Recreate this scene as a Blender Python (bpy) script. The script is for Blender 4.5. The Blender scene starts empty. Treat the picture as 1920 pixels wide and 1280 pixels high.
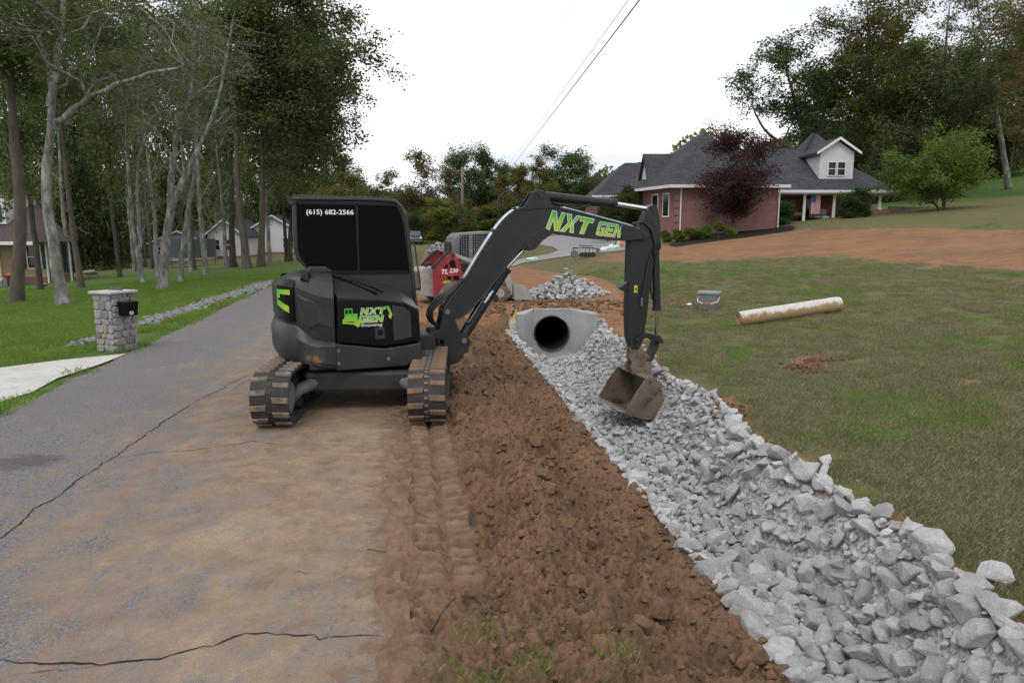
import bpy, bmesh, math, random
import numpy as np
from mathutils import Matrix, Vector

sc = bpy.context.scene
COL = sc.collection
R = math.radians
rnd = random.Random(7)
rng = np.random.default_rng(11)

# ------------------------------------------------------------------ camera, sky, sun, exposure
F_PX, PITCH, CAM_H = 1300.0, math.atan(210 / 1300.0), 2.1
cam_data = bpy.data.cameras.new('camera')
cam_data.sensor_width = 36.0
cam_data.lens = 36.0 * F_PX / 1920.0
cam_data.clip_start = 0.05
cam_data.clip_end = 3000
cam = bpy.data.objects.new('camera', cam_data)
COL.objects.link(cam)
cam.location = (0, 0, CAM_H)
cam.rotation_euler = (R(90) - PITCH, 0, 0)
sc.camera = cam

world = bpy.data.worlds.new('World')
sc.world = world
world.use_nodes = True
wn, wl = world.node_tree.nodes, world.node_tree.links
wn.clear()
w_out = wn.new('ShaderNodeOutputWorld')
w_bg = wn.new('ShaderNodeBackground')
w_sky = wn.new('ShaderNodeTexSky')
w_sky.sky_type = 'NISHITA'
w_sky.sun_disc = False
w_sky.sun_elevation = R(52)
w_sky.sun_rotation = R(200)
w_sky.air_density = 1.0
w_sky.dust_density = 3.0
w_tc = wn.new('ShaderNodeTexCoord')
w_map = wn.new('ShaderNodeMapping')
w_map.inputs['Scale'].default_value = (1.0, 1.0, 2.6)
w_noise = wn.new('ShaderNodeTexNoise')
w_noise.inputs['Scale'].default_value = 2.1
w_noise.inputs['Detail'].default_value = 6
w_noise.inputs['Roughness'].default_value = 0.5
w_ramp = wn.new('ShaderNodeValToRGB')                 # overcast deck: thick white cloud, thinner blue-grey places
w_ramp.color_ramp.elements[0].position = 0.34
w_ramp.color_ramp.elements[0].color = (6.5, 6.95, 7.7, 1)
w_ramp.color_ramp.elements[1].position = 0.60
w_ramp.color_ramp.elements[1].color = (11.2, 11.2, 11.3, 1)
w_mix = wn.new('ShaderNodeMix')
w_mix.data_type = 'RGBA'
w_mix.inputs[0].default_value = 0.93
wl.new(w_tc.outputs['Generated'], w_map.inputs['Vector'])
wl.new(w_map.outputs[0], w_noise.inputs['Vector'])
wl.new(w_noise.outputs[0], w_ramp.inputs[0])
wl.new(w_sky.outputs[0], w_mix.inputs[6])
wl.new(w_ramp.outputs[0], w_mix.inputs[7])
wl.new(w_mix.outputs[2], w_bg.inputs['Color'])
w_bg.inputs['Strength'].default_value = 0.105
wl.new(w_bg.outputs[0], w_out.inputs['Surface'])

sun_data = bpy.data.lights.new('sun', 'SUN')
sun_data.energy = 0.9
sun_data.angle = R(25)
sun_data.color = (1.0, 0.97, 0.93)
sun = bpy.data.objects.new('sun', sun_data)
COL.objects.link(sun)
sun.rotation_euler = (R(38), 0, R(-20))

sc.view_settings.view_transform = 'Standard'
sc.view_settings.look = 'None'
sc.view_settings.exposure = 0.28
sc.view_settings.gamma = 1.0
sc.view_settings.use_curve_mapping = False
sc.cycles.max_bounces = 6
sc.cycles.diffuse_bounces = 3
sc.cycles.glossy_bounces = 3
sc.cycles.transparent_max_bounces = 6
sc.cycles.caustics_reflective = False
sc.cycles.caustics_refractive = False
try:
    sc.cycles.use_denoising = True
except Exception:
    pass

# ------------------------------------------------------------------ noise
_perm = np.random.default_rng(3).permutation(512)
_grad = np.random.default_rng(4).uniform(0, 2 * math.pi, 512)
def pnoise(x, y):
    x = np.asarray(x, float); y = np.asarray(y, float)
    xi = np.floor(x).astype(int); yi = np.floor(y).astype(int)
    xf = x - xi; yf = y - yi
    def g(ix, iy, dx, dy):
        h = _perm[(_perm[ix & 511] + iy) & 511]
        a = _grad[h]
        return np.cos(a) * dx + np.sin(a) * dy
    u = xf * xf * xf * (xf * (xf * 6 - 15) + 10); v = yf * yf * yf * (yf * (yf * 6 - 15) + 10)
    n00 = g(xi, yi, xf, yf); n10 = g(xi + 1, yi, xf - 1, yf)
    n01 = g(xi, yi + 1, xf, yf - 1); n11 = g(xi + 1, yi + 1, xf - 1, yf - 1)
    return (n00 * (1 - u) + n10 * u) * (1 - v) + (n01 * (1 - u) + n11 * u) * v
def fbm(x, y, oct=4, gain=0.5):
    s, a = 0.0, 1.0
    x = np.asarray(x, float); y = np.asarray(y, float)
    for _ in range(oct):
        s = s + a * pnoise(x, y)
        x = x * 2.03 + 17.1; y = y * 2.03 + 9.7; a *= gain
    return s
def sstep(a, b, x):
    t = np.clip((np.asarray(x, float) - a) / (b - a), 0, 1)
    return t * t * (3 - 2 * t)

# ------------------------------------------------------------------ the lie of the land
def road_right(y): return -0.06 - 0.148 * np.asarray(y, float)
def road_left(y): return -4.54 - 0.148 * np.asarray(y, float) - 0.0265 * np.minimum(np.asarray(y, float), 30)
def rock_left(y): return 1.80 - 0.1277 * np.asarray(y, float)
def rock_right(y): return 2.95 - 0.062 * np.asarray(y, float) + 0.10 * np.sin(np.asarray(y, float) * 1.7)
def ground(x, y):
    x = np.asarray(x, float); y = np.asarray(y, float)
    xc = 0.5 * (rock_left(y) + rock_right(y))
    # right: lawn climbing towards the house
    q = 0.1 * x + 0.024 * np.minimum(y, 90) - 0.62
    rise = np.where(q > 2.5, q, 0.18 * np.log1p(np.exp(np.clip(q / 0.18, -30, 30))))
    rise = rise * sstep(0.3, 6, x - xc)
    rise = rise + 0.05 * np.clip(y - 62, 0, 60) * sstep(14, 40, x)
    # left: lawn falling away from the road
    d = road_left(y) - x
    fall = -0.06 * np.clip(d - 0.4, 0, 45) - 0.0012 * np.clip(y - 30, 0, 60) * np.clip(d, 0, 10)
    z = rise + fall
    # ditch
    yw = 1 - sstep(15.25, 15.45, y)
    hw = 0.5 * (rock_right(y) - rock_left(y))
    s = (x - xc) / hw
    bowl = -0.60 * (1 - sstep(0.34, 1.0, np.abs(s))) - 0.16 * sstep(-1.9, -0.6, s) * (1 - sstep(-0.2, 1.0, s))
    z = z + bowl * yw
    # fill heaped over the pipe behind the headwall
    z = z + 0.30 * sstep(15.3, 15.9, y) * (1 - sstep(17.0, 20.5, y)) * np.exp(-((x - 1.0) / 2.0) ** 2)
    # gentle unevenness off the road
    off = sstep(0.0, 1.0, np.maximum(road_left(y) - x, x - rock_right(y)))
    z = z + off * 0.05 * fbm(x * 0.35, y * 0.35, 3)
    return z
def g1(x, y): return float(ground(x, y))

def ray(px, py):
    xc = (px - 960) / F_PX; yc = -(py - 640) / F_PX
    return np.array([xc, math.cos(PITCH) + math.sin(PITCH) * yc, -math.sin(PITCH) + math.cos(PITCH) * yc])
def gp(px, py):
    """where the line of sight through a photo pixel meets the ground"""
    d = ray(px, py); t = 1.0; step = 0.05
    while t < 400:
        p = np.array([0, 0, CAM_H]) + d * t
        if p[2] <= g1(p[0], p[1]): break
        t += step * max(1.0, t * 0.06)
    return Vector((p[0], p[1], g1(p[0], p[1])))
def at(px, py, Y):
    d = ray(px, py); k = Y / d[1]
    return Vector((d[0] * k, Y, CAM_H + d[2] * k))

# ------------------------------------------------------------------ materials
def nodes_of(m):
    m.use_nodes = True
    return m.node_tree.nodes, m.node_tree.links
MATS = {}
def mat(name, c1, c2=None, rough=0.6, metal=0.0, scale=6.0, bump=0.0, bscale=None, lo=0.35, hi=0.65, detail=5,
        c3=None, s3=40.0, lo3=0.55, hi3=0.7, spec=0.5, coat=0.0, rand=0.0, coords='Object', stretch=None):
    """Principled surface, two or three colours broken up by noise, optional bump and per-object variation"""
    if name in MATS: return MATS[name]
    m = bpy.data.materials.new(name); n, l = nodes_of(m)
    b = n['Principled BSDF']
    b.inputs['Roughness'].default_value = rough
    b.inputs['Metallic'].default_value = metal
    b.inputs['Specular IOR Level'].default_value = spec
    b.inputs['Coat Weight'].default_value = coat
    tc = n.new('ShaderNodeTexCoord'); vec = tc.outputs[coords]
    if stretch:
        mp = n.new('ShaderNodeMapping'); mp.inputs['Scale'].default_value = stretch
        l.new(vec, mp.inputs['Vector']); vec = mp.outputs[0]
    def noise(s, d=detail):
        t = n.new('ShaderNodeTexNoise'); t.inputs['Scale'].default_value = s; t.inputs['Detail'].default_value = d
        t.inputs['Roughness'].default_value = 0.6
        l.new(vec, t.inputs['Vector']); return t.outputs[0]
    def rng_(v, a, c):
        r = n.new('ShaderNodeMapRange'); r.inputs[1].default_value = a; r.inputs[2].default_value = c
        l.new(v, r.inputs[0]); return r.outputs[0]
    def mixc(f, a, c):
        x = n.new('ShaderNodeMix'); x.data_type = 'RGBA'
        l.new(f, x.inputs[0])
        for s_, v in ((x.inputs[6], a), (x.inputs[7], c)):
            if isinstance(v, tuple): s_.default_value = (*v, 1)
            else: l.new(v, s_)
        return x.outputs[2]
    col = None
    if c2 is not None:
        col = mixc(rng_(noise(scale), lo, hi), c1, c2)
    if c3 is not None:
        col = mixc(rng_(noise(s3), lo3, hi3), col if col is not None else c1, c3)
    if rand > 0:
        oi = n.new('ShaderNodeObjectInfo')
        hs = n.new('ShaderNodeHueSaturation')
        r1 = n.new('ShaderNodeMapRange'); r1.inputs[3].default_value = 1 - rand; r1.inputs[4].default_value = 1 + rand
        l.new(oi.outputs['Random'], r1.inputs[0]); l.new(r1.outputs[0], hs.inputs['Value'])
        if col is None: hs.inputs['Color'].default_value = (*c1, 1)
        else: l.new(col, hs.inputs['Color'])
        col = hs.outputs[0]
    if col is None: b.inputs['Base Color'].default_value = (*c1, 1)
    else: l.new(col, b.inputs['Base Color'])
    if bump > 0:
        bp = n.new('ShaderNodeBump'); bp.inputs['Strength'].default_value = min(bump, 1.0)
        bp.inputs['Distance'].default_value = 0.02 * max(1, bump)
        l.new(noise(bscale or scale * 4, 6), bp.inputs['Height']); l.new(bp.outputs[0], b.inputs['Normal'])
    MATS[name] = m
    return m

# ------------------------------------------------------------------ mesh helpers
class MB:
    def __init__(self, M=None):
        self.v, self.f, self.M = [], [], M
    def add(self, vs, fs):
        o = len(self.v)
        for p in vs:
            p = Vector(p)
            self.v.append(tuple(self.M @ p) if self.M is not None else tuple(p))
        self.f += [tuple(i + o for i in q) for q in fs]
        return self
    def box(self, x0, x1, y0, y1, z0, z1):
        return self.add([(x0, y0, z0), (x1, y0, z0), (x1, y1, z0), (x0, y1, z0), (x0, y0, z1), (x1, y0, z1), (x1, y1, z1), (x0, y1, z1)],
                        [(0, 3, 2, 1), (4, 5, 6, 7), (0, 1, 5, 4), (1, 2, 6, 5), (2, 3, 7, 6), (3, 0, 4, 7)])
    def prism(self, poly, b0, b1, axis='y'):
        """poly of (a, z) extruded along y between b0 and b1 (axis 'z': poly of (x, y) extruded in z)"""
        n = len(poly)
        if axis == 'y':
            vs = [(a, b0, z) for a, z in poly] + [(a, b1, z) for a, z in poly]
        elif axis == 'x':
            vs = [(b0, a, z) for a, z in poly] + [(b1, a, z) for a, z in poly]
        else:
            vs = [(a, z, b0) for a, z in poly] + [(a, z, b1) for a, z in poly]
        ar = sum(poly[i][0] * poly[(i + 1) % n][1] - poly[(i + 1) % n][0] * poly[i][1] for i in range(n))
        fs = [tuple(range(n)), tuple(range(2 * n - 1, n - 1, -1))] + [(i, i + n, (i + 1) % n + n, (i + 1) % n) for i in range(n)]
        flip = (ar < 0) if axis == 'y' else (ar > 0)
        if axis == 'x': flip = ar > 0
        if flip: fs = [tuple(reversed(q)) for q in fs]
        return self.add(vs, fs)
    def tube(self, pts, r, n=10, cap=True):
        pts = [Vector(p) for p in pts]
        rs = r if isinstance(r, (list, tuple)) else [r] * len(pts)
        vs, fs = [], []
        t0 = (pts[1] - pts[0]).normalized()
        up = Vector((0, 0, 1)) if abs(t0.z) < 0.9 else Vector((1, 0, 0))
        u = t0.cross(up).normalized()
        for i, p in enumerate(pts):
            t = (pts[min(i + 1, len(pts) - 1)] - pts[max(i - 1, 0)]).normalized()
            u = (u - t * u.dot(t)).normalized()
            w = t.cross(u)
            for k in range(n):
                a = 2 * math.pi * k / n
                vs.append(p + (u * math.cos(a) + w * math.sin(a)) * rs[i])
        for i in range(len(pts) - 1):
            for k in range(n):
                fs.append((i * n + k, i * n + (k + 1) % n, (i + 1) * n + (k + 1) % n, (i + 1) * n + k))
        if cap:
            fs.append(tuple(range(n - 1, -1, -1))); fs.append(tuple((len(pts) - 1) * n + k for k in range(n)))
        return self.add(vs, fs)
    def cyl(self, p0, p1, r, n=16): return self.tube([p0, p1], r, n)
    def build(self, name, m, parent=None, smooth=False, bevel=0.0, seg=2, loc=None):
        return mk(name, self.v, self.f, m, parent, smooth, bevel, seg, loc)
def mk(name, v, f, m, parent=None, smooth=False, bevel=0.0, seg=2, loc=None):
    me = bpy.data.meshes.new(name)
    me.from_pydata([tuple(p) for p in v], [], f)
    me.materials.append(m)
    if smooth:
        me.polygons.foreach_set('use_smooth', [True] * len(me.polygons))
    me.update()
    o = bpy.data.objects.new(name, me); COL.objects.link(o)
    if parent is not None: o.parent = parent
    if loc is not None: o.location = loc
    if bevel > 0:
        b = o.modifiers.new('bevel', 'BEVEL'); b.width = bevel; b.segments = seg; b.limit_method = 'ANGLE'; b.angle_limit = R(35)
    return o
def smooth_by_angle(o, ang=35):
    me = o.data
    me.polygons.foreach_set('use_smooth', [True] * len(me.polygons))
    me.set_sharp_from_angle(angle=R(ang))
def thing(name, label, cat, loc=(0, 0, 0), rotz=0.0, group=None):
    o = bpy.data.objects.new(name, None); COL.objects.link(o)
    o.location = loc; o.rotation_euler = (0, 0, rotz); o.empty_display_size = 0.2
    return tag(o, label, cat, group)
def tag(o, label=None, cat=None, group=None, kind=None):
    if label: o['label'] = label
    if cat: o['category'] = cat
    if group: o['group'] = group
    if kind: o['kind'] = kind
    return o
def copy_tree(o, parent=None):
    c = o.copy(); COL.objects.link(c); c.parent = parent
    for ch in o.children: copy_tree(ch, c)
    return c
def text_mesh(body, size, shear=0.0, sx=1.0, extrude=0.002, font_bold=0.0):
    cu = bpy.data.curves.new('lettering', 'FONT'); cu.body = body; cu.size = size; cu.shear = shear; cu.extrude = extrude
    cu.offset = font_bold; cu.resolution_u = 3
    ob = bpy.data.objects.new('lettering', cu); COL.objects.link(ob)
    dg = bpy.context.evaluated_depsgraph_get()
    me = bpy.data.meshes.new_from_object(ob.evaluated_get(dg))
    bpy.data.objects.remove(ob); bpy.data.curves.remove(cu)
    for v in me.vertices: v.co.x *= sx
    return me
def put_mesh(name, me, m, parent, M):
    me.materials.clear(); me.materials.append(m)
    o = bpy.data.objects.new(name, me); COL.objects.link(o); o.parent = parent; o.matrix_local = M
    return o
def grid_mesh(xs_fn, nx, ys, zfn):
    """rows along ys; in each row nx+1 points between xs_fn(y)[0] and [1]"""
    rows = []
    for y in ys:
        a, b = xs_fn(y)
        rows.append(np.stack([np.linspace(a, b, nx + 1), np.full(nx + 1, y)], 1))
    P = np.concatenate(rows); z = zfn(P[:, 0], P[:, 1])
    v = np.column_stack([P, z])
    fs = []
    w = nx + 1
    for j in range(len(ys) - 1):
        for i in range(nx):
            fs.append((j * w + i, j * w + i + 1, (j + 1) * w + i + 1, (j + 1) * w + i))
    return v, fs

# glyphs of the squarish lettering, as convex pieces in a unit box
def _bar(x0, y0, x1, y1): return [(x0, y0), (x1, y0), (x1, y1), (x0, y1)]
GL = {
    'N': [_bar(0, 0, .26, 1), [(.0, 1), (.30, 1), (1, 0), (.70, 0)], _bar(.74, 0, 1, 1)],
    'X': [[(0, 1), (.34, 1), (.62, .5), (.34, .5)], [(.34, .5), (.62, .5), (.30, 0), (-.04, 0)], [(1.04, 1), (.78, 1), (.62, .66), (.74, .5)], [(.74, .5), (.62, .34), (.72, 0), (1.0, 0)]],
    'T': [_bar(0, .76, 1, 1), _bar(.36, 0, .66, .77)],
    'G': [_bar(.08, .78, 1, 1), _bar(0, .1, .26, .9), _bar(.08, 0, .92, .24), _bar(.72, .02, 1, .56), _bar(.5, .40, 1, .58)],
    'E': [_bar(0, 0, .24, 1), _bar(0, .78, 1, 1), _bar(0, .39, .9, .60), _bar(0, 0, 1, .22)],
}
def glyph_pieces(word, w, h, gap, slant):
    out, x = [], 0.0
    for ch in word:
        if ch == ' ': x += w * 0.5; continue
        for pc in GL[ch]:
            out.append([(x + px * w + slant * py * h, py * h) for px, py in pc])
        x += w + gap
    return out
def grow(poly, d):
    n = len(poly)
    ar = sum(poly[i][0] * poly[(i + 1) % n][1] - poly[(i + 1) % n][0] * poly[i][1] for i in range(n))
    if ar < 0: poly = poly[::-1]
    out = []
    for i in range(n):
        p0, p1, p2 = Vector(poly[i - 1]), Vector(poly[i]), Vector(poly[(i + 1) % n])
        e1, e2 = (p1 - p0).normalized(), (p2 - p1).normalized()
        n1, n2 = Vector((e1.y, -e1.x)), Vector((e2.y, -e2.x))
        m_ = (n1 + n2); m_ = m_ / max(0.35, m_.length ** 2 / 2) 
        out.append(tuple(p1 + m_ * d * 1.0 / 1.0 * 0.5 * 2 / 2))
    return out
def letter_mesh(name, pieces, d, thick, m, parent, M):
    b = MB()
    for k, pc in enumerate(pieces):
        q = grow(pc, d); n = len(q); t = thick + k * 0.00004
        b.add([(x, y, 0) for x, y in q] + [(x, y, t) for x, y in q], [tuple(range(n, 2 * n))] + [(i, (i + 1) % n, (i + 1) % n + n, i + n) for i in range(n)])
    o = b.build(name, m, parent); o.matrix_local = M
    return o
# ------------------------------------------------------------------ ground sheet
def sd_poly(px, py, poly):
    """signed distance to a polygon, positive inside"""
    px = np.asarray(px, float); py = np.asarray(py, float)
    d = np.full(px.shape, 1e9); ins = np.zeros(px.shape, bool)
    n = len(poly)
    for i in range(n):
        ax, ay = poly[i]; bx, by = poly[(i + 1) % n]
        ex, ey = bx - ax, by - ay
        t = np.clip(((px - ax) * ex + (py - ay) * ey) / (ex * ex + ey * ey + 1e-12), 0, 1)
        d = np.minimum(d, np.hypot(px - ax - t * ex, py - ay - t * ey))
        if by != ay:
            c = ((ay > py) != (by > py)) & (px < (bx - ax) * (py - ay) / (by - ay) + ax)
            ins ^= c
    return np.where(ins, d, -d)
def wpoly(pts): return [tuple(gp(*p)[:2]) for p in pts]
SOIL = [
    (wpoly([(1130, 480), (1240, 462), (1330, 452), (1480, 432), (1700, 429), (1960, 431), (1960, 508), (1700, 492), (1500, 480), (1280, 492), (1130, 492)]), 2.6, 1.0),
    (wpoly([(790, 476), (830, 474), (960, 492), (1010, 508), (1130, 520), (1180, 560), (1165, 625), (1120, 640), (900, 640), (850, 700), (800, 640), (790, 560)]), 0.5, 1.0),
    (wpoly([(1450, 690), (1500, 668), (1545, 664), (1560, 690), (1510, 705)]), 0.10, 0.9),
    (wpoly([(1330, 750), (1380, 742), (1405, 765), (1380, 790)]), 0.10, 0.9),
    (wpoly([(1790, 715), (1840, 712), (1838, 722), (1795, 724)]), 0.1, 0.8),
    (wpoly([(1180, 600), (1230, 640), (1180, 640), (1150, 620)]), 0.2, 0.8),
]
MULCH = wpoly([(1250, 458), (1330, 436), (1440, 424), (1492, 424), (1490, 432), (1400, 446), (1262, 464)])
def steps(segs):
    out = [segs[0][0]]
    for a, b, s in segs:
        k = max(1, int(round((b - a) / s)))
        out += list(np.linspace(a, b, k + 1)[1:])
    return out
gx = steps([(-260, -80, 12), (-80, -30, 2.0), (-30, -9, .7), (-9, -3, .4), (-3, 5, .11), (5, 9, .25), (9, 36, .5), (36, 90, 2), (90, 260, 12)])
gy = steps([(-12, 1.5, .9), (1.5, 17.5, .11), (17.5, 26, .25), (26, 58, .5), (58, 120, 2), (120, 420, 15)])
X, Y = np.meshgrid(gx, gy)
Z = ground(X, Y)
on_road = (X > road_left(Y)) & (X < road_right(Y) + .05)
Z = np.where(on_road, Z - 0.03, Z)
bank = (X > road_right(Y)) & (X < rock_left(Y) + .12) & (Y < 15.6) & (Y > 1.6)
Z = np.where(bank, Z - 0.16, Z)
nxg, nyg = len(gx), len(gy)
vv = np.column_stack([X.ravel(), Y.ravel(), Z.ravel()])
ff = [(j * nxg + i, j * nxg + i + 1, (j + 1) * nxg + i + 1, (j + 1) * nxg + i) for j in range(nyg - 1) for i in range(nxg - 1)
      if not (15.2 < .5 * (gy[j] + gy[j + 1]) < 15.62 and abs(.5 * (gx[i] + gx[i + 1]) - .86) < .40)]       # the culvert mouth
soil = np.zeros(X.shape)
for poly, soft, amt in SOIL:
    soil = np.maximum(soil, amt * np.clip(0.5 + (sd_poly(X, Y, poly) + 0.5 * soft * fbm(X * 1.3, Y * 1.3, 3)) / soft, 0, 1))
edge_r = X - rock_right(Y)
soil = np.maximum(soil, np.where((Y < 15.6), 0.8 * (1 - sstep(0.02, 0.30, edge_r + 0.22 * fbm(X * 2.2, Y * 2.2, 3))) * sstep(-.3, -.1, edge_r), 0))
soil = np.maximum(soil, np.where((Y > 14.5) & (Y < 20), 1 - sstep(0.2, 2.4, np.hypot(X - 1.2, (Y - 16.5) * .7) - .9), 0))
soil = np.maximum(soil, np.where(X < rock_left(Y), sstep(-0.35, 0.1, X - road_right(Y)) * (1 - sstep(22, 40, Y)), 0))
lush = np.where(X < road_left(Y), 1.0, 0.16 + 0.5 * fbm(X * .35, Y * .35, 3) + 0.25 * sstep(17, 24, Y) * (1 - sstep(26, 34, Y)))
lush = np.where((X > 26) & (Y > 55), 0.85, lush)
lush = np.where(X < road_left(Y), 0.95 - 0.5 * sstep(32, 60, Y) + .3 * fbm(X * .25, Y * .25, 2), lush)
gravel = np.where((Y < 15.6) & (Y > 0), sstep(-.05, .1, X - rock_left(Y)) * (1 - sstep(-.1, .02, X - rock_right(Y))), 0)
mulch = np.clip(0.5 + sd_poly(X, Y, MULCH) / .5, 0, 1)
def add_attr(o, name, arr):
    a = o.data.attributes.new(name, 'FLOAT', 'POINT'); a.data.foreach_set('value', np.asarray(arr, np.float32).ravel())

class NT:
    """small helper for longer node trees"""
    def __init__(self, name):
        self.m = bpy.data.materials.new(name); self.n, self.l = nodes_of(self.m); self.b = self.n['Principled BSDF']
        self.tc = self.n.new('ShaderNodeTexCoord')
    def noise(self, s, d=5, rough=.6, vec=None, w=None):
        t = self.n.new('ShaderNodeTexNoise'); t.inputs['Scale'].default_value = s; t.inputs['Detail'].default_value = d
        t.inputs['Roughness'].default_value = rough
        self.l.new(vec if vec is not None else self.tc.outputs['Object'], t.inputs['Vector']); return t.outputs[0]
    def mapping(self, scale, rot=(0, 0, 0)):
        t = self.n.new('ShaderNodeMapping'); t.inputs['Scale'].default_value = scale; t.inputs['Rotation'].default_value = rot
        self.l.new(self.tc.outputs['Object'], t.inputs['Vector']); return t.outputs[0]
    def attr(self, name):
        t = self.n.new('ShaderNodeAttribute'); t.attribute_name = name; return t.outputs['Fac']
    def rng(self, v, a, b, c=0.0, d=1.0):
        t = self.n.new('ShaderNodeMapRange')
        for i, q in enumerate((a, b, c, d)): t.inputs[i + 1].default_value = q
        self.l.new(v, t.inputs[0]); return t.outputs[0]
    def math(self, op, a, b=None):
        t = self.n.new('ShaderNodeMath'); t.operation = op
        for i, q in enumerate((a, b)):
            if q is None: continue
            if isinstance(q, (int, float)): t.inputs[i].default_value = q
            else: self.l.new(q, t.inputs[i])
        return t.outputs[0]
    def mix(self, f, a, b):
        t = self.n.new('ShaderNodeMix'); t.data_type = 'RGBA'
        for s_, q in ((t.inputs[0], f), (t.inputs[6], a), (t.inputs[7], b)):
            if isinstance(q, (int, float)): s_.default_value = q
            elif isinstance(q, tuple): s_.default_value = (*q, 1)
            else: self.l.new(q, s_)
        return t.outputs[2]
    def done(self, col, rough=.9, bump=None, dist=.02, strength=.6, spec=.25):
        self.l.new(col, self.b.inputs['Base Color']); self.b.inputs['Roughness'].default_value = rough
        self.b.inputs['Specular IOR Level'].default_value = spec
        if bump is not None:
            t = self.n.new('ShaderNodeBump'); t.inputs['Distance'].default_value = dist; t.inputs['Strength'].default_value = strength
            self.l.new(bump, t.inputs['Height']); self.l.new(t.outputs[0], self.b.inputs['Normal'])
        return self.m
t = NT('ground_cover')
soilcol = t.mix(t.rng(t.noise(1.1), .35, .65), (.21, .105, .052), (.30, .155, .075))
soilcol = t.mix(t.rng(t.noise(14), .45, .7), soilcol, (.13, .07, .04))
soilcol = t.mix(t.rng(t.noise(.35), .52, .66), soilcol, (.17, .10, .06))
streak = t.noise(3.0, 4, .6, t.mapping((.25, 2.2, 1)))
soilcol = t.mix(t.rng(streak, .5, .66, 0, .55), soilcol, (.34, .19, .10))
lushv = t.math('ADD', t.attr('lush'), t.rng(t.noise(.9, 6), .3, .7, -.38, .38))
green = t.mix(t.rng(t.noise(5.5), .3, .7), (.055, .115, .022), (.095, .155, .034))
dry = t.mix(t.rng(t.noise(3.5), .3, .7), (.105, .098, .042), (.165, .135, .07))
grass = t.mix(t.rng(lushv, .2, .75), dry, green)
grass = t.mix(t.rng(t.noise(38, 3), .45, .75, 0, .6), grass, (.045, .055, .018))
grass = t.mix(t.rng(t.noise(1.7, 6), .58, .72, 0, .55), grass, (.16, .11, .06))
gravelc = t.mix(t.rng(t.noise(34, 3), .42, .58), (.46, .45, .44), (.22, .215, .21))
sv = t.math('ADD', t.attr('soil'), t.math('ADD', t.rng(t.noise(2.6, 9, .7), .3, .7, -.34, .34), t.rng(t.noise(.5, 4), .3, .7, -.22, .22)))
col = t.mix(t.rng(sv, .42, .62), grass, soilcol)
col = t.mix(t.attr('gravel'), col, gravelc)
col = t.mix(t.rng(t.attr('mulch'), .3, .7), col, (.018, .014, .012))
M_GROUND = t.done(col, .95, t.noise(26, 6), .03, .7, .15)
o = mk('ground', vv, ff, M_GROUND, smooth=True); tag(o, kind='structure')
for nm, ar in (('soil', soil), ('lush', lush), ('gravel', gravel), ('mulch', mulch)): add_attr(o, nm, ar)

# ------------------------------------------------------------------ road
t = NT('worn_asphalt')
grain = t.math('ADD', t.math('MULTIPLY', t.noise(42, 3, .8), .55), t.math('MULTIPLY', t.noise(110, 2, .6), .45))
asph = t.mix(t.rng(grain, .41, .59), (.08, .075, .074), (.23, .217, .212))
asph = t.mix(t.rng(t.noise(1.3, 6, .65), .40, .66, 0, .55), asph, (.175, .158, .15))
dustc = t.mix(t.rng(t.noise(4.5, 10, .75), .38, .62), (.36, .255, .165), (.20, .13, .085))
dustc = t.mix(t.rng(t.noise(.8, 5), .52, .68), dustc, (.40, .30, .20))
dustc = t.mix(t.rng(grain, .40, .62, .0, .45), dustc, (.14, .095, .065))
st = t.noise(2.4, 14, .80, t.mapping((1.0, .55, 1), (0, 0, R(-9))))
dv = t.math('ADD', t.attr('dust'), t.rng(st, .30, .70, -.62, .62))
dv = t.math('ADD', dv, t.rng(grain, .40, .60, .16, -.16))
dv = t.math('ADD', dv, t.rng(t.noise(9, 8, .8), .35, .65, -.26, .26))
col = t.mix(t.rng(dv, .30, .92, 0, .9), asph, dustc)
mudv = t.math('ADD', t.attr('mud'), t.rng(t.noise(7, 9, .75), .3, .7, -.5, .5))
col = t.mix(t.rng(mudv, .40, .75), col, t.mix(t.rng(t.noise(9, 7, .7), .35, .65), (.215, .145, .098), (.15, .098, .065)))
stv = t.math('ADD', t.attr('stain'), t.rng(t.noise(6, 8, .75), .3, .7, -.3, .3))
col = t.mix(t.rng(stv, .35, .8, 0, .6), col, (.06, .05, .045))
M_ROAD = t.done(col, .92, t.math('ADD', grain, t.noise(8, 4)), .014, .8, .15)
ry = steps([(-10, 1.5, 1), (1.5, 18, .15), (18, 60, 1), (60, 330, 10)])
v, f = grid_mesh(lambda y: (float(road_left(y)) + .03 * math.sin(y * 3.1) + .02 * math.sin(y * 7.7), float(road_right(y)) + .03 * math.sin(y * 2.3 + 1) + .02 * math.sin(y * 9.1)), 40, ry, lambda x, y: 0.004 + 0.012 * fbm(x * .5, y * .5, 2))
road = mk('road', v, f, M_ROAD, smooth=True); tag(road, kind='structure')
tt = (road_right(v[:, 1]) - v[:, 0]) / (road_right(v[:, 1]) - road_left(v[:, 1]))
dust = np.clip(1.30 - 1.45 * tt, .12, 1) * (0.75 + .25 * sstep(3, 7, v[:, 1]))
dust = np.maximum(dust, np.clip(1.25 - 1.3 * tt, 0, 1) * sstep(13, 22, v[:, 1]))
dust = np.maximum(dust, .55 * np.exp(-((v[:, 0] + 2.4) / 1.2) ** 2 - ((v[:, 1] - 7) / 1.4) ** 2) * 1.5)
add_attr(road, 'dust', np.clip(dust, 0, 1))
dr_ = road_right(v[:, 1]) - v[:, 0]
add_attr(road, 'mud', np.clip(1.0 - dr_ / .55, 0, 1) * (1 - .5 * sstep(0, 3.4, 3.4 - v[:, 1] + 1)) )
_c = gp(45, 868)
add_attr(road, 'stain', np.exp(-((v[:, 0] - _c.x) / .42) ** 2 - ((v[:, 1] - _c.y) / .26) ** 2))
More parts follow.
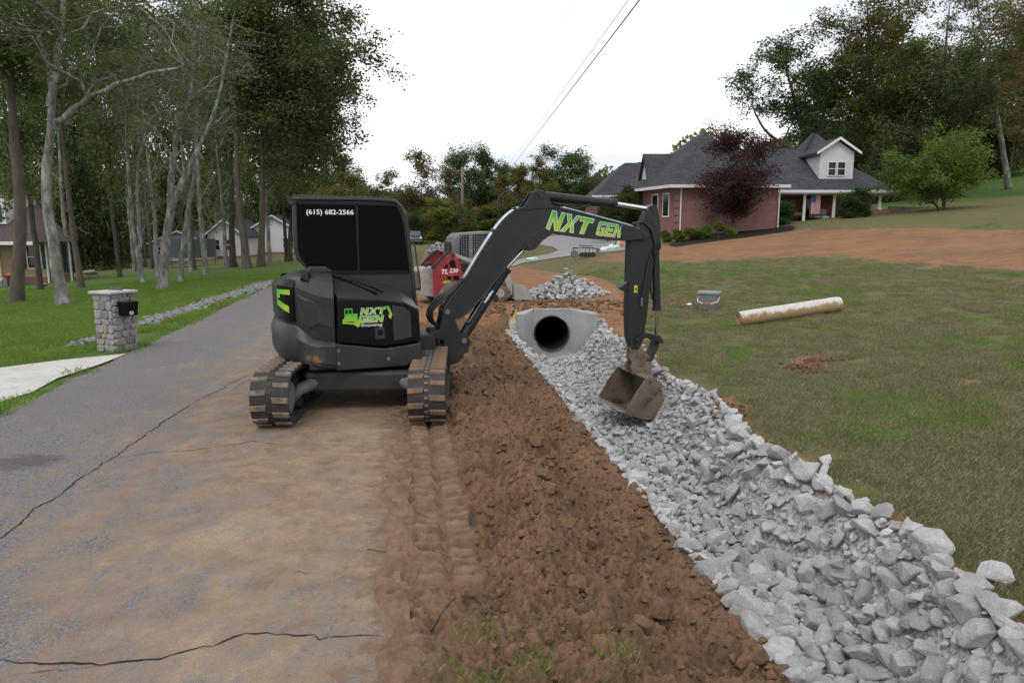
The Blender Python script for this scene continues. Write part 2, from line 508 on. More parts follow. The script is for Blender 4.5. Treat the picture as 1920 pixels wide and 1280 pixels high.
M_CRACK = mat('crack_dark', (.03, .026, .024), rough=1.0, spec=.05)
def crack(pts, w0, seed):
    r = random.Random(seed); P = []
    for (a, b) in zip(pts[:-1], pts[1:]):
        A, B = gp(*a), gp(*b); L = (B - A).length; k = max(2, int(L / .045))
        for i in range(k):
            q = A.lerp(B, i / k); d = Vector((-(B - A).y, (B - A).x, 0)).normalized()
            P.append(q + d * (r.gauss(0, .007) + .05 * float(pnoise(i * .11 + seed * 7, .3 + len(P) * .013))))
    vs, fs = [], []
    for i, q in enumerate(P):
        d = (P[min(i + 1, len(P) - 1)] - P[max(i - 1, 0)]); d = Vector((-d.y, d.x, 0)).normalized()
        w = w0 * r.uniform(.25, 1.2) * (min(i, len(P) - 1 - i, 6) / 6 * .9 + .1)
        zz = .0075 + 0.012 * float(fbm(q.x * .5, q.y * .5, 2))
        vs += [(q.x - d.x * w, q.y - d.y * w, zz), (q.x + d.x * w, q.y + d.y * w, zz)]
        if i: fs.append((2 * i - 2, 2 * i - 1, 2 * i + 1, 2 * i))
    mk('crack', vs, fs, M_CRACK, road)
crack([(-60, 1052), (0, 1008), (90, 945), (200, 868), (300, 797), (362, 757)], .008, 1)
crack([(362, 757), (420, 727), (470, 700)], .005, 2)
crack([(-40, 1232), (60, 1248), (190, 1250), (300, 1235), (400, 1210), (460, 1196), (520, 1190), (600, 1200), (738, 1206)], .0062, 3)
crack([(205, 860), (285, 850), (380, 843), (470, 830), (560, 838)], .005, 4)
crack([(540, 1080), (560, 1074), (610, 1080)], .006, 5)
crack([(430, 735), (455, 718), (500, 700)], .004, 6)
crack([(10, 1270), (120, 1262), (220, 1254)], .004, 8)
# sheets cut to an outline and laid over the ground
from mathutils.geometry import delaunay_2d_cdt
def sheet(name, pts, m, lift, spacing, zfn=None, parent=None):
    n = len(pts); bd = []
    for i in range(n):
        a, b = Vector(pts[i]), Vector(pts[(i + 1) % n]); k = max(1, int((b - a).length / spacing))
        bd += [a.lerp(b, j / k) for j in range(k)]
    nb = len(bd)
    xs = [p.x for p in bd]; ys = [p.y for p in bd]
    gx_, gy_ = np.meshgrid(np.arange(min(xs), max(xs), spacing), np.arange(min(ys), max(ys), spacing))
    sdv = sd_poly(gx_, gy_, [tuple(p) for p in pts])
    ip = [Vector((a, b)) for a, b, s_ in zip(gx_.ravel(), gy_.ravel(), sdv.ravel()) if s_ > spacing * .4]
    r = delaunay_2d_cdt(bd + ip, [(i, (i + 1) % nb) for i in range(nb)], [], 1, 1e-5)
    zf = zfn or (lambda x, y: g1(x, y))
    return mk(name, [(p.x, p.y, zf(p.x, p.y) + lift) for p in r[0]], [tuple(q) for q in r[2]], m, parent, smooth=True)
M_CONC = mat('pale_concrete', (.52, .50, .46), (.43, .41, .375), rough=.85, scale=1.6, bump=.15, bscale=60, c3=(.36, .34, .31), s3=9)
ap = [gp(-260, 745), gp(0, 700), gp(120, 680), gp(238, 665), gp(190, 684), gp(108, 712), gp(60, 738), gp(0, 756), gp(-260, 815)]
tag(sheet('concrete_apron', [tuple(p[:2]) for p in ap], M_CONC, .016, .3, lambda x, y: max(g1(x, y), .002)), kind='structure')
M_DRIVE = mat('driveway_asphalt', (.20, .195, .20), (.26, .25, .255), rough=.9, scale=2.0, bump=.1, bscale=80)
dp = [(880, 512), (925, 508), (985, 493), (1070, 481), (1165, 471), (1205, 461), (1240, 452), (1150, 443), (1060, 441), (985, 447), (955, 455), (1000, 458), (1035, 463), (1047, 470), (1030, 477), (985, 484), (920, 498)]
tag(sheet('driveway', [tuple(gp(*p)[:2]) for p in dp], M_DRIVE, .035, .5), kind='structure')

# ------------------------------------------------------------------ loose dirt bank with track prints
t = NT('dug_soil')
a_ = t.mix(t.rng(t.noise(3.0), .35, .65), (.125, .076, .048), (.19, .118, .072))
a_ = t.mix(t.rng(t.noise(.9, 4), .5, .66), a_, (.21, .128, .075))
a_ = t.mix(t.rng(t.noise(30, 5), .45, .72), a_, (.085, .05, .03))
a_ = t.mix(t.rng(t.attr('pack'), .1, .9), a_, t.mix(t.rng(t.noise(6, 7, .7), .38, .62), (.225, .15, .10), (.14, .09, .06)))
a_ = t.mix(t.rng(t.noise(70, 3), .62, .75, 0, .5), a_, (.34, .25, .17))
M_DIRT = t.done(a_, .97, t.noise(20, 6, .62), .025, .7, .12)
def bank_edge(y):
    y = np.asarray(y, float)
    return road_right(y) - .07 - np.abs(.26 * fbm(y * .9, .5 + 0 * y, 5, .5))
def bank_z(x, y):
    """loose soil: packed track print along the asphalt, lumpy heaps falling to the rocks"""
    a, b = bank_edge(y), rock_left(y) + .10
    s = np.clip((x - a) / (b - a), 0, 1)
    base = .034 * (1 - sstep(0, .16, s)) - 0.006 - 0.03 * s - 0.20 * sstep(.55, 1.0, s) + .10 * np.exp(-((s - .52) / .2) ** 2)
    c1 = .04 - .155 * y + .19; c2 = .80 - .147 * y
    def prt(c, half, y0, y1):
        e = np.abs(x - c)
        m = (1 - sstep(half - .015, half + .03, e)) * sstep(y0, y0 + .25, y) * (1 - sstep(y1 - .5, y1, y))
        off = np.where(x > c, .07, 0.0)
        ph = ((y + off + .02 * pnoise(x * 9, y * 3)) / .14) % 1.0
        rid = sstep(.0, .09, ph) * (1 - sstep(.56, .66, ph)) * np.clip(1.15 + .9 * fbm(x * 2.3, y * 2.3, 2), .55, 1.05)
        gap = 1 - .8 * np.exp(-((x - c) / .028) ** 2)
        return m, rid * gap
    m1, r1 = prt(c1, .190, 3.75, 8.2)
    m2, r2 = prt(c2, .19, 5.9, 14.0)
    m2 = m2 * (.45 + .35 * sstep(8, 10, y)) * np.clip(.7 + 1.2 * fbm(x * 1.1, y * .8, 2), 0, 1)
    lum = fbm(x * 3.2, y * 3.2, 5, .58); ridg = np.abs(fbm(x * 7 + 3, y * 7, 3, .55))
    rough = .11 * lum + .092 * ridg + .038 * np.abs(fbm(x * 15, y * 15, 2)) - .03
    z = base + rough * np.clip(1 - .93 * m1 - .8 * m2, 0, 1) * sstep(0, .10, s) * (1 + .5 * sstep(.2, .5, s))
    z = z + m1 * (.066 * r1 - .044 + .012 * lum + .012 * ridg) + m2 * (.05 * r2 - .025)
    wj = sstep(.70, .96, s)
    z = z * (1 - wj) + (ground(x, y) + .012 + .6 * rough) * wj
    base = ground(x, y) + .03
    sag = sstep(0, .012, s) * (1 - sstep(.94, 1, s))
    return np.where(s >= .999, base - .09, np.where(s < .012, .001 + (z - .001) * sag, z)) , np.clip(m1 + .7 * m2, 0, 1)
by = [2.2]
while by[-1] < 15.7: by.append(by[-1] + max(.011, .0026 * by[-1] ** 1.15))
v, f = grid_mesh(lambda y: (float(bank_edge(y)), float(rock_left(y)) + .16), 170, by, lambda x, y: bank_z(x, y)[0])
dirt = mk('dirt_bank', v, f, M_DIRT, smooth=True); tag(dirt, kind='structure')
pk = bank_z(v[:, 0], v[:, 1])[1]
v_s = (v[:, 0] - road_right(v[:, 1]))
pk = np.maximum(pk, .75 * (1 - sstep(.05, .45, v_s + .25 * fbm(v[:, 0] * 2, v[:, 1] * 2, 3))))
add_attr(dirt, 'pack', pk)
def surf(x, y):
    if 1.8 < y < 15.4 and float(road_right(y)) - .02 < x < float(rock_left(y)) + .1: return float(bank_z(np.array([x]), np.array([y]))[0][0])
    return g1(x, y)

# ------------------------------------------------------------------ stones
def rock_mesh(name, seed, n=20, flat=(1, .8, .62), bev=.10, sub=False):
    r = random.Random(seed); bm = bmesh.new()
    for _ in range(n):
        d = Vector((r.gauss(0, 1), r.gauss(0, 1), r.gauss(0, 1))).normalized()
        k = r.uniform(.86, 1.06)
        bm.verts.new((d.x * flat[0] * k, d.y * flat[1] * k, d.z * flat[2] * k))
    bmesh.ops.convex_hull(bm, input=bm.verts)
    for vtx in [q for q in bm.verts if not q.link_faces]: bm.verts.remove(vtx)
    bmesh.ops.dissolve_limit(bm, angle_limit=R(17), verts=bm.verts, edges=bm.edges)
    if bev > 0:
        bmesh.ops.bevel(bm, geom=list(bm.edges), offset=bev, segments=1, affect='EDGES', profile=.5, clamp_overlap=True)
    if sub:
        bmesh.ops.triangulate(bm, faces=bm.faces)
        bmesh.ops.subdivide_edges(bm, edges=bm.edges, cuts=1, use_grid_fill=True)
        for q in bm.verts:
            q.co += q.co.normalized() * .04 * (float(pnoise(q.co.x * 2.3 + seed, q.co.y * 2.3 + q.co.z * 1.9)))
    me = bpy.data.meshes.new(name); bm.to_mesh(me); bm.free()
    return me
t = NT('limestone')
oi = t.n.new('ShaderNodeObjectInfo')
rv = t.math('ADD', t.math('MULTIPLY', t.math('SUBTRACT', oi.outputs['Random'], .5), .40), t.attr('tone'))
c_ = t.mix(t.rng(t.noise(2.2, 5), .35, .65), (.42, .417, .418), (.33, .327, .332))
c_ = t.mix(t.rng(t.noise(7, 6), .5, .72), c_, (.51, .505, .50))
c_ = t.mix(t.rng(t.noise(1.2, 4), .56, .72, 0, .55), c_, (.42, .36, .30))
c_ = t.mix(t.rng(t.noise(3.5, 8, .7), .60, .70, 0, .6), c_, (.30, .29, .285))
hs = t.n.new('ShaderNodeHueSaturation'); t.l.new(c_, hs.inputs['Color']); t.l.new(t.math('ADD', rv, 1.0), hs.inputs['Value'])
M_ROCK = t.done(hs.outputs[0], .85, t.noise(9, 7, .65), .05, .55, .2)
ROCKS = [rock_mesh('stone', 100 + i, 13 + i % 5 * 2, (1, rnd.uniform(.66, .92), rnd.uniform(.5, .8)), rnd.uniform(.04, .08), True) for i in range(12)]
ROCKS_LO = [rock_mesh('stone_small', 300 + i, 13, (1, rnd.uniform(.6, .9), rnd.uniform(.45, .78)), .05) for i in range(8)]
for me in ROCKS + ROCKS_LO: me.materials.append(M_ROCK)
def np_mesh(me):
    vs = np.empty(len(me.vertices) * 3, np.float32); me.vertices.foreach_get('co', vs)
    return vs.reshape(-1, 3).astype(float), [tuple(p.vertices) for p in me.polygons]
LO_NP = [np_mesh(m_) for m_ in ROCKS_LO]
def rot_rand(r):
    return Matrix.Rotation(r.uniform(0, 6.28), 3, 'Z') @ Matrix.Rotation(r.gauss(0, .5), 3, 'X') @ Matrix.Rotation(r.gauss(0, .5), 3, 'Y')
def heap(name, items, m, label=None, cat=None, seed=1, kind='stuff', src=None):
    """many small stones joined into one object; items = (x, y, z, radius)"""
    r = random.Random(seed); V, Fc, T = [], [], []
    off = 0; src = src or LO_NP
    for x, y, z, rad in items:
        bv, bf = src[r.randrange(len(src))]
        Mx = np.array(rot_rand(r)) * rad
        V.append(bv @ Mx.T + np.array([x, y, z])); Fc += [tuple(i + off for i in q) for q in bf]
        T += [r.uniform(-.16, .12)] * len(bv); off += len(bv)
    o_ = mk(name, np.concatenate(V), Fc, m); add_attr(o_, 'tone', np.array(T))
    return tag(o_, label, cat, kind=kind)
# riprap lining the ditch
cand, placed = [], []
cell = {}
def free(x, y, r, k):
    cx, cy = int(x / .3), int(y / .3)
    for i in range(cx - 2, cx + 3):
        for j in range(cy - 2, cy + 3):
            for (a, b, q) in cell.get((i, j), ()):
                if (a - x) ** 2 + (b - y) ** 2 < (k * (q + r)) ** 2: return False
    return True
rr = random.Random(21)
def clear_of_bucket(x, y, r):
    dx, dy = x + 1.83, y - 8.75; a = dx * math.cos(R(17)) + dy * math.sin(R(17)); q = -dx * math.sin(R(17)) + dy * math.cos(R(17))
    return not (3.2 - r < a < 4.0 + r and -.62 - r < q < .42 + r and g1(x, y) + r * .85 > -.52)

for phase, (ra, rb, tries, k) in enumerate(((.085, .135, 6000, .52), (.058, .085, 22000, .49), (.036, .058, 56000, .48), (.022, .036, 44000, .50))):
    for _ in range(tries):
        y = 2.5 + 13.0 * rr.random() ** (1.6 if phase < 2 else 1.25); xl, xr = float(rock_left(y)), float(rock_right(y))
        s = rr.random(); x = xl + (xr - xl) * s
        r = rr.uniform(ra, rb)
        if phase == 0 and ((s < .40 and y > 4.2) or (y > 5.6 and s < .75) or y > 8) and rr.random() < .95: continue
        if phase == 1 and ((.10 < s < .55 and y > 5.0) or y > 8.5) and rr.random() < .8: continue
        if y > 15.1 and not (1.55 < x < 2.3): continue
        if free(x, y, r, k) and clear_of_bucket(x, y, r):
            cell.setdefault((int(x / .3), int(y / .3)), []).append((x, y, r)); placed.append((x, y, g1(x, y) + r * .28 + rr.uniform(0, .03) , r))
# a few stones riding on top of the layer
for _ in range(600):
    x, y, z, r = placed[rr.randrange(len(placed))]
    if not clear_of_bucket(x, y, .2) or y > 14.5: continue
    r2 = rr.uniform(.035, .08) * (1 if y < 10 else .8); placed.append((x + rr.uniform(-.08, .08), y + rr.uniform(-.08, .08), z + r * .55 + r2 * .45, r2))
placed.sort(key=lambda q: -q[3] / math.hypot(q[0], q[1], 2.3))
GROUP_R = 'limestone riprap stones lining the ditch'
near_n = 290
for x, y, z, r in placed[:near_n]:
    o = bpy.data.objects.new('limestone_rock', ROCKS[rr.randrange(len(ROCKS))]); COL.objects.link(o)
    o.matrix_world = Matrix.Translation((x, y, z)) @ rot_rand(rr).to_4x4() @ Matrix.Diagonal((r * 1.16, r * 1.16, r * 1.12, 1))
    tag(o, 'angular grey limestone rock among the riprap lining the ditch', 'rock', GROUP_R)
heap('ditch_gravel', placed[near_n:], M_ROCK, 'smaller broken grey limestone filling the ditch between the big rocks', 'gravel', 5)
for (px, py, r, lab) in ((1748, 1040, .17, 'big pale rock lying alone on the grass beside the riprap'), (1868, 1092, .115, 'grey rock on the lawn edge at the far right, apart from the ditch'), (1608, 905, .02, 'tiny white stone chip on the grass')):
    p = gp(px, py); o = bpy.data.objects.new('limestone_rock', ROCKS[rr.randrange(len(ROCKS))]); COL.objects.link(o)
    o.matrix_world = Matrix.Translation(p + Vector((0, 0, r * .4))) @ Matrix.Rotation(rr.uniform(0, 6), 4, 'Z') @ Matrix.Diagonal((r * 1.15, r * 1.1, r, 1)); tag(o, lab, 'rock', 'loose rocks on the lawn')
# heap of limestone beyond the culvert
def pile(px, py, Rw, h, n, seed, rmin, rmax, name, label, stretch=1.0):
    r = random.Random(seed); c = gp(px, py); it = []
    for _ in range(n):
        a = r.uniform(0, 6.28); q = math.sqrt(r.random())
        x = c.x + math.cos(a) * q * Rw * stretch; y = c.y + math.sin(a) * q * Rw * .8
        prof = (1 - q ** 1.35) * h * (1 + .22 * math.sin(a * 2 + seed) + .12 * math.sin(a * 5))
        it.append((x, y, g1(x, y) + prof * r.uniform(.85, 1.05) + .02, r.uniform(rmin, rmax)))
    for _ in range(n // 3):
        a = r.uniform(0, 6.28); q = math.sqrt(r.random()) * .8
        x = c.x + math.cos(a) * q * Rw * stretch; y = c.y + math.sin(a) * q * Rw * .8
        it.append((x, y, g1(x, y) + (1 - q) * h * .5, rmax * 1.3))
    heap(name, it, M_ROCK, label, 'rock pile', seed)
pile(1060, 556, 1.32, .66, 440, 31, .07, .13, 'rock_pile', 'heap of broken grey limestone on bare soil behind the culvert', 1.0)
pile(822, 474, 1.1, .8, 110, 32, .12, .25, 'rock_pile', 'small distant heap of pale rock left of the loader cab')
# old stone-lined swale in the lawn on the left
it = []
r = random.Random(41)
for (a, b, w, n) in (((268, 610), (515, 528), .42, 1000), ((122, 652), (192, 636), .16, 40)):
    A, B = gp(*a), gp(*b)
    for _ in range(n):
        q = A.lerp(B, r.random()); d = Vector((-(B - A).y, (B - A).x, 0)).normalized(); q = q + d * r.gauss(0, w * .5)
        rad = r.uniform(.04, .11); it.append((q.x, q.y, g1(q.x, q.y) + rad * .22, rad))
heap('stone_swale', it, mat('weathered_stone', (.15, .15, .155), (.24, .235, .235), rough=.9, scale=3, bump=.4, bscale=12), 'narrow strip of weathered grey stones along the green lawn', 'stones', 9)
# clods on the bank
it = []
r = random.Random(51)
for _ in range(3600):
    y = 2.3 + 13 * r.random() ** 1.3; a, b = float(road_right(y)), float(rock_left(y))
    s = .22 + .8 * r.random() ** .8
    x = a + (b - a) * s; rad = abs(r.gauss(0, .016)) + .005
    if r.random() < .05: rad *= r.uniform(1.6, 3.0)
    it.append((x, y, surf(x, y) + rad * .3, rad))
for _ in range(700):
    x = r.gauss(1.0, 1.5); y = r.uniform(15.7, 20); rad = abs(r.gauss(0, .04)) + .012
    it.append((x, y, g1(x, y) + rad * .2, rad))
for (px, py, n_, sx_, sy_) in ((1500, 690, 110, .22, .12), (1545, 676, 90, .20, .10), (1372, 765, 60, .14, .14), (1530, 700, 60, .2, .1)):
    c = gp(px, py)
    for _ in range(n_):
        x, y = r.gauss(c.x, sx_), r.gauss(c.y, sy_); rad = abs(r.gauss(0, .022)) + .008
        it.append((x, y, g1(x, y) + rad * .3 + .02 * math.exp(-((x - c.x) / sx_) ** 2), rad))
M_CLOD = mat('soil_clod', (.16, .085, .046), (.22, .12, .062), rough=1, scale=5, bump=.8, bscale=25, spec=.1)
CL = [np_mesh(rock_mesh('clod', 700 + i, 18, (1, .9, .75), .16)) for i in range(5)]
heap('dirt_clods', it, M_DIRT, 'brown soil clods scattered over the dug bank', 'soil', 6, src=CL)

# ------------------------------------------------------------------ culvert headwall and pipe
M_CAST = mat('cast_concrete', (.34, .335, .32), (.275, .27, .26), rough=.8, scale=2.2, bump=.12, bscale=40, c3=(.30, .27, .23), s3=3.0, lo3=.58, hi3=.75)
hwp = Vector((0.88, 15.25, -0.62))
hw = thing('culvert_headwall', 'pale grey concrete culvert headwall with angled wings around a round pipe opening', 'headwall', hwp, R(5))
b = MB(); Rr, zc_, N = .40, .44, 40
hwid, htop = .415, .98
circ = [(Rr * math.cos(2 * math.pi * k / N), zc_ + Rr * math.sin(2 * math.pi * k / N)) for k in range(N)]
def rim(k):
    a = 2 * math.pi * k / N; dx, dz = math.cos(a), math.sin(a)
    t1 = hwid / abs(dx) if abs(dx) > 1e-6 else 9; t2 = ((htop - zc_) / dz if dz > 1e-6 else (zc_ + .2) / -dz if dz < -1e-6 else 9)
    q = min(t1, t2); return (q * dx, zc_ + q * dz)
vs = [(x, 0, z) for x, z in circ] + [(rim(k)[0], 0, rim(k)[1]) for k in range(N)] + [(x, .16, z) for x, z in circ] + [(rim(k)[0], .16, rim(k)[1]) for k in range(N)]
fs = []
for k in range(N):
    j = (k + 1) % N
    fs += [(k, j, N + j, N + k), (2 * N + k, 3 * N + k, 3 * N + j, 2 * N + j), (k, 2 * N + k, 2 * N + j, j), (N + k, N + j, 3 * N + j, 3 * N + k)]
b.add(vs, fs)
b.build('face_panel', M_CAST, hw)
for s_, wl_, d_ in ((-1, .22, .20), (1, .42, .22)):
    x0, x1 = s_ * (hwid - .004), s_ * (hwid + wl_)
    pl = [(x0, .0), (x1, -d_), (x1 + s_ * .15, -d_ - .005), (x1 + s_ * .15, .16), (x0, .16)]
    b = MB(); n = len(pl); zt = [htop, htop - .085, htop - .085, htop - .085, htop]
    b.add([(x, y, -.2) for x, y in pl] + [(x, y, z) for (x, y), z in zip(pl, zt)], [tuple(range(n)), tuple(range(2 * n - 1, n - 1, -1))] + [(i, i + n, (i + 1) % n + n, (i + 1) % n) for i in range(n)])
    o = b.build('wing_wall', M_CAST, hw, bevel=.012)
    bmx = bmesh.new(); bmx.from_mesh(o.data); bmesh.ops.recalc_face_normals(bmx, faces=bmx.faces); bmx.to_mesh(o.data); bmx.free()
M_PIPE = mat('black_pipe', (.012, .012, .013), (.03, .028, .026), rough=.45, scale=5)
prof = []
ringN = 36
vs, fs = [], []
ys_ = []
k = 0; yy = -.035
while yy < 3.2:
    ys_.append((yy, .392 - (.018 if k % 2 else 0) + (.0 if k else .006))); yy += .045; k += 1
for (yy, r_) in ys_:
    for q in range(ringN):
        a = 2 * math.pi * q / ringN; vs.append((r_ * math.cos(a), yy, r_ * math.sin(a)))
for i in range(len(ys_) - 1):
    for q in range(ringN):
        fs.append((i * ringN + q, (i + 1) * ringN + q, (i + 1) * ringN + (q + 1) % ringN, i * ringN + (q + 1) % ringN))
fs.append(tuple((len(ys_) - 1) * ringN + q for q in range(ringN)))  # unseen end disc, added to keep sky light out of the pipe
o = mk('drain_pipe', vs, fs, M_PIPE, smooth=True); o.location = hwp + Vector((0, 0, zc_)); o.rotation_euler = (0, 0, R(5))
sm = o.modifiers.new('wall', 'SOLIDIFY'); sm.thickness = .012
tag(o, 'black corrugated plastic drain pipe opening in the concrete headwall', 'pipe')
M_STAKE = mat('yellow_paint', (.62, .40, .06), (.5, .33, .08), rough=.6, scale=20)
s0, s1 = at(953, 632, 14.6), at(968, 581, 14.75)
o = MB().box(-.014, .014, -.008, .008, 0, (s1 - s0).length).build('marker_stake', M_STAKE, bevel=.003)
o.location = s0; o.rotation_euler = (s1 - s0).to_track_quat('Z', 'Y').to_euler()
tag(o, 'thin yellow wooden stake leaning at the left end of the headwall', 'stake')
# ------------------------------------------------------------------ excavator
EXC = Vector((-1.83, 8.75, 0.0)); TH = R(17)
exc = thing('excavator', 'charcoal black compact excavator with green lettering reaching its boom over the ditch', 'excavator', EXC)
U = Matrix.Rotation(TH, 4, 'Z')                       # upper structure
UT = Matrix.Translation((.02, -.36, 0)) @ Matrix.Rotation(R(94), 4, 'Z')                   # undercarriage, its x axis along the road
M_CHAR = mat('charcoal_paint', (.022, .0225, .025), (.029, .029, .031), rough=.40, scale=2.5, c3=(.07, .06, .05), s3=5, lo3=.60, hi3=.85, bump=.04, bscale=120, spec=.4)
M_BOOM = mat('boom_paint', (.014, .0145, .0165), (.019, .0195, .0215), rough=.42, scale=3, c3=(.055, .046, .038), s3=4, lo3=.60, hi3=.9, spec=.4)
M_BLACK = mat('gloss_black_panel', (.005, .005, .0055), rough=.25, spec=.22)
M_GLASSB = mat('tinted_glass', (.0015, .0015, .002), rough=.05, spec=.06)
M_DARK = mat('dark_steel', (.016, .016, .017), (.03, .027, .024), rough=.6, scale=8)
M_CHROME = mat('chrome_rod', (.75, .76, .78), rough=.12, metal=1.0)
M_STEELPIPE = mat('zinc_pipe', (.55, .60, .64), (.42, .46, .5), rough=.32, metal=.75, scale=4)
M_RUBBER = mat('track_rubber', (.018, .018, .019), (.045, .04, .036), rough=.8, scale=6, bump=.2)
M_LUGTAN = mat('dusty_rubber', (.20, .16, .12), (.12, .095, .072), rough=.95, scale=9, c3=(.05, .045, .042), s3=14, lo3=.56, hi3=.68)
M_LUGMUD = mat('muddy_rubber', (.20, .125, .078), (.14, .088, .056), rough=.95, scale=9, c3=(.10, .085, .075), s3=12, lo3=.56, hi3=.7, bump=.3)
M_GREY = mat('dusty_grey_steel', (.16, .155, .15), (.10, .095, .09), rough=.7, scale=6)
M_RUST = mat('rusty_bucket', (.115, .082, .056), (.185, .142, .105), rough=.65, scale=3.5, c3=(.045, .032, .024), s3=6, lo3=.5, hi3=.65, bump=.15, spec=.4)
M_WORN = mat('worn_steel_tip', (.36, .33, .30), (.22, .18, .15), rough=.4, metal=.5, scale=10)
M_WHITE = mat('white_decal', (.80, .80, .80), rough=.5)
M_HOSE = mat('black_hose', (.010, .010, .010), rough=.5)
M_YEL = mat('warning_yellow', (.65, .47, .03), rough=.5)
def green_decal(name, axis):
    t = NT(name)
    sx = t.n.new('ShaderNodeSeparateXYZ'); t.l.new(t.tc.outputs['Generated'], sx.inputs[0])
    nz = t.noise(2.2, 3)
    v_ = t.math('ADD', sx.outputs[axis], t.rng(nz, .3, .7, -.25, .25))
    return t.done(t.mix(t.rng(v_, .1, .9), (.34, .50, .03), (.05, .40, .045)), .4, spec=.4)
M_GREEN = green_decal('green_print', 1)

t = NT('scuffed_charcoal')
vm = t.n.new('ShaderNodeVectorMath'); vm.operation = 'DISTANCE'; t.l.new(t.tc.outputs['Object'], vm.inputs[0]); vm.inputs[1].default_value = tuple(U @ Vector((-.70, -.91, .63)))
dd = t.math('ADD', vm.outputs['Value'], t.rng(t.noise(9, 6, .7), .3, .7, -.05, .05))
cc = t.mix(t.rng(t.noise(2.5), .35, .65), (.022, .0225, .025), (.030, .030, .032))
cc = t.mix(t.rng(t.noise(5, 5), .60, .85), cc, (.07, .06, .05))
cc = t.mix(t.rng(dd, .20, .04, 0, .55), cc, (.10, .105, .11))
rs = t.math('ADD', t.rng(dd, .12, .02), t.rng(t.noise(26, 5, .7), .35, .65, -.6, .6))
cc = t.mix(t.rng(rs, .62, .75), cc, (.26, .11, .04))
M_CW = t.done(cc, .42, spec=.4)
# --- undercarriage
TL, TRr, TW, GA = 2.08, .285, .40, .815          # belt straight length, end radius, belt width, centre offset of each track
def belt_pt(s):
    """point and angle along the belt path (x, z, tangent angle); s in metres"""
    L1, L2 = TL, math.pi * TRr
    P = 2 * L1 + 2 * L2; s = s % P
    if s < L1: return (-TL / 2 + s, 0.0, 0.0)
    s -= L1
    if s < L2: a = s / TRr; return (TL / 2 + TRr * math.sin(a), TRr - TRr * math.cos(a), a)
    s -= L2
    if s < L1: return (TL / 2 - s, 2 * TRr, math.pi)
    s -= L1; a = s / TRr
    return (-TL / 2 - TRr * math.sin(a), TRr + TRr * math.cos(a), math.pi + a)
PER = 2 * TL + 2 * math.pi * TRr
def lug_mesh(m):
    b = MB(); h_ = .021
    bot = [(-.032, -.086), (.034, -.078), (.042, .088), (-.022, .088)]; top = [(-.024, -.080), (.026, -.070), (.032, .078), (-.016, .082)]
    b.add([(x, y, 0) for x, y in bot] + [(x, y, -h_) for x, y in top], [(0, 1, 2, 3), (7, 6, 5, 4), (0, 4, 5, 1), (1, 5, 6, 2), (2, 6, 7, 3), (3, 7, 4, 0)])
    me = bpy.data.meshes.new('tread_lug'); me.from_pydata(b.v, [], b.f); me.materials.append(m); return me
NL = 37
for side, ml, nm in ((1, M_LUGTAN, 'left'), (-1, M_LUGMUD, 'right')):
    # in the track frame x points along the road, y to the left as seen from the camera
    cy = side * GA
    vs, fs = [], []
    K = 120
    for k in range(K):
        x, z, a = belt_pt(PER * k / K); nx_, nz_ = math.sin(a), -math.cos(a)
        z0 = .026
        for (yy, off) in ((-TW / 2, 0), (TW / 2, 0), (TW / 2, -.035), (-TW / 2, -.035)):
            vs.append((x + nx_ * off, cy + yy, z0 + z + nz_ * off))
    for k in range(K):
        j = (k + 1) % K
        for q in range(4): fs.append((k * 4 + q, k * 4 + (q + 1) % 4, j * 4 + (q + 1) % 4, j * 4 + q))
    b = MB(UT); b.add(vs, fs); trk = b.build('track', M_RUBBER, exc, bevel=.008)
    bmx = bmesh.new(); bmx.from_mesh(trk.data); bmesh.ops.recalc_face_normals(bmx, faces=bmx.faces); bmx.to_mesh(trk.data); bmx.free()
    if side == 1: trk['label'] = 'rubber track with dusty tan tread blocks'
    else: trk['label'] = 'rubber track caked in brown mud'
    me = lug_mesh(ml)
    for k in range(NL):
        for half in (-1, 1):
            x, z, a = belt_pt(PER * (k + (.5 if half > 0 else 0)) / NL)
            o = bpy.data.objects.new('tread_lug', me); COL.objects.link(o); o.parent = trk
            o.matrix_local = UT @ Matrix.Translation((x, cy + half * .112, z + .026)) @ Matrix.Rotation(-a, 4, 'Y') @ Matrix.Diagonal((1, half, 1, 1))
    bl = MB().box(-.014, .014, -.022, .022, -.008, 0); lme = bpy.data.meshes.new('belt_link'); lme.from_pydata(bl.v, [], bl.f); lme.materials.append(M_DARK if side == 1 else M_GREY)
    for k in range(74):                                    # steel cores showing down the middle of the belt
        x, z, a = belt_pt(PER * k / 74)
        o = bpy.data.objects.new('belt_link', lme); COL.objects.link(o); o.parent = trk
        o.matrix_local = UT @ Matrix.Translation((x, cy, z + .026)) @ Matrix.Rotation(-a, 4, 'Y')
    b = MB(UT); b.box(-.86, .86, cy - .13, cy + .13, .17, .44); b.build('track_frame', M_DARK, exc, bevel=.03)
    for ex, nmx in ((-TL / 2, 'idler_wheel'), (TL / 2, 'drive_sprocket')):
        b = MB(UT); b.cyl((ex, cy - .11, .31), (ex, cy + .11, .31), .235, 24); wh = b.build(nmx, M_DARK, exc)
        b = MB(UT)
        for s2 in (-1, 1):
            b.prism([(ex + .19 * math.cos(q * math.pi / 3 + .5), .31 + .19 * math.sin(q * math.pi / 3 + .5)) for q in range(6)], cy + s2 * .135, cy + s2 * .165)
        b.build('hub_plate', M_GREY, wh, bevel=.02)
    for rx in (-.55, -.18, .18, .55):
        b = MB(UT); b.cyl((rx, cy - .16, .13), (rx, cy + .16, .13), .075, 14); b.build('track_roller', M_DARK, exc)
b = MB(UT); b.box(-.55, .55, -.62, .62, .24, .48); b.build('carbody', M_DARK, exc, bevel=.04)
